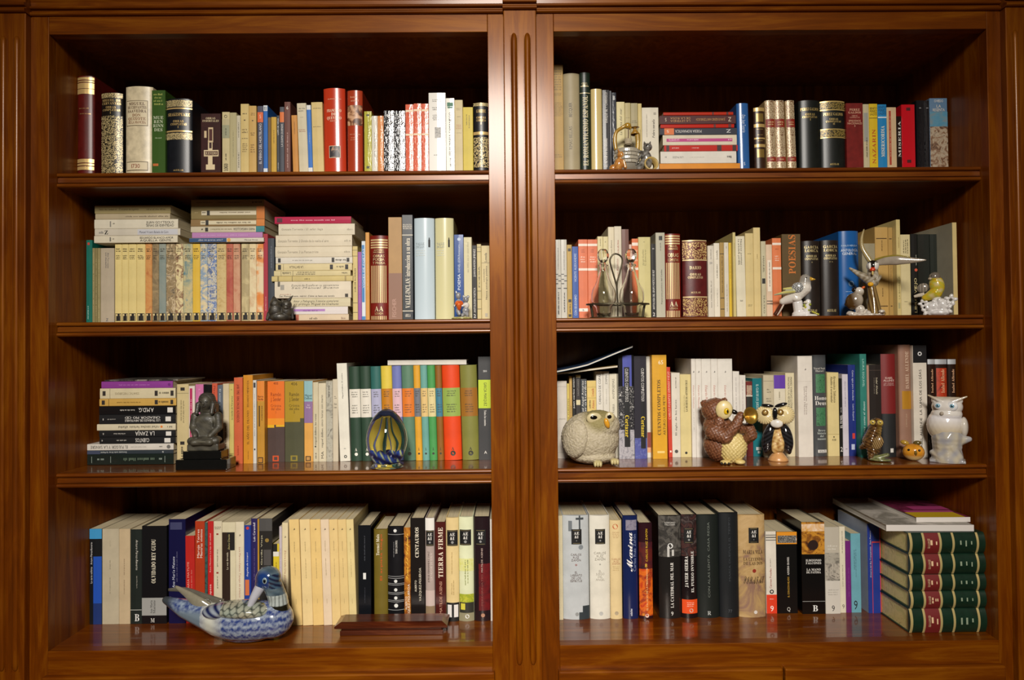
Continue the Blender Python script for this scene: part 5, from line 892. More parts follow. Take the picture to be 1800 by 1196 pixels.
# magazines lying on the green volumes and slanting over the owl row
def magazine(label, c, w, d, t, loc, rot, cover, stripes=()):
    r = empty('magazine', loc, rot); tag(r, label, 'magazine')
    box('page_block', -w/2+.001, w/2-.001, 0.0006, d-.0006, t*0.12, t*0.88, M('e0dace', 'pages'), r)
    box('cover', -w/2, w/2, 0, d, t*0.88, t, M(cover, 'art14') if '|' in cover else M(cover, 'gloss'), r)
    box('cover', -w/2, w/2, 0, d, 0, t*0.12, M('d8d2c8', 'gloss'), r)
    box('spine_fold', -w/2, w/2, -0.0004, 0.0008, 0, t, M('d6cfc8', 'gloss'), r)
    for (x0, x1, y0, y1, col) in stripes:
        mesh_obj('cover_print', [(-w/2+w*x0, d*y0, t+.0002), (-w/2+w*x1, d*y0, t+.0002), (-w/2+w*x1, d*y1, t+.0002), (-w/2+w*x0, d*y1, t+.0002)], [(0, 1, 2, 3)], M(col, 'ink'), r)
    return r
pc_ = P(1640, 930, 0.03); mpp = (DIST+0.03)/FPX
magazine('thick white magazine lying on the green leather stack', None, 0.186, 0.27, 0.0135, (0.8195+0.093, 0.05, zg+0.0006), (0, 0, -0.045), 'b0aaa0|8a8478|c8c0b4')
magazine('colourful magazine with yellow lettering on top of the white magazine', None, 0.118, 0.21, 0.0105, (0.9+0.056, 0.072, zg+0.0143), (0, 0, -0.02), '4a1828|7a2848|3a1420', [(0, .92, .0, .22, 'c8a41c'), (.05, .95, .22, .3, 'b04878'), (0.3, 1, .34, .5, 'a83c70')])

# ================================================================ ORNAMENTS
def vcol(name, rough=0.16, coat=0.6, bscale=0, bstr=0.0, spec=0.5):
    m, nt, b = base_mat(name)
    a = node(nt, 'ShaderNodeAttribute'); a.attribute_name = 'Col'
    nt.links.new(a.outputs['Color'], b.inputs['Base Color'])
    b.inputs['Roughness'].default_value = rough; b.inputs['Coat Weight'].default_value = coat; b.inputs['Coat Roughness'].default_value = 0.08
    b.inputs['Specular IOR Level'].default_value = spec
    if bscale: bump(nt, b, noise(nt, coords(nt), bscale, 4, 0.6, 0.3), bstr, 0.002)
    return m
GLAZE = vcol('painted_glazed_ceramic'); RESIN = vcol('painted_resin', 0.45, 0.15, 260, 0.5); STONE = vcol('rough_stoneware', 0.6, 0.0, 330, 0.9); DULL = vcol('dark_cast_stone', 0.5, 0.1, 180, 0.35)
def rgb(h): c = lin(h); return (c[0], c[1], c[2])
def mixc(a, b, t): t = max(0, min(1, t)); return tuple(x*(1-t)+y*t for x, y in zip(a, b))
def put_prims(bm, prims):
    for p in prims:
        if p[0] == 'e':
            _, x, y, z, rx, ry, rz = p[:7]; rot = p[7:] if len(p) > 7 else (0, 0, 0)
            mt = Matrix.Translation((x, y, z)) @ Euler([math.radians(a) for a in rot]).to_matrix().to_4x4() @ Matrix.Diagonal((rx, ry, rz, 1))
            bmesh.ops.create_icosphere(bm, subdivisions=3, radius=1.0, matrix=mt)
        elif p[0] == 'c':
            _, x0, y0, z0, r0, x1, y1, z1, r1 = p
            a, b = Vector((x0, y0, z0)), Vector((x1, y1, z1)); n = max(3, int((b-a).length/max(0.6, 0.35*min(r0, r1)))); n = min(n, 40)
            for i in range(n+1):
                t = i/n; c = a.lerp(b, t); r = r0+(r1-r0)*t
                bmesh.ops.create_icosphere(bm, subdivisions=2, radius=r, matrix=Matrix.Translation(c))
        elif p[0] == 'b':
            _, x0, x1, y0, y1, z0, z1 = p
            bmesh.ops.create_cube(bm, size=1, matrix=Matrix.Translation(((x0+x1)/2, (y0+y1)/2, (z0+z1)/2)) @ Matrix.Diagonal((x1-x0, y1-y0, z1-z0, 1)))
def blob(name, prims, mat, parent, s, col, vox=1.2, sm=4, disp=None):
    """one continuous skin over overlapping volumes (photo-pixel units), painted per vertex by col(x, y, z)"""
    bm = bmesh.new(); put_prims(bm, prims); me = bpy.data.meshes.new('t'); bm.to_mesh(me); bm.free()
    o = bpy.data.objects.new('t', me); COL.objects.link(o)
    r = o.modifiers.new('r', 'REMESH'); r.mode = 'VOXEL'; r.voxel_size = vox
    if sm: q = o.modifiers.new('s', 'SMOOTH'); q.factor = 0.5; q.iterations = sm
    bpy.context.view_layer.update()
    e = o.evaluated_get(bpy.context.evaluated_depsgraph_get()); m2 = e.to_mesh()
    vs = [tuple(v.co) for v in m2.vertices]; nn = [tuple(v.normal) for v in m2.vertices]; fs = [tuple(p.vertices) for p in m2.polygons]
    e.to_mesh_clear(); bpy.data.objects.remove(o); bpy.data.meshes.remove(me)
    cs = [col(*v) if callable(col) else col for v in vs]
    if disp: vs = [tuple(a+b*disp(*v) for a, b in zip(v, n)) for v, n in zip(vs, nn)]
    ob = mesh_obj(name, [(x*s, y*s, max(z, 0.12)*s) for x, y, z in vs], fs, mat, parent, None, True)
    at = ob.data.color_attributes.new('Col', 'FLOAT_COLOR', 'POINT')
    at.data.foreach_set('color', [k for c in cs for k in (c[0], c[1], c[2], 1.0)])
    return ob
def ell(name, x, y, z, rx, ry, rz, mat, parent, s, rot=(0, 0, 0), seg=16):
    bm = bmesh.new()
    mt = Matrix.Translation((x*s, y*s, z*s)) @ Euler([math.radians(a) for a in rot]).to_matrix().to_4x4() @ Matrix.Diagonal((rx*s, ry*s, rz*s, 1))
    bmesh.ops.create_uvsphere(bm, u_segments=seg, v_segments=max(6, seg//2+2), radius=1.0, matrix=mt)
    for v in bm.verts: v.co.z = max(v.co.z, 0.12*s)
    return bm_obj(name, bm, mat, parent, True)
def tube(name, pts, rad, mat, parent, s, n=10, sub=5, flat=1.0):
    pts = [Vector(p) for p in pts]; rad = rad if isinstance(rad, (list, tuple)) else [rad]*len(pts); path = []
    for i in range(len(pts)-1):
        p0, p1, p2, p3 = pts[max(i-1, 0)], pts[i], pts[i+1], pts[min(i+2, len(pts)-1)]
        for k in range(sub):
            t = k/sub
            path.append((0.5*((2*p1)+(p2-p0)*t+(2*p0-5*p1+4*p2-p3)*t*t+(3*p1-p0-3*p2+p3)*t**3), rad[i]+(rad[i+1]-rad[i])*t))
    path.append((pts[-1], rad[-1]))
    bm = bmesh.new(); rings = []
    for i, (c, r) in enumerate(path):
        d = (path[min(i+1, len(path)-1)][0]-path[max(i-1, 0)][0]).normalized()
        a = Vector((0, 1, 0)); a = (a-d*a.dot(d)); a = a.normalized() if a.length > 1e-3 else Vector((1, 0, 0)); b = d.cross(a)
        rings.append([bm.verts.new((c+a*r*math.cos(2*math.pi*k/n)*flat+b*r*math.sin(2*math.pi*k/n))*s) for k in range(n)])
    for a, b in zip(rings, rings[1:]):
        for k in range(n): bm.faces.new((a[k], a[(k+1) % n], b[(k+1) % n], b[k]))
    bm.faces.new(rings[0]); bm.faces.new(rings[-1])
    return bm_obj(name, bm, mat, parent, True)
def gl(c, rough=0.15):
    k = (c, 'g%s' % rough)
    if k not in _mats:
        m, nt, b = base_mat('glaze_'+c); cc = lin(c)
        t = ramp(nt, noise(nt, coords(nt), 90, 3), [(0.3, scalec(cc, 0.88)), (0.7, scalec(cc, 1.08))]); nt.links.new(t, b.inputs['Base Color'])
        b.inputs['Roughness'].default_value = rough; b.inputs['Coat Weight'].default_value = 0.4; _mats[k] = m
    return _mats[k]
def glass(name, tint, ior=1.45):
    m, nt, b = base_mat(name); b.inputs['Base Color'].default_value = tint; b.inputs['Transmission Weight'].default_value = 1.0
    b.inputs['Roughness'].default_value = 0.02; b.inputs['IOR'].default_value = ior
    t = ramp(nt, noise(nt, coords(nt), 30, 2), [(0.2, scalec(tint, 0.96)), (0.8, tint)]); nt.links.new(t, b.inputs['Base Color'])
    return m
def fig(name, px, z, label, cat, py=None, Y=None, turn=0.0):
    """an Empty on the shelf under photo pixel px (and py on the shelf top, where that shows)"""
    p = on_shelf(px, py, z) if py else P(px, 598-(z-ZE)*FPX/(DIST+Y), Y)
    if not py:
        p = P(px, 600, Y); p = Vector((P(px, 615-(z-ZE)*FPX/(DIST+Y), Y).x, Y, z))
    o = empty(name, (p.x, p.y, z+0.0001), (0, 0, -turn*math.atan2(p.x, DIST+p.y))); tag(o, label, cat)
    return o, (DIST+p.y)/FPX
from mathutils import noise as mnoise
vn = lambda x, y, z, f: mnoise.noise(Vector((x*f, y*f, z*f)))
nz = lambda x, y, z, f: math.sin(x*f+1.3*math.sin(z*f*0.7))*math.cos(z*f*1.1+y*f*0.8)
rr = random.Random(3)

# ---- round stone owl
o, s = fig('owl_ornament', 1038.5, Z3, 'fat round pale stone owl with orange beak and black eyes', 'ornament', Y=0.086, turn=1)
cb, cy, cw = rgb('a89c80'), rgb('8c8050'), rgb('bcb098')
def cstone(x, y, z):
    c = mixc(cb, cw, 0.5+0.9*vn(x, y, z, 0.3)); d = math.hypot(x-14, z-84)
    c = mixc(cy, c, (d-16)/14) if y < 5 else c
    return c
blob('body', [('e', -1, 2, 45, 51, 40, 46), ('e', 14, -3, 67, 37, 32, 27), ('e', 4, 0, 14, 40, 32, 14)], STONE, o, s, cstone, 1.3, 5, lambda x, y, z: 0.9*vn(x, y, z, 0.35)+0.5*vn(x, y, z, 0.8))
blob('wing', [('e', -26, -24, 46, 25, 14, 34, 0, 12, -32)], STONE, o, s, lambda x, y, z: mixc(cb, cw, 0.5+0.9*vn(x, y, z, 0.3)), 1.2, 3, lambda x, y, z: 0.9*vn(x, y, z, 0.35)+0.5*vn(x, y, z, 0.8))
for ex, ez, rx, yy in ((6.5, 82, 13.5, -29), (33, 83, 8.5, -26)):
    e = ell('eye', ex, yy, ez, rx, 4, 10, gl('c2b48a', 0.4), o, s, (8, 0, 10)); ell('pupil', ex-.5, yy-3.6, ez+1.5, rx*0.47, 1.6, 3.6, gl('0c0a09', 0.06), e, s, (8, 0, 10))
ell('beak', 28, -34, 74, 4.6, 5, 9.5, gl('d89a2c', 0.12), o, s, (14, -18, 0))
for fx, fz, fy in ((12, 5, -34), (41, 7, -22)):
    f = ell('foot', fx, fy+4, fz, 8, 9, 5.5, gl('b8aa78', 0.4), o, s)
    for k in (-1, 0, 1): ell('toe', fx+k*4.6, fy-2, fz-.5, 2.7, 6, 5.2, gl('c4b684', 0.35), f, s)

# ---- brown owl blowing a golden trumpet
o, s = fig('owl_ornament', 1272, Z3, 'brown feathered owl with cream belly blowing a golden trumpet', 'ornament', Y=0.088, turn=1)
br, bd_, bc = rgb('7a4c32'), rgb('5a3420'), rgb('d8c282')
def cowl(x, y, z): return mixc(bd_, mixc(br, rgb('8e5c3c'), 0.4+0.5*nz(x, y, z, 0.35)), 0.55+0.6*nz(x, y, z, 0.9))
feat = lambda x, y, z: 1.1*abs(math.sin(x*0.62+z*0.33))*abs(math.sin(z*0.55-x*0.28))
blob('body', [('e', -1, 3, 30, 33, 27, 31), ('e', -9, 4, 62, 25, 22, 22), ('e', -12, 3, 90, 25, 23, 22), ('e', -31, 4, 101, 7, 7, 7), ('e', 3, 6, 108, 5, 5, 4)], RESIN, o, s, cowl, 1.3, 4, feat)
blob('belly', [('e', 15, -10, 27, 24, 20, 28, 0, 10, 0)], RESIN, o, s, lambda x, y, z: mixc(rgb('bda560'), bc, 0.6+0.5*nz(x, y, z, 1.0)), 1.2, 2, lambda x, y, z: 1.4*abs(math.sin(x*0.55+z*0.45))*abs(math.sin(z*0.5-x*0.45)))
w1 = blob('wing', [('c', -16, -16, 54, 15, 4, -24, 46, 12), ('c', 4, -24, 48, 11, 20, -26, 66, 9), ('c', 20, -26, 66, 9, 29, -24, 84, 7), ('e', -6, -20, 70, 9, 7, 12)], RESIN, o, s, cowl, 1.2, 3, feat)
w2 = blob('wing', [('c', 24, -6, 60, 9, 43, -18, 62, 9), ('c', 43, -18, 62, 9, 46, -16, 50, 10), ('c', 46, -16, 50, 10, 36, -8, 40, 8)], RESIN, o, s, cowl, 1.2, 3, feat)
f = ell('face_disc', 2, -19.5, 93, 14.5, 6, 16.5, gl('d8c48a', 0.4), o, s, (0, 8, 8))
e = ell('eye', 6, -24.6, 91, 4.6, 2.5, 5.6, gl('d8b01c', 0.1), f, s, (0, 12, 14)); ell('pupil', 7.8, -26.6, 91, 1.6, 1.2, 3.0, gl('0a0908', 0.05), e, s)
ell('beak', 18.5, -17, 89.5, 6.5, 4, 4, gl('16130f', 0.2), o, s, (0, 24, 0))
gd, ntg, bg_ = base_mat('brass'); bg_.inputs['Base Color'].default_value = lin('b08a3a'); bg_.inputs['Metallic'].default_value = 0.75; bg_.inputs['Roughness'].default_value = 0.3
bump(ntg, bg_, noise(ntg, coords(ntg), 400, 2), 0.05, 0.0005)
hb = empty('horn_axis')
hm = bmesh.new(); lathe_bm([(0.8, -20), (1.4, -15), (2.2, -7), (4.5, 0), (9, 5), (13, 8), (14.6, 9), (13.8, 9.4), (9, 6), (3.6, 1.2), (0.01, -3)], 24, hm)
mt = Matrix.Translation((40*s, -26*s, 84*s)) @ Vector((0.55, -0.78, 0.16)).to_track_quat('Z', 'Y').to_matrix().to_4x4() @ Matrix.Diagonal((s, s, s, 1))
bmesh.ops.transform(hm, matrix=mt, verts=hm.verts); bm_obj('trumpet', hm, gd, o, True); bpy.data.objects.remove(hb)
ft = ell('foot', 27, -20, 4.2, 9, 10, 4.6, gl('d0ba78', 0.4), o, s)
ft2 = ell('foot', 3, -25, 3.8, 9, 9, 4.2, gl('c8b070', 0.4), o, s)
for k in (-6, -.5, 5.5): ell('claw', 3+k, -33, 2.2, 2.1, 3.2, 2.6, gl('14110e', 0.2), ft2, s)

# ---- owl put together from sea shells
o, s = fig('owl_ornament', 1367.8, Z3, 'owl made of sea shells with huge cream eyes and black wings', 'ornament', Y=0.1, turn=1)
hm = lathe_bm([(0.01, 0), (17*s, 0), (17.5*s, 1.5*s), (14*s, 7*s), (10*s, 12*s), (7*s, 15*s), (0.01, 15.5*s)], 28); bm_obj('shell_base', hm, gl('c8935c', 0.35), o, True)
blob('body', [('e', 0, 2, 34, 13, 12, 25), ('e', 4, -6, 30, 7, 6, 14), ('e', -5, -6, 24, 6, 5, 12), ('e', 0, 4, 66, 14, 11, 12)], RESIN, o, s, lambda x, y, z: mixc(rgb('a8783c'), rgb('d8b878'), 0.5+0.6*nz(x, y, z, 0.5)), 1.1, 2)
for sx, rt in ((-15.5, 12), (14.5, -10)):
    wv = blob('wing', [('e', sx, 0, 40, 10.5, 9, 25, 0, rt, 0), ('e', sx*1.06, 0, 26, 7, 7, 15, 0, rt*1.4, 0)], vcol('black_mussel_shell', 0.12, 0.8), o, s, lambda x, y, z: mixc(rgb('111113'), rgb('2c2c30'), 0.3+0.5*math.sin(z*0.9+abs(x)*0.6)), 1.0, 2)
for ex, ez, r, rz_ in ((-21, 80, 16.5, -12), (13, 81, 16, 14)):
    bm = bmesh.new(); cen = bm.verts.new((0, -5.5, 0)); rings = []
    for fr, yy in ((0.35, -5.2), (0.7, -3.6), (0.93, -1.2), (1.0, 0.6)):
        rings.append([bm.verts.new((r*fr*(1+0.035*math.cos(22*a)*fr)*math.cos(a), yy-0.5*fr*math.cos(22*a), r*fr*(1+0.035*math.cos(22*a)*fr)*math.sin(a))) for a in [2*math.pi*k/88 for k in range(88)]])
    back = bm.verts.new((0, 2.5, 0))
    for k in range(88):
        k2 = (k+1) % 88; bm.faces.new((cen, rings[0][k2], rings[0][k])); bm.faces.new((back, rings[-1][k], rings[-1][k2]))
        for a, b in zip(rings, rings[1:]): bm.faces.new((a[k], a[k2], b[k2], b[k]))
    bmesh.ops.transform(bm, matrix=Matrix.Translation((ex*s, -10*s, ez*s)) @ Euler((0, 0, math.radians(rz_))).to_matrix().to_4x4() @ Matrix.Diagonal((s, s, s, 1)), verts=bm.verts)
    e = bm_obj('eye_shell', bm, gl('dcc894', 0.18), o, True)
    ix = ex+(1 if ex < 0 else -8)
    i_ = ell('iris', ix, -16, ez+5, 5.6, 3, 5.6, gl('7a5c2c', 0.1), e, s); ell('pupil', ix, -18.6, ez+5, 2.4, 1.5, 2.4, gl('d8b468', 0.08), i_, s); ell('pupil_dot', ix, -20, ez+5, .9, .6, .9, gl('0c0a08', 0.1), i_, s)
ell('brow', -16, -13, 97, 10.5, 4, 3, gl('121214', 0.12), o, s, (0, 5, 0)); ell('brow', 6, -13, 98.5, 11, 4, 3.4, gl('121214', 0.12), o, s, (0, -17, 0))
ell('beak', -4, -17, 84, 4.2, 4, 10.5, gl('121214', 0.1), o, s); ell('bib', -1.5, -13, 66, 10.5, 4, 7.5, gl('dcd6cc', 0.15), o, s)

# ---- small brown owl on a green base
o, s = fig('owl_ornament', 1546.5, Z3, 'small brown glazed owl perched on an oval green base', 'ornament', Y=0.078, turn=1)
bs = blob('base', [('e', 0, 0, 2.6, 19, 13, 3.0), ('c', -9, -2, 5, 4, 12, -2, 12, 3.4)], GLAZE, o, s, lambda x, y, z: mixc(rgb('5c6238'), rgb('7c7c54'), 0.5+0.6*nz(x, y, z, 0.5)), 0.8, 3)
def cbo(x, y, z):
    c = mixc(rgb('3c2816'), rgb('6a4a26'), 0.5+0.7*nz(x, y, z, 0.55))
    if x > -4 and y < 0 and z > 34: c = mixc(c, rgb('8a6c28'), (x+4)/8)
    return c
blob('body', [('c', -6, 0, 58, 11, -13, 1, 34, 15), ('c', -13, 1, 34, 14, -9, 0, 20, 11), ('c', -16, 2, 30, 9, -28, 3, 22, 4), ('c', -12, 0, 18, 8, -14, -2, 6, 5), ('e', -4, -3, 67, 11, 10, 9)], GLAZE, o, s, cbo, 0.9, 3, lambda x, y, z: 0.35*math.sin(z*1.3+x*0.6))
blob('wing', [('e', -3, -10, 33, 9, 5, 13, 0, 24, 0)], GLAZE, o, s, lambda x, y, z: mixc(rgb('4a3018'), rgb('a88c5c'), 0.5+0.6*math.sin(x*1.9+z*0.8)), 0.8, 2)
for ex in (-10, 1.5):
    e = ell('eye_disc', ex, -11, 68.5, 5, 3, 4.6, gl('b8a04c', 0.15), o, s); ell('pupil', ex+.4, -13.6, 68.8, 1.4, 1, 1.4, gl('2a1c0c', 0.08), e, s)
ell('beak', -4, -13.5, 65.5, 2, 2.4, 3, gl('5a3c18', 0.15), o, s)

# ---- little round owl head
o, s = fig('owl_ornament', 1606, Z3, 'tiny round amber owl head with black bead eyes', 'ornament', Y=0.08, turn=1)
def chd(x, y, z):
    d = min(math.hypot(x+7, z-20), math.hypot(x-9, z-20))
    c = mixc(rgb('d8942c'), rgb('b8781c'), d/11) if y < -2 else mixc(rgb('6a4a20'), rgb('4a3818'), 0.5)
    return mixc(rgb('d8c48c'), c, (z-3)/8) if y < 2 else c
blob('head', [('e', 0, 0, 15, 17.5, 14, 15.2), ('e', 0, 2, 6, 11, 10, 6)], GLAZE, o, s, chd, 0.8, 3)
ell('ear_tuft', -13, -1, 31, 7, 4, 4.2, gl('a88430', 0.15), o, s, (0, 14, 0)); ell('ear_tuft', 6, -1, 31.5, 6.5, 4, 4.2, gl('5c4c24', 0.15), o, s, (0, -6, 0))
for ex in (-7, 9): ell('eye', ex, -12.4, 20, 2, 1.6, 2, gl('100c08', 0.05), o, s)
ell('beak', 3.5, -14, 15.5, 2.3, 2.4, 4.6, gl('6a5018', 0.12), o, s)

# ---- white lustre owl on a stump
o, s = fig('owl_ornament', 1665.6, Z3, 'white pearl glazed owl with blue eyes on a grey stump', 'ornament', Y=0.06, turn=1)
stp = blob('stump', [('c', 0, 0, 4, 26, 0, 0, 20, 23), ('c', 0, 0, 20, 23, 0, 0, 42, 25), ('c', 12, 0, 38, 12, 32, -2, 42, 5), ('c', -22, -6, 16, 5, -8, -16, 8, 8), ('c', 6, -14, 28, 9, 16, -12, 10, 8), ('b', -27, 27, -18, 18, 0, 5)], GLAZE, o, s, lambda x, y, z: mixc(rgb('9c9a9c'), rgb('b8ae98'), 0.5+1.2*vn(x, y, z, 0.09)), 1.2, 5)
def cwo(x, y, z):
    c = mixc(rgb('dcd8d8'), rgb('c8baa0'), (78-z)/22) if z < 82 else rgb('d6d0c8')
    return mixc(c, rgb('b4a488'), (z-107)/8) if z > 104 else c
blob('body', [('e', -3, 0, 64, 28, 22, 31), ('e', 1, 0, 97, 24, 20, 18), ('e', 0, -1, 84, 24, 20, 14), ('c', -16, -4, 108, 7, 18, -4, 108, 7), ('c', -6, -13, 106, 4, -27, -10, 117, 1.6), ('c', 8, -13, 106, 4, 30, -10, 116, 1.6), ('c', -5, -13, 44, 6, 12, -13, 42, 6)], GLAZE, o, s, cwo, 1.1, 3)
blob('wing', [('e', 25, 3, 62, 7, 13, 18)], GLAZE, o, s, rgb('c8c0b4'), 1.0, 2)
for ex, r in ((-12.5, 6), (8.5, 8.5)):
    e = ell('eye_disc', ex, -16.5, 99, r, 4, r, gl('dcdcdc', 0.12), o, s); i_ = ell('iris', ex-.3*r/8, -19.6, 99.5, 3.6, 2, 3.6, gl('6a98ac', 0.06), e, s); ell('pupil', ex-.5, -21.2, 99.5, 1.5, 1, 1.5, gl('101418', 0.05), i_, s)
ell('beak', -7, -19.5, 86, 3.2, 3.6, 3.6, gl('a89c8c', 0.15), o, s)

# ---- seated scribe statue
o, s = fig('statue', 362.6, Z3, 'dark stone seated Egyptian scribe on a stepped black base', 'statue', Y=0.074)
blk = gl('0c0d0d', 0.12)
bm_obj('base', box_bm(-44*s, 44*s, -20*s, 20*s, 0, 18*s, 1.2*s), blk, o); bm_obj('base', box_bm(-33*s, 33*s, -17*s, 16*s, 18*s, 32*s, 1.2*s), blk, o)
cs_ = lambda x, y, z: mixc(rgb('35322a'), rgb('4c483c'), 0.5+0.6*nz(x, y, z, 0.25))
blob('scribe', [('b', -27, 27, -15, 14, 32, 43), ('c', -21, -10, 49, 7.5, 14, -17, 47, 6), ('c', 21, -10, 49, 7.5, -14, -17, 47, 6), ('e', 0, 2, 50, 26, 18, 9), ('b', -15, 15, -9, 12, 52, 82), ('e', 0, 2, 84, 21, 12, 13), ('e', 0, 4, 100, 13, 9, 9), ('c', -20, 2, 91, 7.5, -22.5, 0, 72, 6.8), ('c', -22.5, 0, 72, 6.8, -13, -14, 58, 4.6), ('c', 20, 2, 91, 7.5, 22.5, 0, 72, 6.8), ('c', 22.5, 0, 72, 6.8, 13, -14, 58, 4.6), ('e', 0, 1, 104, 8, 8, 8), ('e', 1, -2, 115, 10.5, 11, 14)], DULL, o, s, cs_, 1.1, 3)
blob('headdress', [('e', 0, 4, 120, 14.5, 13, 13), ('e', 0, 6, 110, 17.5, 9, 15), ('c', -13, -2, 112, 4.5, -13, -8, 97, 3.6), ('c', 13, -2, 112, 4.5, 13, -8, 97, 3.6), ('b', -17, 17, 0, 12, 98, 112)], DULL, o, s, lambda x, y, z: mixc(rgb('2c2922'), rgb('46423a'), 0.5+0.5*math.sin(z*1.8)), 1.0, 2)
ell('nose', 1, -13.4, 114, 1.5, 2.2, 2.8, gl('46423a', 0.4), o, s)
for ex in (-3.6, 5.2): ell('eye', ex, -11.8, 117, 2.3, 1.3, 1.0, gl('1c1a16', 0.4), o, s)
ell('mouth', 1, -12.2, 108.6, 2.8, 1.4, .8, gl('2a2720', 0.4), o, s)
ell('kilt_fold_highlight', 0, -19.5, 48.5, 17, 2.5, 2, gl('5a5648', 0.4), o, s)  # fold in a paler tone than the stone: a highlight put into its colour

# ---- glass egg paperweight
o, s = fig('paperweight', 680, Z3, 'clear glass egg paperweight with blue petals and twisted bubble inside', 'paperweight', Y=0.062)
prof = [(0.01, 0), (24, 0), (29, 1.5), (26, 4.5), (22, 7), (24, 12), (30, 22), (34.5, 36), (36, 48), (34.5, 62), (30, 76), (23, 88), (14, 97.5), (6, 101.8), (0.01, 103)]
bm_obj('glass_egg', lathe_bm([(r*s, z*s) for r, z in prof], 40), glass('clear_glass', (0.97, 0.98, 0.97, 1), 1.32), o, True)
bl = vcol('cobalt_glass', 0.1, 0.5)
blob('petals', [('e', x, y, 20, 8.5, 7, 14, 0, t, 0) for x, y, t in ((-17, 0, -16), (17, 0, 16), (-6, -14, -6), (8, -13, 8), (0, 12, 0))]+[('e', 0, 0, 12, 22, 19, 6)], bl, o, s, lambda x, y, z: mixc(rgb('10164a'), rgb('2a4a9c') if math.sin(x*0.7+z*0.3) > -.6 else rgb('b8c48c'), 0.5+0.6*math.sin(z*0.35+x*0.2)), 0.9, 2)
blob('blue_cap', [('e', -2, 0, 92, 11, 10, 6), ('c', -10, 0, 88, 5, -20, 0, 78, 2), ('c', 8, 0, 90, 5, 20, 0, 76, 2)], bl, o, s, lambda x, y, z: mixc(rgb('1a1e34'), rgb('34405c'), 0.5), 0.9, 2)
tube('bubble', [(-6, 0, 24), (-9, -1, 40), (-5, 0, 60), (-3, 0, 84)], [5, 9, 6, 3.5], glass('bubble_glass', (0.9, 0.92, 0.94, 1), 1.1), o, s, 14)
tube('bubble', [(8, 2, 26), (10, 2, 42), (5, 1, 60), (4, 0, 84)], [3, 6, 4, 2.5], glass('bubble_glass', (0.9, 0.92, 0.94, 1), 1.1), o, s, 12)

# ---- oil and vinegar bottles in their stand
st, s = fig('cruet_stand', 1086, Z2, 'dark metal cruet stand with heart shaped loop handle', 'stand', Y=0.072)
pm, ntp, bp = base_mat('tarnished_pewter'); bp.inputs['Base Color'].default_value = lin('57503f'); bp.inputs['Metallic'].default_value = 0.85; bp.inputs['Roughness'].default_value = 0.28
bump(ntp, bp, noise(ntp, coords(ntp), 200, 3), 0.1, 0.0008)
def oval_plate(name, hw, hd, z0, z1, holes, mat, parent):
    n = 48; out = [(hw*math.cos(2*math.pi*k/n), hd*math.sin(2*math.pi*k/n)) for k in range(n)]
    bm = bmesh.new()
    if not holes:
        a = [bm.verts.new((x*s, y*s, z0*s)) for x, y in out]; b = [bm.verts.new((x*s, y*s, z1*s)) for x, y in out]
        bm.faces.new(a[::-1]); bm.faces.new(b)
        for k in range(n): bm.faces.new((a[k], a[(k+1) % n], b[(k+1) % n], b[k]))
    else:                                   # a raised rim: outer wall, top, inner wall
        inn = [(x*0.93, y*0.88) for x, y in out]
        L = [[bm.verts.new((x*s, y*s, z*s)) for x, y in c] for c, z in ((out, z0), (out, z1), (inn, z1), (inn, z0))]
        for i in range(4):
            for k in range(n): bm.faces.new((L[i][k], L[i][(k+1) % n], L[(i+1) % 4][(k+1) % n], L[(i+1) % 4][k]))
    return bm_obj(name, bm, mat, parent)
oval_plate('base_plate', 50, 24, 0, 2.2, False, pm, st); oval_plate('rim', 56, 27, 23.5, 26, True, pm, st)
for lx in (-44, 44): tube('post', [(lx*1.0, 0, 1), (lx*1.03, 0, 12), (lx*1.08, 0, 24)], 2.2, pm, st, s, 8, 3)
tube('handle', [(0, 0, 2), (0, 0, 30), (-1.2, 0, 55), (-7, 0, 78), (-12.6, 0, 100), (-9.6, 0, 110), (-3.5, 0, 114), (5, 0, 111), (9.2, 0, 102), (5, 0, 82), (-0.8, 0, 60), (0, 0, 32)], 1.5, pm, st, s, 8, 5, 1.7)
GLS = glass('cruet_glass', (0.97, 0.97, 0.95, 1), 1.42)
bot = [(0.01, 2.7), (11, 2.7), (12, 4), (13, 12), (14.5, 20), (20, 26), (22, 32), (22, 42), (20.5, 50), (16, 58), (11, 70), (7.6, 82), (6.4, 90), (8.6, 93), (8.8, 95), (6.6, 96)]
inn = [(r-1.5, z+1.6 if i < 2 else z) for i, (r, z) in enumerate(bot[1:-1])]
prof = bot+[(5.0, 95), (4.9, 90), (6.1, 82), (9.6, 70), (14.6, 58), (19, 50), (20.4, 42), (20.4, 32), (18.4, 27), (13, 21), (11.5, 12), (10.4, 6), (0.01, 5.2)]
for k, lx in enumerate((-24.6, 24.6)):
    b_ = empty('cruet_bottle', (st.location.x+lx*s, st.location.y, Z2)); tag(b_, ('clear glass oil bottle with stopper beside the coral paperbacks', 'clear glass vinegar bottle with stopper beside the khaki paperback')[k], 'bottle', 'cruet bottles')
    bm_obj('bottle_glass', lathe_bm([(r*s, z*s) for r, z in prof], 32), GLS, b_, True)
    bm_obj('stopper', lathe_bm([(r*s, z*s) for r, z in [(0.01, 84), (3.6, 84), (4.2, 95), (4.6, 99), (7.6, 102.5), (10.4, 108), (10.8, 113), (8.6, 118.5), (5.6, 122), (0.01, 122.5)]], 10), GLS, b_)

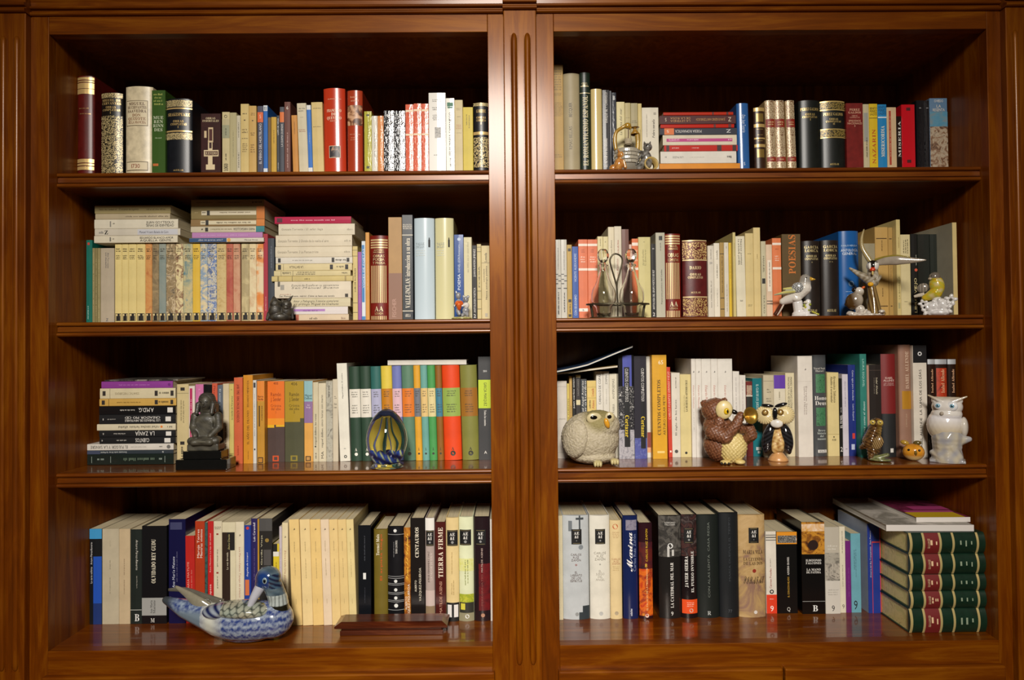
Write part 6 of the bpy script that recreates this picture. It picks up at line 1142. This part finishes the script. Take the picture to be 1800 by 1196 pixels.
# ---- three porcelain bird groups
WHT = rgb('d8d4d0')
o, s = fig('bird_figurine', 1415.5, Z2, 'white porcelain bird with grey head and yellow beak, tail over the olive book', 'figurine', Y=0.07, turn=1)
blob('base', [('e', 0, 0, 1.5, 23, 15, 4), ('e', -8, 0, 5, 14, 11, 6), ('c', -10, 0, 6, 9, -12, 0, 24, 9), ('c', 2, -4, 8, 6, 5, -4, 26, 5)], GLAZE, o, s, WHT, 0.9, 3)
def cbird(x, y, z):
    c = rgb('d2cbc0')
    return mixc(c, rgb('8f8a82'), (z-55)/7) if z > 54 else c
blob('body', [('c', 1, 0, 66, 9.5, -1, 0, 52, 11.5), ('c', -1, 0, 50, 12.5, -16, 0, 36, 11.5), ('c', -16, 0, 36, 11.5, -36, 0, 28, 6.5), ('e', -14, -5, 32, 9, 7, 6)], GLAZE, o, s, cbird, 0.8, 3)
w_ = blob('wing', [('e', -11.5, -11, 51, 10, 4, 9.5, 0, -12, 0)], GLAZE, o, s, lambda x, y, z: mixc(rgb('5a5a58'), rgb('c8c8c4'), 0.35+0.7*nz(x, y, z, 1.4)), 0.7, 2)
blob('wing_feathers', [('c', -18, -10, 46, 5, -50, -7, 40, 1.2), ('c', -18, -8, 49, 5, -34, -6, 50, 2)], GLAZE, o, s, lambda x, y, z: mixc(rgb('a8a88c'), rgb('c8c070'), 0.5+0.6*math.sin(z*0.9)), 0.7, 2)
tube('tail', [(-37, 0, 26), (-44, 0, 15), (-51, 0, 4.5)], [3.6, 3.2, 2.6], gl('4a2416', 0.15), o, s, 10, 4, 0.6); tube('tail', [(-34, -2, 25), (-40, -2, 13), (-46, -2, 3.5)], [1.5, 1.4, 1.0], gl('c8b8a8', 0.15), o, s, 8, 4, 0.6)
bm = bmesh.new(); bmesh.ops.create_cone(bm, segments=14, cap_ends=True, radius1=4.2*s, radius2=0.5*s, depth=9*s, matrix=Matrix.Translation((13*s, -1*s, 65.5*s)) @ Matrix.Rotation(math.radians(97), 4, 'Y')); bm_obj('beak', bm, gl('c8982c', 0.12), o, True)
ell('eye', 3, -9, 68, 1.2, 1, 1.2, gl('14110f', 0.05), o, s)
for i in range(9): ell('flower', 3+rr.uniform(-5, 7), -7+rr.uniform(-3, 1), 10+rr.uniform(0, 17), 2.4, 2, 2.4, gl(('b8b030', '8a9028', 'd8d0b8')[i % 3], 0.2), o, s, seg=8)
for i in range(5): ell('flower', 12+2.2*i, -8, 8-1.2*i, 2.0, 1.8, 1.8, gl('a8a034', 0.2), o, s, seg=8)

o, s = fig('bird_figurine', 1521, Z2, 'porcelain pair of goldfinches on a tree stump, upper one with raised wings', 'figurine', Y=0.068, turn=1)
blob('base', [('e', 0, 0, 2, 31, 16, 4)]+[('e', rr.uniform(-26, 26), rr.uniform(-12, 6), rr.uniform(3, 8), rr.uniform(4, 7), 5, rr.uniform(3, 6)) for i in range(14)]+[('e', -8, -8, 12, 8, 6, 8)], GLAZE, o, s, lambda x, y, z: mixc(rgb('a89c90'), rgb('d4ccc0'), 0.5+0.6*nz(x, y, z, 0.7)), 0.9, 2)
blob('stump', [('c', 14, 0, 4, 13, 13, 0, 30, 9), ('c', 13, 0, 30, 9, 10, 0, 54, 7), ('c', 20, 2, 6, 6, 28, 2, 4, 4)], GLAZE, o, s, lambda x, y, z: mixc(rgb('50381c'), rgb('8c7244'), 0.5+0.6*math.sin(x*1.1+0.2*z)), 0.9, 2)
def clow(x, y, z):
    c = mixc(rgb('4c3418'), rgb('a89c8c'), (x+20+0.3*(z-28))/14)
    return mixc(c, rgb('d0c8bc'), (z-40)/6) if z > 38 and x > -14 else c
lb = blob('lower_bird', [('e', -17, -6, 27, 14, 11, 16, 0, 28, 0), ('e', -9, -6, 43, 8, 7.5, 8.5), ('c', -20, -4, 20, 8, -28, -2, 22, 5)], GLAZE, o, s, clow, 0.8, 3)
ell('cap', -16, -6, 47, 5, 5, 4.5, gl('1c130c', 0.12), lb, s, (0, -30, 0)); ell('beak', -2.5, -7, 50, 3.6, 2.2, 2.2, gl('cc5a1c', 0.15), lb, s, (0, -35, 0))
def cup(x, y, z):
    if z > 92: return rgb('15110e')
    if y < -4 and abs(x-13) < 3 and z > 78: return rgb('1a1512') if z > 84 else rgb('c03c1c')
    if y < -3 and z > 80: return rgb('d8d2c8')
    return mixc(rgb('b0a898'), rgb('7a6c54'), 0.5+0.6*nz(x, y, z, 0.5))
ub = blob('upper_bird', [('e', 13, -6, 87, 10, 9.5, 10.5), ('c', 13, -2, 78, 9, 13, 0, 60, 10), ('c', 8, 0, 62, 8, -10, 1, 76, 5), ('c', -10, 1, 76, 5, -23, 1, 86, 2.2), ('c', 18, -4, 60, 4, 24, -6, 68, 3)], GLAZE, o, s, cup, 0.8, 2)
ell('throat', 12.5, -14, 80, 4.6, 2.6, 3, gl('c4391a', 0.15), ub, s); ell('beak', 12.5, -15.5, 74, 1.8, 2, 4, gl('c8b070', 0.15), ub, s)
for ex in (8.4, 17.2): ell('cheek', ex, -13, 87, 2.6, 2.2, 6.2, gl('dcd8d0', 0.12), ub, s)
tube('wing', [(11, 0, 94), (4, 0, 106), (-3, 0, 122), (-3.5, 0, 138), (0.5, 0, 154)], [4.4, 4.2, 3.4, 2.4, 0.8], gl('a08e60', 0.15), ub, s, 12, 5, 0.7)
tube('wing', [(18, 0, 92), (32, -2, 95), (50, -4, 95), (72, -5, 93), (93, -6, 92)], [4, 7.5, 8.5, 5, 0.8], gl('9c9080', 0.2), ub, s, 12, 5, 0.5)
tube('wing_edge', [(16, -1, 98), (32, -3, 102), (50, -5, 102.5), (70, -6, 98)], [2, 1.8, 1.8, 1], gl('8a7a30', 0.15), ub, s, 8, 5)
ell('flower', 9, -9, 55, 5, 3, 4, gl('d89c1c', 0.15), o, s, seg=10)

o, s = fig('bird_figurine', 1649, Z2, 'yellow porcelain canary on white blossoms', 'figurine', Y=0.066, turn=1)
bl_ = [('e', 0, 0, 5, 22, 14, 7), ('e', -8, -3, 16, 11, 9, 10), ('e', 6, -3, 18, 10, 9, 12), ('e', -1, 0, 27, 8, 8, 7)]
for cx_, cz_, r_ in ((19, 26, 9), (-22, 21, 7), (-16, 8, 8), (12, 10, 9), (0, 20, 9)):
    for k in range(5): a = 2*math.pi*k/5+cx_; bl_.append(('e', cx_+0.72*r_*math.cos(a), -8, cz_+0.72*r_*math.sin(a), 0.5*r_, 3, 0.38*r_, 0, -math.degrees(a), 0))
blob('blossoms', bl_, GLAZE, o, s, lambda x, y, z: mixc(rgb('c4c0bc'), rgb('dcd8d4'), 0.5+0.6*nz(x, y, z, 0.6)), 0.8, 2)
def ccan(x, y, z):
    if z > 66: return rgb('6e6458')
    return mixc(mixc(rgb('c8a41c'), rgb('b0a838'), 0.5+0.7*nz(x, y, z, 0.5)), rgb('c8c0a0'), 0.6*nz(x, y, z, 0.3))
blob('body', [('e', -1, 0, 53, 12, 10, 18, 0, -8, 0), ('c', -3, 0, 40, 11, -18, 0, 32, 7), ('e', -4, -2, 68, 9, 8.5, 9)], GLAZE, o, s, ccan, 0.8, 3)
blob('wing', [('e', -22, 2, 50, 9.5, 4, 8.5, 0, -30, 0)], GLAZE, o, s, lambda x, y, z: mixc(rgb('6a6458'), rgb('94897c'), 0.5+0.6*math.sin(x*1.4)), 0.7, 2)
tube('tail', [(-20, 0, 38), (-28, 0, 37), (-36, 0, 35)], [4, 3.4, 2.2], gl('c8bca8', 0.15), o, s, 10, 4, 0.6)
ell('beak', -11, -8, 65, 3, 3, 2.4, gl('b0a088', 0.15), o, s); ell('eye', -8, -8.6, 69.5, 1.2, 1, 1.2, gl('14110f', 0.05), o, s)

# ---- wishing well group
o, s = fig('well_figurine', 1113, Z1, 'ceramic wishing well with grey cat, ginger squirrel and basket', 'figurine', Y=0.068)
bs = blob('base', [('e', 0, 0, 2, 40, 17, 3.2), ('e', -8, -10, 10, 13, 6, 12)], GLAZE, o, s, lambda x, y, z: mixc(rgb('c8bc98'), rgb('d8d0b0'), 0.5+0.5*nz(x, y, z, 0.4)), 0.9, 3)
wl = bm_obj('well_wall', lathe_bm([(0.01, 2*s), (20*s, 2*s), (20*s, 42*s), (17*s, 42*s), (16.5*s, 36*s), (0.01, 36*s)], 28, None, -11*s, 0), gl('9a9384', 0.3), o, True)
stone_me = None
for row in range(4):
    for k in range(8):
        a = math.pi*(1.03+0.94*(k+0.5*(row % 2))/8); st_ = box_bm(-3.9*s, 3.9*s, -1.3*s, 1.0*s, -2.9*s, 2.9*s, 0.9*s, 2)
        if stone_me is None: stone_me = bm_obj('stone', st_, gl('a59d8c', 0.3), wl); q = stone_me
        else: st_.free(); q = bpy.data.objects.new('stone', stone_me.data); COL.objects.link(q); q.parent = wl
        q.location = ((-11+21*math.cos(a))*s, 21*math.sin(a)*s, (18+6.4*row)*s); q.rotation_euler = (0, 0, a+math.pi/2)
tan_ = gl('a8802c', 0.2)
tube('arch', [(-30, 0, 42), (-32, 0, 60), (-29, 0, 74), (-20, 0, 81), (-9, 0, 86), (-3, 0, 80)], [3.4, 3.4, 3.2, 3, 4, 3], tan_, o, s, 10); ell('arch_knot', -9, -1, 85, 6.5, 5, 5.5, tan_, o, s)
tube('post', [(8, 0, 42), (9, 0, 56), (8, 0, 70)], [4.5, 4, 5], gl('b08c40', 0.25), o, s, 10)
bm_obj('roof', lathe_bm([(0.01, 82*s), (2*s, 80*s), (5*s, 75*s), (8*s, 71*s), (7*s, 69.5*s), (0.01, 69.5*s)], 16, None, 4*s, 0), gl('a0762c', 0.25), o, True)
bm_obj('bucket', lathe_bm([(0.01, 48*s), (5.5*s, 48*s), (7*s, 60*s), (6.2*s, 60*s), (5*s, 50*s), (0.01, 50*s)], 16, None, -9*s, -4*s), gl('b4a68c', 0.25), o, True)
tube('rope', [(-9, -4, 60), (-8, -3, 70), (-8, -2, 82)], 0.9, gl('5a3c28', 0.4), o, s, 6)
sq = blob('squirrel', [('e', -27, -13, 13, 9, 8, 13, 0, 14, 0), ('e', -23, -14, 29, 7.5, 7, 7), ('e', -37, -10, 7, 7, 6, 7), ('c', -20, -18, 18, 3.4, -17, -19, 6, 3), ('c', -27, -15, 34, 2, -29, -15, 39, 1), ('c', -19, -15, 34, 2, -17, -15, 39, 1)], GLAZE, o, s, lambda x, y, z: mixc(rgb('a4642c'), rgb('c08a48'), 0.5+0.6*nz(x, y, z, 0.5)), 0.8, 2)
ct = blob('cat', [('e', 23, -4, 24, 10, 9, 17, 0, -10, 0), ('e', 25, -6, 45, 8, 7.5, 7.5), ('c', 17, -8, 34, 4, 9, -12, 36, 2.6), ('c', 16, -8, 18, 6, 8, -12, 6, 5), ('c', 20, -6, 50, 2.6, 19, -6, 55, 1), ('c', 28, -6, 50, 2.6, 30, -6, 55, 1), ('c', 12, -10, 30, 2.2, 2, -16, 12, 1.6)], GLAZE, o, s, lambda x, y, z: mixc(rgb('4a4640'), rgb('84807a'), 0.5+0.6*nz(x, y, z, 0.45)), 0.8, 2)
for ex in (22, 27): ell('eye', ex, -13, 46.5, 1, .8, 1.1, gl('14120f', 0.05), ct, s)
hm = lathe_bm([(0.01, -9*s), (7*s, -9*s), (12*s, -2*s), (12.6*s, 4*s), (10.6*s, 4*s), (9*s, -2*s), (0.01, -6*s)], 24)
bmesh.ops.transform(hm, matrix=Matrix.Translation((29*s, -12*s, 13.4*s)) @ Euler((math.radians(80), 0, math.radians(8))).to_matrix().to_4x4(), verts=hm.verts); bm_obj('basket', hm, gl('b89c5c', 0.35), o, True)

# ---- pair of toy mice with a red heart
o, s = fig('mouse_figurine', 811.6, Z2, 'two little grey mice hugging an orange red heart on a mossy base', 'figurine', Y=0.066)
blob('base', [('e', 0, 0, 2.4, 18.5, 12, 3.4)], GLAZE, o, s, lambda x, y, z: mixc(rgb('8a8448'), rgb('b0a868'), 0.5+0.7*nz(x, y, z, 0.8)), 0.7, 2)
gm = lambda x, y, z: mixc(rgb('7c7c7e'), rgb('9a9a9c'), 0.5+0.5*nz(x, y, z, 0.6))
blob('mouse', [('e', -5.5, -2, 42, 4.4, 4, 6), ('e', -5, -1, 27, 6, 5, 9), ('c', -9, -2, 47, 1.6, -9.5, -2, 50, 1.2), ('c', -6, -3, 16, 4, -4, -5, 10, 3.4), ('c', -10, -3, 27, 2, -13, -4, 23, 1.6)], GLAZE, o, s, gm, 0.6, 2)
def cm2(x, y, z): return rgb('d8d0c8') if 21 < z < 29.5 else gm(x, y, z)
m2_ = blob('mouse', [('e', 7.6, -3, 35, 5.2, 4.6, 5.4), ('e', 4, -2, 40.5, 2.6, 1.6, 2.8), ('e', 11.5, -2, 40, 2.6, 1.6, 2.8), ('e', 8, -1, 25, 5.6, 5, 6), ('e', 7.5, -1, 16, 6.4, 5.4, 5.4), ('c', 8, -4, 26, 2.6, 1.5, -7, 24, 2), ('c', 4, -4, 10, 3.2, 2, -8, 7.5, 2.8), ('c', 10, -4, 10, 3.2, 10, -7, 7.5, 2.8)], GLAZE, o, s, cm2, 0.6, 2)
blob('heart', [('e', -6.5, -6.5, 28, 4.8, 3.6, 5), ('e', -1.2, -6.5, 28, 4.8, 3.6, 5), ('c', -4, -6.5, 26, 5.6, -4, -6.5, 18.5, 3)], GLAZE, o, s, lambda x, y, z: mixc(rgb('c04a1c'), rgb('d46a30'), 0.5+0.5*nz(x, y, z, 0.5)), 0.6, 2)
for q in ((5.8, 36), (9.4, 36)): ell('eye', q[0], -7.4, q[1], .7, .5, .8, gl('181614', 0.05), m2_, s, seg=8)

# ---- dark horned figurine leaning on the tall stack
o, s = fig('stone_figurine', 493.3, Z2, 'small dark grey stone figurine with two pointed ears before the tall stack', 'figurine', Y=0.075, turn=1)
dk = lambda x, y, z: mixc(rgb('26221c'), rgb('423c30'), 0.5+0.6*nz(x, y, z, 0.35))
blob('body', [('e', 0, 0, 8, 19, 12, 9), ('e', -8, -1, 19, 12, 9, 13), ('e', 10, -2, 18, 10, 9, 12), ('c', -9, 0, 30, 9.5, -11, 0, 42, 2.4), ('c', -3, 0, 30, 6, -2, 0, 34, 3), ('c', -19, 1, 14, 4, -22, 1, 4, 3)], DULL, o, s, dk, 0.8, 2)
blob('head', [('e', 10, -3, 29, 9, 8, 9), ('c', 13, -3, 36, 4, 19.6, -3, 44.5, 1.0), ('c', 4, -3, 34, 4, 3, -3, 37, 2), ('e', 9, -10, 24, 4.5, 3.5, 4), ('c', 19, -2, 20, 2.6, 20, -2, 6, 2.4)], DULL, o, s, dk, 0.7, 2)
for ex in (6, 13): ell('eye', ex, -10, 30, 1.6, 1, .9, gl('0e0c0a', 0.2), o, s, (0, 14 if ex < 9 else -14, 0), 8)

# ---- blue and white ceramic duck
o, s = fig('duck_ornament', 421, ZB, 'large glazed ceramic duck with blue feathers and its bill on its breast', 'ornament', Y=0.042)
S_ = s*0.985
DUCK = vcol('glazed_duck', 0.12, 0.8)
def scales(u, v, k): return abs(math.sin(u*k))*abs(math.sin(v*k+0.5*math.sin(u*k*2)))
def cduck(x, y, z):
    bw_ = rgb('98a2ae'); blu = rgb('22346e'); pale = rgb('b8b8ac')
    k = 0.5+0.5*math.sin(z*0.5+1.7*abs(math.sin(x*0.2+0.6*vn(x, y, z, .06)))+1.4*vn(x, y, z, 0.08))
    c = mixc(blu, bw_, 0.12+0.62*k+0.55*vn(x, y, z, 0.28)+0.35*vn(x, y, z, 0.7))
    if -62 < x < -18: c = mixc(pale, c, abs(x+42)/24-0.15)
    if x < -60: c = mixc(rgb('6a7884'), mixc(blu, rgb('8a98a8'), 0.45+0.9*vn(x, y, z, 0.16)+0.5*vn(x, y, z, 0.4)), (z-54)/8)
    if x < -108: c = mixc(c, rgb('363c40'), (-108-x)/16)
    return c
body = blob('body', [('e', 14, 0, 36, 82, 37, 35), ('e', 58, 0, 38, 37, 33, 33), ('c', -42, 0, 42, 29, -92, 0, 56, 17), ('c', -92, 0, 56, 17, -130, 0, 73, 6.5), ('e', 12, 0, 7, 42, 20, 7)], DUCK, o, S_, cduck, 1.8, 6)
def cback(x, y, z):
    sc_ = scales(x*1.0+z*0.4, z*1.4-x*0.25, 0.26)
    if x < -20: return mixc(rgb('16204a'), rgb('8a929c'), 0.5+0.7*math.sin(x*0.35+z*0.5))
    return mixc(rgb('2c3430'), mixc(rgb('9c9884'), rgb('8a9488'), 0.5+0.5*nz(x, y, z, 0.1)), sc_*2.6)
blob('folded_wing', [('e', 8, -14, 60, 55, 26, 15, 0, 3, 0), ('e', -34, -16, 58, 24, 20, 12)], DUCK, o, S_, cback, 1.5, 4)
tube('wing_tip', [(-50, -8, 58), (-66, -8, 68), (-88, -6, 84), (-111, -4, 98)], [11, 12, 7, 2], gl('807a68', 0.14), o, S_, 14, 5, 0.5)
tube('wing_tip', [(-30, -2, 66), (-62, -2, 78), (-96, 0, 90), (-126, 2, 90)], [9, 7, 5, 2.5], gl('5a564c', 0.14), o, S_, 12, 5, 0.5)
def cneck(x, y, z):
    if z < 66: return rgb('17170f') if z > 56 else mixc(rgb('3a3c34'), rgb('6a7470'), (60-z)/10)
    if z < 84: return mixc(rgb('1c2024'), rgb('a4aca8'), 0.2+1.2*abs(math.sin(math.atan2(y, x-66)*9)))
    c = mixc(rgb('3a4a56'), rgb('62727a'), 0.5+0.6*nz(x, y, z, 0.2))
    if math.hypot(x-50, z-112) < 17 and y < 0: c = mixc(rgb('16346c'), c, (math.hypot(x-50, z-112)-11)/8)
    if x > 60 and 96 < z < 122 and y < -4: c = mixc(rgb('141a34'), rgb('3c5468'), 0.5+0.8*math.sin(z*0.8+x*0.5))
    if x < 42: c = mixc(c, rgb('5a3c44'), (42-x)/12)
    return c
nk = blob('neck_and_head', [('c', 70, -2, 52, 20, 69, -2, 74, 17), ('c', 69, -2, 74, 17, 60, -6, 102, 17), ('e', 54, -8, 113, 22, 18, 20), ('e', 44, -10, 104, 12, 13, 11)], DUCK, o, S_, cneck, 1.4, 4)
bk = blob('bill', [('c', 41, -14, 97, 9.5, 33, -20, 82, 7.5), ('c', 33, -20, 82, 7.5, 27, -24, 68, 5)], DUCK, o, S_, lambda x, y, z: mixc(rgb('c05028'), rgb('a8a8b0'), (z-64)/6), 1.1, 3)
e = ell('eye', 54, -25.5, 113, 4.2, 2, 5.6, gl('8a9ca0', 0.1), nk, S_); ell('pupil', 54, -27, 113, 2.4, 1.4, 3.6, gl('0a0c10', 0.05), e, S_)

# ---- lidded wooden box on the bottom shelf
p = on_shelf(580+845/7.826, 1060+455/7.826, ZB); s = (DIST+p.y)/FPX
o = empty('wooden_box', (p.x, p.y, ZB+0.0002)); tag(o, 'low polished dark wooden box with wide overhanging lid', 'box')
d_ = 0.048
bm_obj('box_body', box_bm(-90*s, 90*s, 0.001, d_, 0, 8.5*s, 0.0012), W_BOX, o); bm_obj('moulding', box_bm(-88*s, 88*s, 0.003, d_-.002, 8*s, 14*s, 0.0025), W_BOX, o)
bm = bmesh.new(); z0, z1, z2 = 13.6*s, 18.5*s, 23.5*s; a0, a1 = 98*s, 88*s
ring = lambda hw, y0, y1, z: [bm.verts.new(v) for v in ((-hw, y0, z), (hw, y0, z), (hw, y1, z), (-hw, y1, z))]
R_ = [ring(a0-0.004, -0.004, d_+.004, z0), ring(a0, -0.007, d_+.007, z0+1.5*s), ring(a0, -0.007, d_+.007, z1), ring(a1, 0.004, d_-.002, z2)]
bm.faces.new(R_[0][::-1]); bm.faces.new(R_[-1])
for A, B in zip(R_, R_[1:]):
    for k in range(4): bm.faces.new((A[k], A[(k+1) % 4], B[(k+1) % 4], B[k]))
bm_obj('lid', bm, W_BOX, o)

# ---- thin magazines slanting over the row beside the centre stile (third shelf)
def sheet(label, pts, y0, d, t, mat, edge):
    """a soft magazine sagging along the given (x, z) line"""
    r = empty('magazine', (pts[0][0], y0, pts[0][1])); tag(r, label, 'magazine')
    n = len(pts)
    for nm, za, zb, ya, yb, mm in (('page_block', 0.12, 0.86, 0.0006, d-.0006, M('dcd4c2', 'pages')), ('cover', 0.86, 1.0, 0, d, mat), ('cover', 0.0, 0.12, 0, d, edge)):
        vs, fs = [], []
        for x, z in pts:
            X, Z = x-pts[0][0], z-pts[0][1]
            vs += [(X, ya, Z+za*t), (X, yb, Z+za*t), (X, yb, Z+zb*t), (X, ya, Z+zb*t)]
        for i in range(n-1):
            a = 4*i
            for k in range(4): fs.append((a+k, a+(k+1) % 4, a+4+(k+1) % 4, a+4+k))
        fs += [(3, 2, 1, 0), (4*n-4, 4*n-3, 4*n-2, 4*n-1)]
        mesh_obj(nm, vs, fs, mm, r)
    return r
def zx(pts, Y): return [(P(970+a/4.737, 590+b/4.737, Y).x, P(970+a/4.737, 590+b/4.737, Y).z) for a, b in pts]
l1 = zx([(25, 330), (150, 317), (300, 296), (430, 280), (548, 266)], 0.125)
sheet('thin tan magazine lying over the row behind the stone owl', l1, 0.126, 0.15, 0.0045, M('a48c5c', 'gloss'), M('8a744c', 'gloss'))
l2 = zx([(25, 311), (120, 293), (220, 271), (300, 251), (400, 210), (520, 160), (600, 128), (674, 100)], 0.105)
sheet('bent blue magazine sticking up over the owl row', l2, 0.105, 0.16, 0.0040, M('12161c|243c5c|1a2028', 'art14'), M('8aa4c0', 'gloss'))
